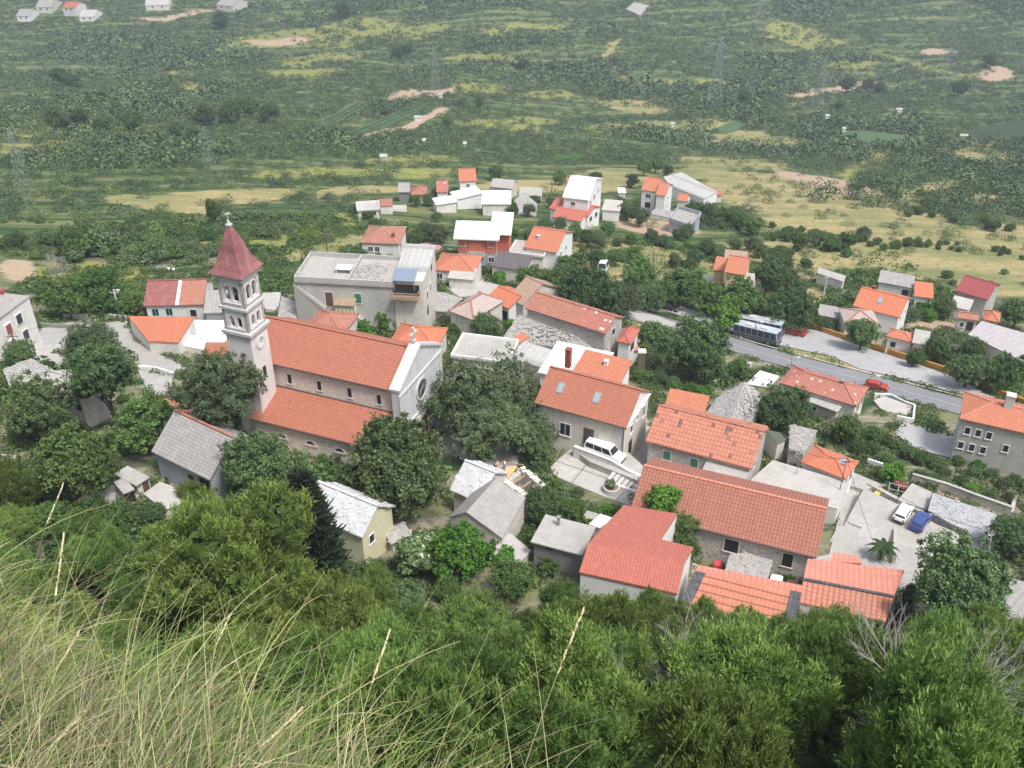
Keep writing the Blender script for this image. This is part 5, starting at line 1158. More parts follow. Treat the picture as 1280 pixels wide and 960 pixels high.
P17=pole('twin-headed lamp pole behind the maroon and orange roof, right one',218,352,217,338,'woodpole',.1,0,'globe','street_lamp','street lamp')
def wire(label,a,b,sag=1.,r=.02,group=None):
    a=np.array(a);b=np.array(b); o=empty('overhead_wire',a,0,label,'wire',group); m=MB(); pv=None
    for i in range(17):
        k=i/16; p=(b-a)*k-np.array((0,0,4*sag*k*(1-k)))
        if pv is not None: m.bar(tuple(pv),tuple(p),r,4)
        pv=p
    m.build('cable','black',o)
wire('black cable from the pole above the rubble roof to the leaning concrete pole',P2[1],P1[1],1.2)
wire('black cable over the car yard from the antenna mast to the right utility pole',P11[1],P13[1],1.5,.025)
wire('black cable from the antenna mast down to the palm in the yard',P11[1],G(1092,693)+(0,0,1),.4,.02)
wire('black cable over the flat white roof between the two antenna masts',P12[1],P11[1],.5)
wire('black cable from the thin pole down to the patched tile house',P5[1],G(955,548)+(0,0,5),.8)
for k in range(1,3): wire('thin cable strung between the bare poles in the dry field',dp[k-1]-(0,0,.3),dp[k]-(0,0,.3),.8,.02,'cables between the field poles')
# pylons
def pylon(label,bx,by,h):
    g=G(bx,by); o=empty('power_pylon',g,R(random.uniform(-30,30)),label,'power pylon'); m=MB()
    w0,w1=h*.11,h*.02
    lv=[0,.2,.38,.53,.66,.77,.86,.93,1.]
    def cor_(k): w=w0+(w1-w0)*min(1,k/.9); return [(-w,-w,h*k),(w,-w,h*k),(w,w,h*k),(-w,w,h*k)]
    for a_,b_ in zip(lv,lv[1:]):
        A,B=cor_(a_),cor_(b_)
        for i in range(4): j=(i+1)%4; m.bar(A[i],B[i],h*.0016,4); m.bar(A[i],B[j],h*.0014,4); m.bar(A[j],B[i],h*.0014,4); m.bar(B[i],B[j],h*.0014,4)
    m.build('lattice','galv',o); m=MB()
    for k,wd in ((.66,.2),(.78,.26),(.9,.18)):
        m.bar((-h*wd,0,h*k),(h*wd,0,h*k),h*.0016,4); m.bar((-h*wd,0,h*k),(0,0,h*(k+.05)),h*.0014,4); m.bar((h*wd,0,h*k),(0,0,h*(k+.05)),h*.0014,4)
    m.build('crossarm','galv',o); tips=[g+np.array((s_*h*wd,0,h*k)) for k,wd in ((.66,.2),(.78,.26),(.9,.18)) for s_ in (-1,1)]; return tips
py_=[pylon('lattice power pylon beside the vineyards at upper centre',545,122,26),pylon('faint tall lattice pylon right of centre above the tan field',892,136,38),pylon('thin lattice pylon at the top edge right of the cemetery',946,38,28),
 pylon('lattice pylon on the slope behind the green fields',1020,141,30),pylon('lattice pylon at the upper right',1178,106,24),pylon('lattice pylon low on the left hillside',34,245,17),pylon('short lattice pylon in the scrub at left of centre',264,214,13)]
for i,(a_,b_) in enumerate(((5,6),(6,0),(1,3),(3,4))):
    for k in (2,3): wire('thin power line across the valley scrub',py_[a_][k],py_[b_][k],4,.05,'power lines across the valley')
# red cloth-covered table and teal bucket
o=empty('garden_table',G(897,711),R(-15),'garden table draped in red cloth beside the white stair railing','table'); m=MB(); m.hexa([(-.55,-.5,0),(.55,-.5,0),(.6,.5,0),(-.55,.5,0)],[(-.45,-.4,.8),(.4,-.4,.75),(.45,.4,.85),(-.4,.42,.8)]); m.build('cloth','redcloth',o)
o=empty('bucket',G(903,705),0,'turquoise bucket behind the red-draped table','bucket'); m=MB(); m.bar((0,0,.0),(0,0,.45),.22,12,.3); m.build('body','teal',o)
# white railing stair
o=empty('stair_railing',G(869,713),0,'white metal stair railing at the end of the red L-shaped house','railing'); a_=P(866,705,o.location.z+2.6)-np.array(o.location); b_=P(890,715,o.location.z+1.2)-np.array(o.location); m=MB(); m.beam(a_,b_,.08,.08); m.beam(a_-(0,0,.9),b_-(0,0,.9),.08,.08)
for k in range(8): p_=a_+(b_-a_)*k/7; m.bar(tuple(p_-(0,0,.9)),tuple(p_),.03,4)
m.build('rail','white',o)
fr=fencewall('fence','white rail fence in front of the long wavy tile roof',[(880,688),(905,694),(932,701)],.25,.12,'white',cat='fence',zoff=.5)
def dish(label,px,py,h):
    g=G(px,py); o=empty('satellite_dish',g+(0,0,h),R(-30),label,'satellite dish'); m=MB(); m.bar((0,0,-1.0),(0,0,0),.04); m.build('mast','galv',o); m=MB()
    for (r0,d0),(r1,d1) in (((.05,.0),(.3,.04)),((.3,.04),(.5,.12))): m.bar((0,-d0,.0+.3*d0),(0,-d1,.3*d1),r0,14,r1)
    m.build('dish','kerb',o)
dish('grey satellite dish at the corner of the flat white roof',1002,590,5.0); dish('white satellite dish over the wall of the patched tile house',846,565,5.0)
# clutter of the yards
def clutter(name,label,px,py,fn,cat,rz=0):
    o=empty(name,G(px,py),rz,label,cat); fn(o); return o
def ac(o): m=MB(); m.box(-.45,-.15,0,.45,.15,.6); m.build('casing','kerb',o)
def bench(o):
    m=MB(); m.box(-.8,-.2,.4,.8,.2,.46); m.build('seat','wood',o)
    for s_ in (-.65,.65): m=MB(); m.box(s_-.06,-.18,0,s_+.06,.18,.4); m.build('leg','wood',o)
def barrel(o):
    m=MB(); m.bar((0,0,0),(0,0,.9),.3,14); m.build('body','greensh',o); m=MB(); m.bar((0,0,.9),(0,0,.95),.32,14); m.build('lid','black',o)
clutter('bench','old wooden bench on the concrete terrace behind the car yard',1100,611,bench,'bench',.4)
clutter('water_barrel','dark green barrel under the bright green vine in the yard',1107,606,barrel,'barrel')
def wheelbarrow(o):
    m=MB(); m.hexa([(-.3,-.2,.3),(.3,-.2,.3),(.3,.2,.3),(-.3,.2,.3)],[(-.5,-.32,.65),(.45,-.32,.65),(.45,.32,.65),(-.5,.32,.65)]); m.build('tray','yellow',o)
    m=MB(); m.bar((.55,-.05,.2),(.55,.05,.2),.2,12); m.build('wheel','tyre',o)
    for s_ in (-.25,.25): m=MB(); m.bar((.5,s_*.3,.25),(-1.0,s_,.6),.03,5); m.bar((-.35,s_,.0),(-.35,s_,.45),.03,5); m.build('handle','wood',o)
clutter('wheelbarrow','yellow wheelbarrow against the wall at the left of the car yard',1096,621,wheelbarrow,'wheelbarrow',.8)
# pergola in front of the terrace
def pergola(o):
    for a_ in (-1.5,0,1.5):
        for b_ in (-.8,.8): m=MB(); m.bar((a_*.7,b_*.7,0),(a_*.7,b_*.7,1.5),.04,6); m.build('post','kerb',o)
    m=MB(); 
    for a_ in (-1.05,0,1.05): m.beam((a_,-.7,1.5),(a_,.7,1.5),.05,.05)
    m.beam((-1.1,-.56,1.45),(1.1,-.56,1.45),.05,.05); m.beam((-1.1,.56,1.45),(1.1,.56,1.45),.05,.05); m.build('beam','kerb',o)
clutter('pergola','thin pale pergola frame beside the pink flowering oleander',1120,622,pergola,'pergola',-.4)
# ================================================================== FOLIAGE
def quads_mesh(name,V,mats,tint,extra=None,mi=None,n4=4):
    """V: (n,4,3) array"""
    n=len(V); me=bpy.data.meshes.new(name); me.vertices.add(n*4); me.vertices.foreach_set('co',V.reshape(-1).astype(np.float32))
    me.loops.add(n*4); me.loops.foreach_set('vertex_index',np.arange(n*4,dtype=np.int32))
    me.polygons.add(n); me.polygons.foreach_set('loop_start',np.arange(0,n*4,4,dtype=np.int32)); me.polygons.foreach_set('loop_total',np.full(n,4,np.int32))
    for k in mats: me.materials.append(MATS[k])
    if mi is not None: me.polygons.foreach_set('material_index',mi.astype(np.int32))
    c=np.ones((n,4,4),np.float32); c[:,:,0]=tint[:,None]; c[:,:,1]=(extra if extra is not None else RS.rand(n))[:,None]; c[:,:,2]=0
    at=me.color_attributes.new('tint','FLOAT_COLOR','POINT'); at.data.foreach_set('color',c.reshape(-1))
    me.update(calc_edges=True); return me
def unit(n): v=RS.randn(n,3); return v/np.linalg.norm(v,axis=1)[:,None]
def leafquads(C,D,s,asp,jit=.8):
    """centres C, outward dirs D, sizes s"""
    n=len(C); nr=D+jit*unit(n); nr/=np.linalg.norm(nr,axis=1)[:,None]
    a=np.cross(nr,unit(n)); a/=np.linalg.norm(a,axis=1)[:,None]+1e-9; b=np.cross(nr,a)
    a*=s[:,None]*.5; b*=(s*asp)[:,None]*.5
    return np.stack([C-a*.5-b,C+a*.8-b*.2,C+a*.4+b,C-a*.9+b*.3],1)
def needles(C,D,s,w):
    n=len(C); d=D+.95*unit(n)+np.array([0,0,.5]); d/=np.linalg.norm(d,axis=1)[:,None]
    a=np.cross(d,unit(n)); a/=np.linalg.norm(a,axis=1)[:,None]+1e-9; a*=(s*w)[:,None]; t=C+d*s[:,None]
    return np.stack([C-a,C+a,t+a*.35,t-a*.35],1)
def lobes(n,spread,rmin,rmax,flat=.8,up=.0,seed=0):
    r=np.random.RandomState(seed); L_=[]
    for i in range(n):
        for _ in range(20):
            p=r.uniform(-1,1,3)
            if 0.25<np.linalg.norm(p)<1 and p[2]>-.65: break
        L_.append((p*np.array([spread,spread,spread*flat])+np.array([0,0,up]),r.uniform(rmin,rmax)))
    return L_
def crown(kind,seed,nl,leafn,size,spread=.62,rmin=.28,rmax=.46,flat=.75,asp=.7,needle=False,core=.62,sub=5):
    L_=lobes(nl,spread,rmin,rmax,flat,0,seed)+[(np.zeros(3),.55)]
    Vs=[];Ts=[]; r=np.random.RandomState(seed+99)
    # second-level clumps on every lobe
    cl=[]
    for c,rr in L_:
        k=sub
        d=unit(k); d[:,2]=np.abs(d[:,2])*.9-.15
        for q in d: cl.append((c+q*rr*(.78 if needle else .66),rr*(r.uniform(.28,.48) if needle else r.uniform(.36,.58)),r.rand()))
        cl.append((c,rr,r.rand()))
    tot=sum(q[1]**2 for q in cl)
    for c,rr,tn in cl:
        n=int(leafn*rr*rr/tot); d=unit(n); low=d[:,2]<-.35; d[low,2]*=-.4; d/=np.linalg.norm(d,axis=1)[:,None]
        rad=rr*(1-np.abs(RS.randn(n))*.16+.05*RS.randn(n)); C=c+d*rad[:,None]*np.array([1,1,.88])
        s=size*(.6+.8*RS.rand(n))
        Vs.append(needles(C,d,s,.13) if needle else leafquads(C,d,s,asp)); Ts.append(np.clip(.08+.55*tn+.45*RS.rand(n)+.12*d[:,2]*0,0,1))
    # woody/leafy inner mass so that the crown is not transparent
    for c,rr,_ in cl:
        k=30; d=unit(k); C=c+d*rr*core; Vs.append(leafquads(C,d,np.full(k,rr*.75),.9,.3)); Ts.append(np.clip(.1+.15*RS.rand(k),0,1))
    V=np.concatenate(Vs); t_=np.concatenate(Ts); return quads_mesh('crown_'+kind,V,['leaf_'+kind],t_)
def crown2(kind,seed,nl,nt_,nper,tr,size,spread=.62,rmin=.26,rmax=.44,flat=.8,elong=1.,needle=False,asp=.7,wid=.3):
    """crown of many small leaf clumps carried on lobes, uneven outline, gaps between the lobes"""
    r=np.random.RandomState(seed*7+3); L_=lobes(nl,spread,rmin,rmax,flat,0,seed)+[(np.zeros(3),.5)]
    w=np.array([q[1]**2 for q in L_]); w/=w.sum(); Vs=[];Ts=[]
    li=r.choice(len(L_),nt_,p=w); cen=np.array([L_[i][0] for i in li]); lr=np.array([L_[i][1] for i in li])
    d=r.randn(nt_,3); d/=np.linalg.norm(d,axis=1)[:,None]; d[:,2]=np.where(d[:,2]<-.4,-d[:,2]*.6,d[:,2]); d/=np.linalg.norm(d,axis=1)[:,None]
    tc=cen+d*(lr*(1+.16*r.randn(nt_)))[:,None]; trr=tr*r.uniform(.55,1.5,nt_); tt=r.rand(nt_)
    up=d*.7+np.array([0,0,.75]); up/=np.linalg.norm(up,axis=1)[:,None]
    lobtint=r.rand(len(L_))[li]
    n=nt_*nper; q=unit(n)*(RS.rand(n)**.45)[:,None]; ti=np.repeat(np.arange(nt_),nper)
    ax=up[ti]; al=(q*ax).sum(1); C=tc[ti]+(q+ax*(al*(elong-1))[:,None])*trr[ti][:,None]
    s_=size*(.6+.8*RS.rand(n)); D=q*.6+ax*.6; D/=np.linalg.norm(D,axis=1)[:,None]+1e-9
    V=needles(C,D,s_,wid) if needle else leafquads(C,D,s_,asp,1.3)
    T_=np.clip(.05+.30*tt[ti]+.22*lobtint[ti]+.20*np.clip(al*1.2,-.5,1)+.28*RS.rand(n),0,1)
    Vs=[V];Ts=[T_]
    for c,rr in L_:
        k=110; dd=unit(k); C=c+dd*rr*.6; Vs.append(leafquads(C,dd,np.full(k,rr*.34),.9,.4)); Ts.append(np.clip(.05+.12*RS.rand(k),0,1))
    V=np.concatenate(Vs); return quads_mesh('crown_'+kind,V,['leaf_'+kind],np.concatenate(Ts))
MESH={}
for k,ps in dict(
   dark=dict(n=3,nl=13,nt_=520,nper=42,tr=.085,size=.052), olive=dict(n=3,nl=15,nt_=560,nper=40,tr=.08,size=.046,spread=.68,asp=.5), mid=dict(n=3,nl=11,nt_=380,nper=40,tr=.095,size=.060,rmin=.24,rmax=.40),
   bright=dict(n=2,nl=9,nt_=240,nper=26,tr=.11,size=.11), pine=dict(n=5,nl=17,nt_=620,nper=85,tr=.072,size=.046,needle=True,flat=.9,spread=.68,rmin=.20,rmax=.36,elong=1.9,wid=.16),
   pinelt=dict(n=2,nl=22,nt_=900,nper=85,tr=.055,size=.036,needle=True,flat=.85,spread=.70,rmin=.18,rmax=.33,elong=1.8,wid=.16), silver=dict(n=1,nl=8,nt_=160,nper=20,tr=.1,size=.09)).items():
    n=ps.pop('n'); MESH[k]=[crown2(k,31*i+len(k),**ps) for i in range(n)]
MESH['oleander']=[crown('oleander',5,8,2600,.14)]; MESH['white']=[crown('white',8,9,3600,.13)]
# light shrubs for the fields
def shrubmesh(seed,kind='far',n=1500,size=.12):
    L_=lobes(6,.55,.3,.5,.6,0,seed); Vs=[];Ts=[]
    for c,rr in L_+[(np.zeros(3),.6)]:
        k=int(n/7); d=unit(k); d[:,2]=np.abs(d[:,2])*.9-.2; C=c+d*rr*(1-.2*RS.rand(k))[:,None]; Vs.append(leafquads(C,d,size*(.6+.7*RS.rand(k)),.8)); Ts.append(np.clip(.1+.8*RS.rand(k),0,1))
    return quads_mesh('crown_shrub',np.concatenate(Vs),['leaf_'+kind],np.concatenate(Ts))
MESH['shrub']=[shrubmesh(s) for s in (1,2,3,4)]; MESH['shrubg']=[shrubmesh(s,'mid') for s in (5,6)]
def trunkmesh(seed,conifer=False,H0=1.25):
    r=random.Random(seed); m=MB(); rr=.085
    pts=[(0,0,-.15)]; 
    for i in range(1,6): pts.append((r.uniform(-.05,.05)*i*.6,r.uniform(-.05,.05)*i*.6,H0*i/5))
    for i,(a,b) in enumerate(zip(pts,pts[1:])): m.bar(a,b,rr*(1-i*.15),7,rr*(1-(i+1)*.15))
    for i in range(7):
        k=r.uniform(.4,.95); z=H0*k; a=r.uniform(0,6.28); l=r.uniform(.45,.75); s=(pts[3][0],pts[3][1],z); e=(math.cos(a)*l*.6,math.sin(a)*l*.6,z+l*.35); e2=(math.cos(a+.3)*l,math.sin(a+.3)*l,z+l*.65)
        m.bar(s,e,.035,5,.022); m.bar(e,e2,.022,5,.01)
    o=m.build('tmp','bark'); me=o.data; bpy.data.objects.remove(o); me.name='trunk'; return me
TR=[trunkmesh(i) for i in range(4)]
cnt=0
def tree(loc,r,kind,label,name='tree',cat='tree',group=None,cz=1.15,zs=1.0,mi=None,trunk=True,rz=None):
    global cnt; cnt+=1
    o=bpy.data.objects.new(name,None); COL.objects.link(o); o.location=[float(a) for a in loc]; o.empty_display_size=.3
    o.rotation_euler=(0,0,RS.rand()*6.28 if rz is None else rz); o.scale=(r,r*RS.uniform(.92,1.08),r*zs); tag(o,label,cat,group)
    ms=MESH[kind]; me=ms[(cnt if mi is None else mi)%len(ms)]
    c=bpy.data.objects.new('crown',me); COL.objects.link(c); c.parent=o; c.location=(0,0,cz)
    if trunk: t_=bpy.data.objects.new('trunk',TR[cnt%4]); COL.objects.link(t_); t_.parent=o; t_.scale=(.8,.8,max(.5,cz*.62))
    return o
TREES=[]
def treepx(px,py,rp,kind,label,name='tree',cat='tree',group=None,cz=.84,zs=1.0,**k):
    d=150.; rp=rp*1.10
    for _ in range(8):
        r=rp*d/FOC*1.0/1.02; g=G(px,py,r*cz*zs); d=depth(g)
    base=np.array([g[0],g[1],float(T(g[0],g[1]))-.1]); TREES.append((g[0],g[1],r))
    return tree(base,r,kind,label,name,cat,group,cz,zs,**k)
big=[(868,440,46,'dark','large round dark tree below the main road, left of the white patio'),
(493,588,80,'dark','very large round dark tree in front of the church facade'),
(590,505,60,'olive','spreading olive-green tree at the right of the church facade'),
(645,495,58,'olive','olive-green tree directly left of the skylight house'),
(610,538,50,'olive','lowest olive-green tree of the churchyard group, above the workers'),
(703,528,32,'dark','small dark tree between churchyard trees and the white van'),
(672,550,34,'olive','olive-green tree at the upper left corner of the courtyard'),
(332,592,66,'dark','round dark tree between the grey barn and the big tree at the church'),
(276,491,58,'olive','broad olive-green tree at the foot of the bell tower'),
(45,518,52,'dark','dark tree at the left picture edge below the rubble roof'),
(85,578,68,'mid','broad mid-green tree above the small red-door shed'),
(176,530,50,'mid','mid-green tree between the grey gable house and the grey barn'),
(128,468,52,'dark','dark tree below the white street left of the bell tower'),
(108,432,38,'olive','olive-green tree beside the left street'),
(82,372,34,'mid','tree behind the big white house at left, above its yard'),
(120,365,36,'mid','second tree behind the left street, next to the leaning pole'),
(158,372,28,'mid','tree immediately left of the maroon and orange roof'),
(25,440,22,'dark','small tree in front of the big white house wall'),
(483,398,19,'bright','bright green vine tree against the big grey flat house'),
(455,412,16,'bright','low bright green shrub below the outside stairs'),
(607,408,24,'dark','dark round tree left of the stone slab roof and beige terrace'),
(600,385,0,'dark','')]
big=big[:-1]+[(738,372,46,'dark','large dark tree behind the long half-speckled roof'),
(700,352,30,'mid','tree behind the tan tile roof'),(668,348,26,'mid','tree left of the middle street behind the orange gabled house'),
(780,378,26,'olive','pale olive tree at the end of the long half-speckled roof'),
(813,372,22,'dark','round tree beside the lane above the path'),(850,358,34,'mid','roadside tree left of the dark parked car'),
(800,345,26,'mid','tree at the lower edge of the dry field'),(888,372,30,'mid','roadside tree above the lane, left of the coaches'),
(905,395,26,'bright','brighter roadside tree just left of the coaches'),(935,378,34,'mid','tree directly above the coaches'),
(985,385,36,'dark','dark tree above the dark red car'),(1005,398,22,'mid','small tree at the start of the orange-brown wall'),
(960,345,26,'dark','dark tree behind the beige house porch'),(985,360,24,'dark','dark tree right of the beige house garden'),
(905,318,14,'dark','small dark tree behind the beige house'),
(1079,418,25,'dark','dark palm-like tree beside the pinkish-orange hipped roof'),(1143,446,16,'mid','tree behind the orange-brown wall below the small white house end'),
(1176,440,22,'mid','tree with a slim pole rising beside it'),(1178,384,18,'dark','dark tree between the bright orange lean-to and the crimson-roofed house'),
(1218,436,20,'dark','dark tree in front of the long lilac roof'),(1212,462,30,'dark','dense dark tree above the end of the orange-brown wall'),
(1250,468,28,'mid','tree right of the dense dark one at the right edge by the wall'),(1272,392,24,'dark','dark tree at the right edge beside the rounded orange roof'),
(1278,452,14,'mid','small tree at the right edge below the lilac roof'),
(1194,738,70,'dark','very large dark tree below the car yard'),(1272,672,38,'dark','dark tree at the right edge beside the blue-grey slab roof'),
(832,628,28,'bright','bright green tree in front of the long wavy tile roof'),(855,655,24,'mid','dark green bushes between the red L-shaped house and the long roof'),
(862,684,22,'mid','garden tree at the notch of the red L-shaped house'),(930,716,14,'silver','silvery shrub beside the rough concrete garden roof'),
(978,512,36,'dark','dark tree in front of the salmon hipped house'),(1056,535,26,'mid','round bush tree right of the stone lean-to'),
(680,630,32,'dark','dark bushy tree right of the roofless ruin'),(712,640,24,'mid','mid-green bush below the courtyard'),
(925,460,18,'mid','small bush beside the big round tree and road'),
(575,690,44,'bright','bright green broadleaf tree in front of the worn slate roof'),(520,690,38,'white','shrub with pale blossom below the cream-walled house'),
(640,720,36,'mid','green tree left of the grey block house'),(1115,590,18,'bright','bright green vine over the barrel in the yard'),
(1128,606,11,'oleander','pink flowering oleander beside the pergola'),
(820,420,26,'dark','dark bushes right of the balcony house'),(805,440,16,'mid','shrub in front of the freestanding pillar'),
(760,598,0,'white','')]
for px,py,rp,k,lb in big:
    if rp: treepx(px,py,rp,k,lb,name='broadleaf_tree',cz=1.55 if 'bell tower' in lb else 2.2 if 'front of the long wavy' in lb else 1.9 if 'between the red L' in lb else 1.5 if 'at the notch' in lb else .84)
tree(np.array(P(764,614,zt))+(0,0,.3),.85,'white','bushy white-flowering plant growing in the round planter',name='plant',cat='plant',cz=.8,trunk=False)
# hedges and garden bushes: lists, one group
gb=[(740,640),(760,636),(780,640),(690,655),(735,660),(812,628),(700,605),(722,618),(360,548),(372,556),(395,560),(320,560),(400,575),(120,505),(1095,545),(1110,550),(1125,560),(1140,565),(1155,575),(1170,580),(1185,590),(1150,592),(1165,600),(1180,605),(1200,600),(1220,590),(1240,595),(1255,605),(1270,600),(1215,612),(1240,620),(1265,625),(1225,580),(1200,578),(1262,580),(1088,560),(1105,570),(1075,560),
(985,655),(1003,665),(985,690),(1000,705),(990,718),(812,452),(825,470),(845,478),(860,486),(800,470),(905,475),(880,490),(1030,398),(1048,404),(1064,412),(1015,400),(1035,405),(1205,445),(540,395),(556,402),(572,408),(520,398),(590,425),(640,405),(660,400),(1150,380),(1160,392),(1140,395),(1128,385),(60,455),(95,470),(150,500),(160,545),(55,600),(120,610),(140,590),(205,545),(430,320),(450,318),(470,322),(490,325),(425,335),(520,330),(640,325),(655,330),(625,345),(620,330),(600,340)]
for px,py in gb:
    treepx(px+random.uniform(-3,3),py+random.uniform(-3,3),random.uniform(9,15),random.choice(['mid','olive','mid','dark','bright']),'leafy garden bush among the houses',name='garden_bush',cat='bush',group='garden bushes among the village houses',cz=.6,zs=.9,trunk=False)
for (x0,y0,x1,y1,n_) in ((865,262,1000,292,22),(890,275,1060,312,22),(1000,292,1130,306,18),(950,300,1010,330,12),(1130,300,1290,318,18),(820,300,900,318,12),(1060,232,1200,250,14),(700,338,760,350,6),(1180,340,1200,350,2),(720,316,800,300,5),(1120,262,1280,285,14)):
    for _ in range(n_):
        t_=random.random(); treepx(x0+(x1-x0)*t_+random.uniform(-6,6),y0+(y1-y0)*t_+random.uniform(-5,5),random.uniform(4,9),random.choice(['mid','dark','mid','olive']),'green bush of the hedge lines across the dry meadows',name='hedge_bush',cat='bush',group='bushes along the hedge lines of the dry meadows',cz=.6,trunk=False)
# village greenery fill behind/around houses (far cluster)
for px,py,rp in [(520,250,9),(535,250,8),(560,243,8),(590,250,9),(545,243,8),(640,262,10),(660,262,9),(680,280,9),(700,280,10),(665,295,12),(690,292,12),(720,290,12),(735,298,13),(760,285,10),(785,265,12),(800,270,14),(775,255,10),(750,300,12),(690,252,8),(670,250,8),(700,222,10),(745,222,10),(868,262,14),(885,265,16),(905,270,14),(925,275,14),(860,290,12),(940,282,14),(770,320,14),(790,318,12),(745,322,14),(720,325,13),(705,330,13),(640,292,10),(545,270,8),(530,290,14),(550,292,14),(515,300,12),(790,225,10),(820,205,12),(805,208,12),(835,212,8),(850,292,9),(830,300,9),(815,292,9),(790,298,9),(870,320,12),(885,310,12),(950,312,12),(965,320,14),(980,330,12),(990,345,12),(860,330,12),(845,325,10),(920,305,10),(940,305,10),(1000,300,14),(1020,298,12),(1040,302,13),(1060,300,12),(1080,290,10),(470,278,9),(460,270,9),(440,262,9)]:
    treepx(px,py,rp*1.1,random.choice(['mid','dark','olive','mid']),'green tree in the gardens and hedgerows around the far group of houses',name='hedgerow_tree',cat='tree',group='trees around the far group of houses',cz=.85)
# dark conifer & others
def cypress(px,py,wpx,hpx,label,kindm='cyp',wide=.5):
    g=G(px,py); d=depth(g); h=hpx*d/FOC/.83; r=wpx*d/FOC/2
    n=9000; z=RS.rand(n)**.8; env=np.sin(np.clip(z,0,1)*math.pi*.9+.25)**.8*(1-z*.45); a=RS.rand(n)*6.28
    br=.72+.28*np.sin(a*5+z*23)*np.cos(z*41+a*2); rad=r*env*br*(1-.25*np.abs(RS.randn(n)))
    C=np.stack([rad*np.cos(a),rad*np.sin(a),z*h],1); D=np.stack([np.cos(a),np.sin(a),np.full(n,.5)],1)
    V=needles(C,D,np.full(n,.06*h)*(.6+.7*RS.rand(n)),.12); me=quads_mesh('crown_conifer',V,['leaf_cyp'],RS.rand(n))
    o=empty('conifer',g-(0,0,.2),0,label,'tree'); c=bpy.data.objects.new('crown',me); COL.objects.link(c); c.parent=o
    m=MB(); m.bar((0,0,-.3),(0,0,h*.85),r*.12,7,.03); m.build('trunk','bark',o); TREES.append((g[0],g[1],r))
cypress(400,768,104,182,'dark ragged conifer in front of the cream-walled house with white stone roof')
cypress(1122,795,26,72,'narrow dark ivy-clad cypress against the right end of the pink-orange roof')
treepx(599,127,5,'dark','slim dark poplar beside the vineyards on the valley floor',name='poplar_tree',cz=1.2,zs=2.6)
treepx(264,262,9,'mid','tall slim poplar on the meadow above the bell tower',name='poplar_tree',cz=1.1,zs=2.3)
# palm-like plant in yard
o=empty('palm',G(1100,700),0,'spiky young palm in the corner of the car yard','palm'); m=MB(); m.bar((0,0,-.2),(0,0,1.6),.2,8,.16); m.build('trunk','bark',o)
for i in range(16):
    a=i*.393*1.0+.1; l=1.9; m=MB(); pv=None
    for k in range(7):
        t_=k/6; p=np.array((math.cos(a)*l*t_,math.sin(a)*l*t_,1.6+1.3*t_-1.9*t_*t_+.5*(i%2)*t_)); w_=.26*math.sin(math.pi*min(1,t_+.12))+.02; sd=np.array((-math.sin(a),math.cos(a),0))*w_
        if pv is not None: m.face([pv[0]-pv[1],p-sd,p+sd,pv[0]+pv[1]]);
        pv=(p,sd)
    m.build('frond','leaf_mid',o)
# ------------- pine belt
top=[(-60,560),(0,575),(60,600),(110,655),(150,668),(190,650),(250,640),(330,650),(400,700),(440,720),(500,735),(560,735),(640,745),(700,735),(760,737),(840,748),(900,752),(960,768),(1000,772),(1060,760),(1110,790),(1180,785),(1240,780),(1340,775)]
tx,tyy=zip(*top); PN=0; placed=[]
def tryp(x,y,r,kind,zs,cz=1.15):
    z=float(T(x,y))
    q=proj((x,y,z+r*(cz*zs+.55*zs)));
    if q[1]<np.interp(q[0],tx,tyy): return False
    for (a,b,c) in placed:
        if math.hypot(x-a,y-b)<(c+r)*.60: return False
    for f in FOOT:
        if inpoly(x,y,f): return False
    placed.append((x,y,r)); tree((x,y,z-.2),r,kind,'bushy green pine in the dense belt of pines below the viewpoint',name='pine_tree',cat='pine tree',group='pines in the belt below the viewpoint',zs=zs,cz=cz); return True
def pinepx(px,py,rp,kind,label,zs=1.15):
    d=60.
    for _ in range(8): r=rp*d/FOC; g=G(px,py,r*1.15*zs); d=depth(g)
    placed.append((g[0],g[1],r)); tree((g[0],g[1],float(T(g[0],g[1]))-.2),r,kind,label,name='pine_tree',cat='pine tree',zs=zs)
pinepx(290,722,136,'pinelt','very large yellow-green pine just beyond the dry grass at left')
pinepx(395,800,92,'pinelt','yellow-green pine lower right of the very large yellow-green pine')
pinepx(215,700,60,'pinelt','yellow-green pine crown left of the very large yellow-green pine')
pinepx(720,905,130,'pine','big pine at the bottom centre of the picture')
pinepx(930,890,120,'pine','big pine at the bottom right of centre')
pinepx(1180,900,120,'pine','big pine at the bottom right corner')
pinepx(1045,800,62,'pine','rounded pine in front of the pink and orange roof')
pinepx(590,830,80,'pine','pine with open dark gap on its left, bottom centre')
pinepx(880,792,44,'pine','pine at the left end of the roof with dark end bands')
pinepx(940,806,48,'pine','pine in front of the middle of the roof with dark end bands')
pinepx(705,765,46,'pine','pine below the left corner of the red L-shaped house')
pinepx(765,778,46,'pine','pine below the middle of the red L-shaped house eave')
pinepx(830,790,56,'pine','pine covering the eave of the red L-shaped house')
for _ in range(9000):
    y=RS.uniform(20,84); x=RS.uniform(-.66*y-18,.66*y+18); r=RS.uniform(2.2,3.8)
    if len(placed)>150: break
    tryp(x,y,r,'pine' if RS.rand()<.88 or x>-8 else 'pinelt',RS.uniform(1.1,1.6))
print('PINES',len(placed))
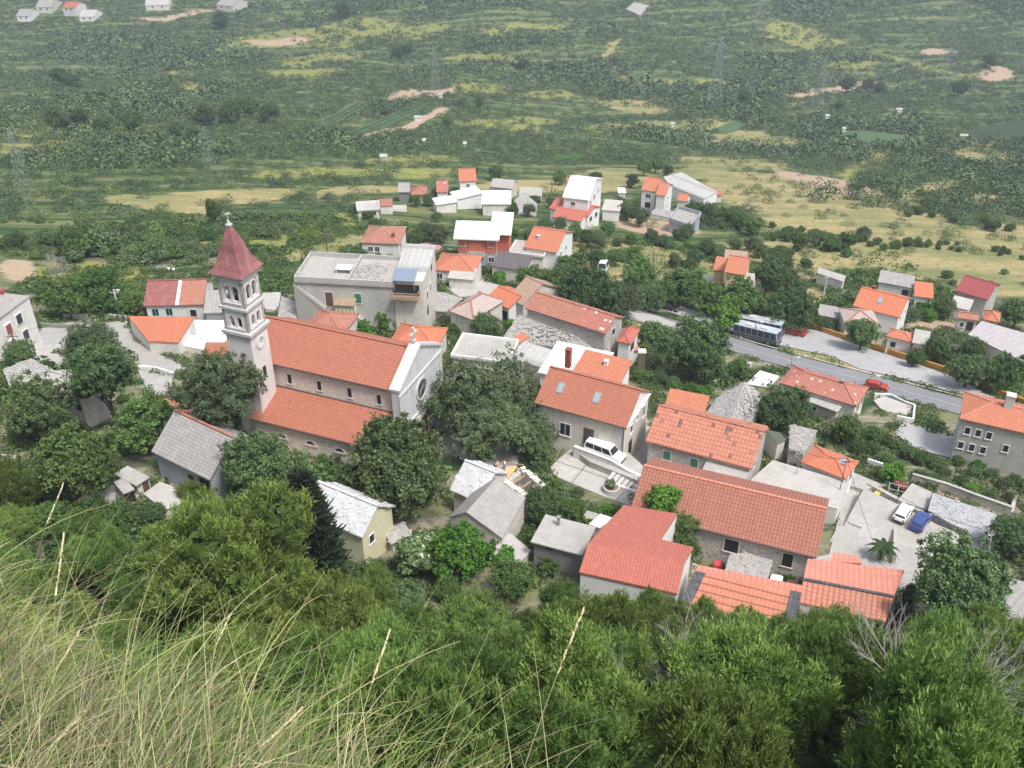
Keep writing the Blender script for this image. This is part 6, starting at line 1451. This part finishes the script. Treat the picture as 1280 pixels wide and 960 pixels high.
# understory shrubs in the left slope
for px,py,rp,k in [(110,640,30,'mid'),(150,650,28,'mid'),(60,650,34,'mid'),(190,640,20,'dark'),(20,620,34,'dark'),(20,690,40,'dark'),(90,690,36,'mid'),(140,710,34,'dark'),(470,720,34,'mid'),(430,745,36,'dark'),(500,760,34,'dark'),(560,735,26,'mid'),(690,700,24,'mid'),(630,700,20,'bright'),(240,620,24,'pinelt')]:
    treepx(px,py,rp,k,'leafy shrub on the rocky slope between the pines and the lowest houses',name='slope_shrub',cat='shrub',group='shrubs on the slope below the village',cz=.7,trunk=False)
# dead grey twigs among pines
def deadtree(px,py,hgt,label,seed):
    g=G(px,py,hgt*.6); r=random.Random(seed); g[2]=float(T(g[0],g[1])); o=empty('dead_tree',g,0,label,'dead tree'); m=MB()
    def br_(p,d,l,w,dp):
        e=p+d*l; m.bar(tuple(p),tuple(e),w,4,w*.6)
        if dp==0: return
        for _ in range(4):
            nd=d+Vector((r.uniform(-.8,.8),r.uniform(-.8,.8),r.uniform(-.3,.6))); nd.normalize(); br_(p+d*l*r.uniform(.4,1),nd,l*r.uniform(.5,.8),w*.55,dp-1)
    br_(Vector((0,0,-.3)),Vector((.1,-.1,1)).normalized(),hgt*.45,.12,5); m.build('branches','deadwood',o)
deadtree(868,838,11,'bare grey dead pine between green pines at lower right of centre',3); deadtree(1150,895,9,'bare dead branches in the pines at bottom right',5); deadtree(700,860,9,'bare dead twigs among pines at the bottom left of centre',9)
deadtree(62,330,9,'bare pale eucalyptus-like dead trunks at the left edge of the meadow',21); 

# ================================================================== COVER MASKS
PATCH=[ # px,py,rx,ry,angle(deg),kind  d=dry y=yellow-green s=soil g=green
(780,325,120,22,8,'d'),(700,232,120,9,-3,'d'),(985,248,110,26,10,'d'),(1090,290,130,34,8,'d'),(1210,320,100,34,6,'d'),(1000,318,90,16,6,'d'),(820,285,50,10,5,'s'),(910,205,70,9,3,'d'),
(895,180,32,6,0,'s'),(18,335,26,12,15,'s'),(200,258,70,9,8,'d'),(280,245,90,9,-4,'d'),(250,310,110,9,-8,'y'),(120,342,80,14,4,'y'),(380,290,80,16,-10,'y'),(400,310,60,8,-12,'d'),(960,380,36,14,5,'d'),(1010,372,20,10,5,'d'),
(800,397,44,10,14,'d'),(1040,452,70,6,16,'d'),(1150,470,0.1,0.1,0,'d'),(335,590,26,18,0,'d'),(355,575,26,14,0,'s'),(525,118,46,5,-8,'s'),(500,160,70,3,-17,'s'),(545,144,22,4,-20,'s'),(600,112,34,8,0,'y'),
(1155,82,60,5,14,'y'),(1240,92,26,8,0,'s'),(1180,66,22,4,0,'s'),(1000,45,50,12,12,'y'),(1060,80,32,7,0,'y'),(250,113,32,9,4,'y'),(230,95,20,4,0,'y'),(40,158,50,12,0,'y'),(155,161,22,8,-8,'y'),(60,185,70,10,0,'y'),(205,152,26,3,-30,'s'),
(380,92,44,7,-4,'y'),(330,50,60,8,-6,'y'),(430,42,70,16,-8,'y'),(500,40,60,10,-4,'y'),(350,52,40,4,0,'s'),(220,20,50,4,-6,'s'),(390,75,60,6,-6,'y'),(620,75,60,5,4,'y'),(640,90,40,5,4,'y'),(760,60,20,4,-30,'d'),(650,35,60,4,-4,'y'),
(1040,112,60,4,-8,'s'),(790,132,46,8,5,'d'),(860,155,60,6,0,'d'),(950,175,50,8,8,'d'),(1100,200,60,9,-22,'y'),(1150,240,60,8,-10,'d'),(1230,195,50,14,0,'d'),(1130,175,0.1,1,0,'g'),(640,155,60,8,0,'y'),(750,160,40,5,0,'y'),(870,215,40,6,0,'d'),
(770,218,70,6,-4,'d'),(900,230,24,8,20,'d'),(700,120,50,5,3,'y'),(820,100,40,4,5,'y'),(900,105,40,6,-3,'y'),(520,200,60,6,0,'y'),(480,215,80,6,0,'y'),(380,218,70,6,0,'y'),(450,240,60,6,-5,'d'),(1045,232,70,10,14,'s'),(1100,250,60,8,14,'d'),(1230,250,40,8,8,'d'),(1265,300,50,20,6,'d'),
(1010,340,40,8,10,'s'),(1130,335,60,12,10,'d'),(1170,340,30,6,0,'y'),(1240,360,40,10,10,'d'),(440,340,0.1,1,0,'g'),(1250,630,26,8,0,'s'),(1190,615,60,8,12,'s'),(1170,400,40,14,10,'s'),(900,760,.1,1,0,'d')]
def cover(x,y,z):
    px,py=proj((x,y,z))
    mp=np.stack([x*.013,y*.013],-1)
    w=np.sin(x*.09+1.3*np.sin(y*.05))+np.sin(y*.13+1.1*np.sin(x*.07+2))
    px=px+w*5; py=py+2.2*np.sin(x*.11+y*.05)
    D=np.zeros(x.shape);Y=np.zeros(x.shape);S=np.zeros(x.shape)
    for (cx,cy,rx,ry,an,k) in PATCH:
        c,s=math.cos(R(an)),math.sin(R(an)); dx,dy=px-cx,py-cy; u=(dx*c+dy*s)/rx; v=(-dx*s+dy*c)/ry
        m_=np.clip((1.25-np.hypot(u,v))/.4,0,1)
        if k=='d': D=np.maximum(D,m_)
        elif k=='y': Y=np.maximum(Y,m_)
        elif k=='s': S=np.maximum(S,m_)
    return D,Y,S
# terrain mesh
xs=np.concatenate([-np.geomspace(125,1500,80)[::-1],np.arange(-122,123,1.5),np.geomspace(125,1500,80)])
ys=np.concatenate([np.arange(-60,-8,4.),np.arange(-8,12,.5),np.arange(12,60,1.5),np.arange(60,230,1.25),np.geomspace(231.5,2300,230)])
near=np.sort(np.unique(np.concatenate([xs,np.arange(-8,4,.4)]))); xs=near
X,Y=np.meshgrid(xs,ys); Z=T(X,Y); Dm,Ym,Sm=cover(X,Y,Z)
ny,nx=X.shape; me=bpy.data.meshes.new('hillside'); me.vertices.add(nx*ny); me.vertices.foreach_set('co',np.stack([X,Y,Z],-1).reshape(-1).astype(np.float32))
i0=(np.arange(ny-1)[:,None]*nx+np.arange(nx-1)[None]).reshape(-1); F4_=np.stack([i0,i0+1,i0+1+nx,i0+nx],1).astype(np.int32); nf=len(F4_)
me.loops.add(nf*4); me.loops.foreach_set('vertex_index',F4_.reshape(-1)); me.polygons.add(nf); me.polygons.foreach_set('loop_start',np.arange(0,nf*4,4,dtype=np.int32)); me.polygons.foreach_set('loop_total',np.full(nf,4,np.int32)); me.polygons.foreach_set('use_smooth',np.ones(nf,bool))
c=np.ones((ny*nx,4),np.float32); c[:,0]=Dm.reshape(-1); c[:,1]=Ym.reshape(-1); c[:,2]=Sm.reshape(-1); c[:,3]=sst((np.hypot(X*.8,Y-122)-66)/25).reshape(-1)
at=me.color_attributes.new('cover','FLOAT_COLOR','POINT'); at.data.foreach_set('color',c.reshape(-1)); me.materials.append(MATS['hillside']); me.update(calc_edges=True)
tr_o=bpy.data.objects.new('ground',me); COL.objects.link(tr_o); tr_o['kind']='structure'
# vineyards and green fields: sheets with planted rows
def rows(name,label,pts,spacing,w,h,m,mg,ang_px):
    wp=[G(*p)[:2] for p in pts]; drape('field',pts,mg,off=.15,maxe=8)
    a,b=G(*ang_px[0])[:2],G(*ang_px[1])[:2]; d=(b-a)/np.linalg.norm(b-a); n=np.array([-d[1],d[0]])
    V=[]; c=sum(wp)/len(wp); ext=max(np.linalg.norm(p-c) for p in wp)
    mb=MB(); k=-ext
    while k<ext:
        t_=-ext
        while t_<ext:
            p=c+n*k+d*t_; q=p+d*3
            if inpoly(p[0],p[1],wp) and inpoly(q[0],q[1],wp):
                z0_,z1_=float(T(*p)),float(T(*q)); jj=random.uniform(.7,1.2); mb.beam((p[0],p[1],z0_),(q[0],q[1],z1_),w*jj,h*jj)
            t_+=3
        k+=spacing
    o=mb.build(name,m); tag(o,label,'vineyard',kind='stuff')
rows('vineyard','',[(400,152),(445,126),(467,131),(425,155)],3.2,1.2,1.0,'crop','crop',((400,152),(445,126)))
rows('vineyard','',[(432,166),(525,131),(540,138),(448,170)],3.2,1.2,1.0,'crop','crop',((432,166),(525,131)))
rows('vineyard','',[(1100,147),(1115,137),(1155,141),(1157,154)],4.5,1.8,1.0,'leaf_mid','hillside',((1100,147),(1115,137)))
rows('vineyard','',[(1122,197),(1182,172),(1190,180),(1142,200)],5,2.2,1.0,'leaf_mid','hillside',((1122,197),(1182,172)))
drape('field',[(1030,172),(1070,163),(1165,171),(1135,182),(1080,180)],'crop',off=.2,maxe=8)
drape('field',[(890,162),(920,150),(940,158),(905,168)],'crop',off=.2,maxe=8)
drape('field',[(692,202),(693,195),(730,193),(732,200)],'leaf_bright',off=.2,maxe=8)
drape('field',[(1200,165),(1280,150),(1300,170),(1220,178)],'leaf_olive',off=.2,maxe=8)
# ================================================================== SCRUB OF THE VALLEY
nC=120000
yy=np.sqrt(RS.uniform(170**2,930**2,nC)); xx=RS.uniform(-1,1,nC)*(yy*.66+40)
zz=T(xx,yy); pxx,pyy=proj((xx,yy,zz)); Dm,Ym,Sm=cover(xx,yy,zz)
def vn(x,y,s,seed):
    r=np.random.RandomState(seed); g=r.rand(256,256); u=x/s; v=y/s; iu=np.floor(u).astype(int); iv=np.floor(v).astype(int); fu=u-iu; fv=v-iv; fu=fu*fu*(3-2*fu); fv=fv*fv*(3-2*fv)
    a=g[iu%256,iv%256]; b=g[(iu+1)%256,iv%256]; c=g[iu%256,(iv+1)%256]; d=g[(iu+1)%256,(iv+1)%256]
    return (a*(1-fu)+b*fu)*(1-fv)+(c*(1-fu)+d*fu)*fv
ca,sa=math.cos(R(12)),math.sin(R(12)); ux=xx*ca+yy*sa; uy=-xx*sa+yy*ca
ter=np.sin((uy+14*vn(ux,uy,70,5)+3*vn(ux,uy,14,6))*6.28/15.)
den=.07*ter+.5*vn(ux*.45,uy*1.6,26,1)+.3*vn(ux*.6,uy*1.6,9,2)+.25*vn(ux,uy,90,3)
keep=RS.rand(nC)<np.clip((den-.32)*3.4,0.08,1)*(1-.9*Dm)*(1-.72*Ym)*(1-.9*Sm)
# clean zone round the village and fields
def vill(px,py): # True where individual planting rules
    return inpoly(px,py,[(430,262),(500,215),(600,208),(900,205),(910,262),(800,300),(870,330),(890,300),(1000,330),(1290,320),(1300,1000),(-20,1000),(-20,330),(170,330),(300,330),(430,300)])
vf=[[tuple(p) for p in f] for f in FOOT]
cx_=[(sum(p[0] for p in f)/len(f),sum(p[1] for p in f)/len(f),max(math.hypot(p[0]-sum(q[0] for q in f)/len(f),p[1]-sum(q[1] for q in f)/len(f)) for p in f)) for f in vf]
ca_=np.array(cx_)
FP=[[(400,152),(445,125),(467,131),(425,155)],[(432,166),(525,131),(540,138),(448,170)],[(1100,147),(1115,136),(1155,140),(1157,154)],[(1122,197),(1182,171),(1192,180),(1142,200)],[(1030,172),(1070,163),(1165,171),(1135,182)],[(890,162),(920,150),(940,158),(905,168)],[(692,202),(693,194),(732,192),(732,201)]]
idx=np.where(keep&(pxx>-60)&(pxx<1340)&(pyy>-40))[0]; ok=[]
for i in idx:
    x,y=xx[i],yy[i]
    dd=np.hypot(ca_[:,0]-x,ca_[:,1]-y)
    if (dd<ca_[:,2]+1.0).any():
        bad=False
        for j in np.where(dd<ca_[:,2]+2.)[0]:
            if ca_[j,2]<14 or inpoly(x,y,vf[j]): bad=True;break
        if bad: continue
    if pyy[i]>190 and vill(pxx[i],pyy[i]) and RS.rand()<.9: continue
    if pyy[i]<205 and any(inpoly(pxx[i],pyy[i],f) for f in FP): continue
    ok.append(i)
ok=np.array(ok); print('SCRUB',len(ok))
sz=RS.uniform(.6,1.5,len(ok))*(1+.9*(vn(xx[ok],yy[ok],60,9)>.62))*np.where(RS.rand(len(ok))<.06,1.6,1)
order=np.argsort(yy[ok]); ok=ok[order]; sz=sz[order]
nI=200
for j in range(nI):
    i=ok[j]; s=sz[j]*1.1
    o=bpy.data.objects.new('scrub_bush',None); COL.objects.link(o); o.location=(float(xx[i]),float(yy[i]),float(zz[i])-.1); o.scale=(s*1.2,s*1.2,s); o.rotation_euler=(0,0,RS.rand()*6.28)
    tag(o,'low green bush in the meadows just beyond the village','bush','scattered bushes nearest beyond the village')
    c=bpy.data.objects.new('crown',MESH['shrub' if RS.rand()<.6 else 'shrubg'][j%2]); COL.objects.link(c); c.parent=o; c.location=(0,0,.55)
far=ok[nI:]; fs=sz[nI:]; Vs=[];Ts=[]
for lo_,hi_,k,ls in ((0,300,170,.28),(300,420,90,.36),(420,600,44,.52),(600,2000,24,.75)):
    s_=(yy[far]>=lo_)&(yy[far]<hi_); n=int(s_.sum()); 
    if not n: continue
    b=np.stack([xx[far][s_],yy[far][s_],zz[far][s_]],1); rr=fs[s_]*1.5; tn=RS.rand(n)
    d=unit(n*k); d[:,2]=np.abs(d[:,2])*.95; C=np.repeat(b,k,0)+d*np.repeat(rr,k)[:,None]*(.55+.5*RS.rand(n*k))[:,None]*np.array([1.1,1.1,1.]); 
    s=np.repeat(rr,k)*ls*.62*(.6+.6*RS.rand(n*k)); Vs.append(leafquads(C,d,s,.85,.5)); Ts.append(np.clip(.9*np.repeat(tn**1.6,k)+.3*RS.rand(n*k)-.05,0,1))
V=np.concatenate(Vs); print('FARQ',len(V)); me=quads_mesh('valley_scrub',V,['leaf_far'],np.concatenate(Ts)); o=bpy.data.objects.new('valley_scrub',me); COL.objects.link(o); o['kind']='stuff'
# ================================================================== GROUND COVER IN THE VILLAGE
nG=70000; gx=RS.uniform(-85,90,nG); gy=RS.uniform(30,215,nG); kp=(np.abs(gx)<gy*.6+14)
dens=.55*vn(gx,gy,7,21)+.45*vn(gx,gy,2.5,22); kp&=dens>.43
Dg,Yg,Sg=cover(gx,gy,T(gx,gy)); kp&=RS.rand(nG)>.9*Dg
ii=np.where(kp)[0]; ok2=[]
for i in ii:
    dd=np.hypot(ca_[:,0]-gx[i],ca_[:,1]-gy[i]); bad=False
    for j in np.where(dd<ca_[:,2]+.5)[0]:
        if inpoly(gx[i],gy[i],vf[j]): bad=True;break
    if not bad: ok2.append(i)
ii=np.array(ok2); n=len(ii); k=26; rr=RS.uniform(.25,.8,n)*(1+.8*(vn(gx[ii],gy[ii],9,23)>.6)); base=np.stack([gx[ii],gy[ii],T(gx[ii],gy[ii])],1)
d=unit(n*k); d[:,2]=np.abs(d[:,2]); C=np.repeat(base,k,0)+d*np.repeat(rr,k)[:,None]*np.array([1.2,1.2,.9]); V=leafquads(C,d,np.repeat(rr,k)*.42*(.6+.8*RS.rand(n*k)),.8,.6)
me=quads_mesh('ground_cover',V,['leaf_mid'],np.clip(.6*np.repeat(RS.rand(n),k)+.4*RS.rand(n*k),0,1)); o=bpy.data.objects.new('ground_cover',me); COL.objects.link(o); o['kind']='stuff'; print('GC',n)

# bigger far trees standing out
for (px,py,rp) in [(655,80,9),(430,10,14),(285,140,18),(255,145,16),(310,135,18),(335,140,16),(70,150,18),(100,148,16),(130,152,14),(165,150,16),(75,95,14),(90,100,12),(275,25,12),(495,65,8),(510,60,9),(480,140,6),(590,215,10),(620,215,12),(1100,110,9),(930,120,10),(1050,130,7),(305,130,10),(1240,75,12),(1200,110,12),(1060,105,12),(1085,106,10),(690,82,7),(560,150,9),(575,128,6),(240,165,12),(220,160,12),(80,300,20),(110,292,20),(60,295,18),(140,292,16),(175,288,12),(20,300,16),(270,262,9)]:
    treepx(px,py,rp*1.0,'dark' if py>200 else random.choice(['dark','dark','olive']),'tall dark tree standing out of the valley scrub',name='valley_tree',cat='tree',group='large trees standing out of the valley scrub',cz=.85)

# ================================================================== FOREGROUND GRASS
def grassmat():
    m,nt,b=newmat('drygrass'); at=N(nt,'ShaderNodeAttribute',attribute_name='tint'); nt.links.new(at.outputs['Color'],b.inputs['Base Color']); b.inputs['Roughness'].default_value=.7; b.inputs['Specular IOR Level'].default_value=.2; MATS['drygrass']=m
grassmat()
def blades(n,region,lmin,lmax,w,pal,lean,seg=7,stiff=.5,clump=0):
    if clump:
        cc=np.array([region() for _ in range(clump)]); b=cc[RS.randint(0,clump,n)]+RS.randn(n,2)*.07
    else: b=np.array([region() for _ in range(n)])
    z=T(b[:,0],b[:,1])-.02; L_=RS.uniform(lmin,lmax,n); az=lean+RS.randn(n)*.75; el=RS.uniform(.55,1.4,n); bend=RS.uniform(.3,1.6,n)*stiff
    P_=np.stack([b[:,0],b[:,1],z],1); pts=[P_]; 
    for k in range(seg):
        e=el-bend*(k/seg)**1.3; dz=np.sin(e); dh=np.cos(e); P_=P_+np.stack([np.cos(az)*dh,np.sin(az)*dh,dz],1)*(L_/seg)[:,None]; pts.append(P_)
    pts=np.stack(pts,1); side=np.stack([-np.sin(az),np.cos(az),RS.randn(n)*.6],1); side/=np.linalg.norm(side,axis=1)[:,None]
    V=[];wi=w*RS.uniform(.6,1.3,n)
    for k in range(seg):
        a=wi*(1-k/seg*.75); c=wi*(1-(k+1)/seg*.75)
        V.append(np.stack([pts[:,k]-side*a[:,None],pts[:,k]+side*a[:,None],pts[:,k+1]+side*c[:,None],pts[:,k+1]-side*c[:,None]],1))
    pal=np.array(pal); col=pal[RS.randint(0,len(pal),n)]*RS.uniform(.5,1.1,(n,1)); 
    return np.stack(V,1).reshape(-1,4,3),np.repeat(col,seg,0),pts
def reg_(x0,x1,back=2.2,mg=.0):
    def f():
        while True:
            x=RS.uniform(x0,x1); ye=1.05-.68*x if x<0 else 1.05-x; y=ye+.1-abs(RS.randn())*back*.5
            if y>.25-mg and math.hypot(x,y)>.9: return (x,y)
    return f
straw=[(.54,.47,.26),(.46,.40,.22),(.38,.33,.19),(.60,.54,.32)]; green=[(.14,.22,.05),(.19,.28,.06),(.23,.32,.08),(.29,.34,.11)]; dead=[(.24,.20,.17),(.30,.26,.24),(.22,.17,.13)]
VV=[];CC=[]
for args in ((15000,reg_(-5,.0),.12,.32,.0016,straw+straw+straw+dead,.6,6,1.3,1500),(9000,reg_(-5,.0),.18,.46,.0016,green+green+straw,.5,7,1.2,700),(1500,reg_(-4.5,.2,1.5),.4,.7,.0012,straw+green,.35,8,1.1,260),(2600,reg_(-3.2,.2,1.2),.2,.34,.0009,[(.08,.15,.05),(.11,.19,.07)],.9,6,.5,30)):
    v_,c_,p_=blades(*args[:7],seg=args[7],stiff=args[8],clump=args[9]); VV.append(v_); CC.append(c_)
# seed heads on tall stalks
v_,c_,pt=blades(40,reg_(-4.0,.1,.9),.4,.66,.0012,[(.56,.52,.30),(.45,.45,.22),(.5,.42,.3)],.3,seg=9,stiff=.5,clump=60); VV.append(v_); CC.append(c_)
tips=[]
for i in range(len(pt)):
    a,b=pt[i,-3],pt[i,-1]; d=(b-a)/np.linalg.norm(b-a)
    for k in range(26):
        c=a+(b-a)*(k/26); s=unit(1)[0]*.004+d*.011; w_=np.cross(s,d); w_=w_/(np.linalg.norm(w_)+1e-9)*.0022; q=c+s
        tips.append(np.stack([c-w_,c+w_,q+w_*.6,q-w_*.6]))
tips=np.array(tips); VV.append(tips); CC.append(np.tile(np.array([[.60,.54,.33]]),(len(tips),1))*RS.uniform(.8,1.15,(len(tips),1)))
V=np.concatenate(VV); Cc=np.concatenate(CC); print('GRASS',len(V))
me=quads_mesh('dry_grass',V,['drygrass'],np.zeros(len(V))); at=me.color_attributes['tint']; cc=np.ones((len(V),4,4),np.float32); cc[:,:,:3]=Cc[:,None]; at.data.foreach_set('color',cc.reshape(-1)); o=bpy.data.objects.new('dry_grass',me); COL.objects.link(o); o['kind']='stuff'

# ================================================================== AIR, LIGHT, CAMERA
m=bpy.data.materials.new('haze'); m.use_nodes=True; nt=m.node_tree; nt.nodes.clear(); out=nt.nodes.new('ShaderNodeOutputMaterial'); pv=nt.nodes.new('ShaderNodeVolumePrincipled')
pv.inputs['Color'].default_value=(.76,.87,.96,1); pv.inputs['Density'].default_value=HAZE; pv.inputs['Anisotropy'].default_value=.3; nt.links.new(pv.outputs[0],out.inputs['Volume']); MATS['haze']=m
zmin=float(Z.min())-1.; b=MB(); b.box(-1501,-61,zmin,1501,2302,float(Z.max())+3)
hz=b.build('haze','haze'); hz['kind']='stuff'; hz.display_type='WIRE'
w=bpy.data.worlds.new('World'); sc.world=w; w.use_nodes=True; nt=w.node_tree; bg=nt.nodes['Background']; sk=nt.nodes.new('ShaderNodeTexSky'); sk.sky_type='NISHITA'; sk.sun_disc=False
EL,AZ=R(60),R(140)   # azimuth measured clockwise from +Y
sk.sun_elevation=EL; sk.sun_rotation=AZ; sk.dust_density=3; hs=nt.nodes.new('ShaderNodeHueSaturation'); hs.inputs['Saturation'].default_value=.55; nt.links.new(sk.outputs[0],hs.inputs['Color']); nt.links.new(hs.outputs[0],bg.inputs['Color']); bg.inputs['Strength'].default_value=SKY
l=bpy.data.lights.new('sun','SUN'); l.energy=SUN; l.angle=R(11); l.color=(1,.965,.92); lo=bpy.data.objects.new('sun',l); COL.objects.link(lo)
sd=Vector((math.sin(AZ)*math.cos(EL),math.cos(AZ)*math.cos(EL),math.sin(EL))); lo.rotation_euler=sd.to_track_quat('Z','Y').to_euler()
cam=bpy.data.cameras.new('camera'); cam.sensor_width=36; cam.lens=36*FOC/1280; cam.clip_end=5000; cam.clip_start=.05; co=bpy.data.objects.new('camera',cam); COL.objects.link(co); co.location=(0,0,CAMZ); co.rotation_euler=(R(90)-TH,0,0); sc.camera=co
sc.view_settings.view_transform='Standard'; sc.view_settings.look='None'; sc.view_settings.gamma=1; sc.view_settings.exposure=EXPO
for i in INFO: print(i)
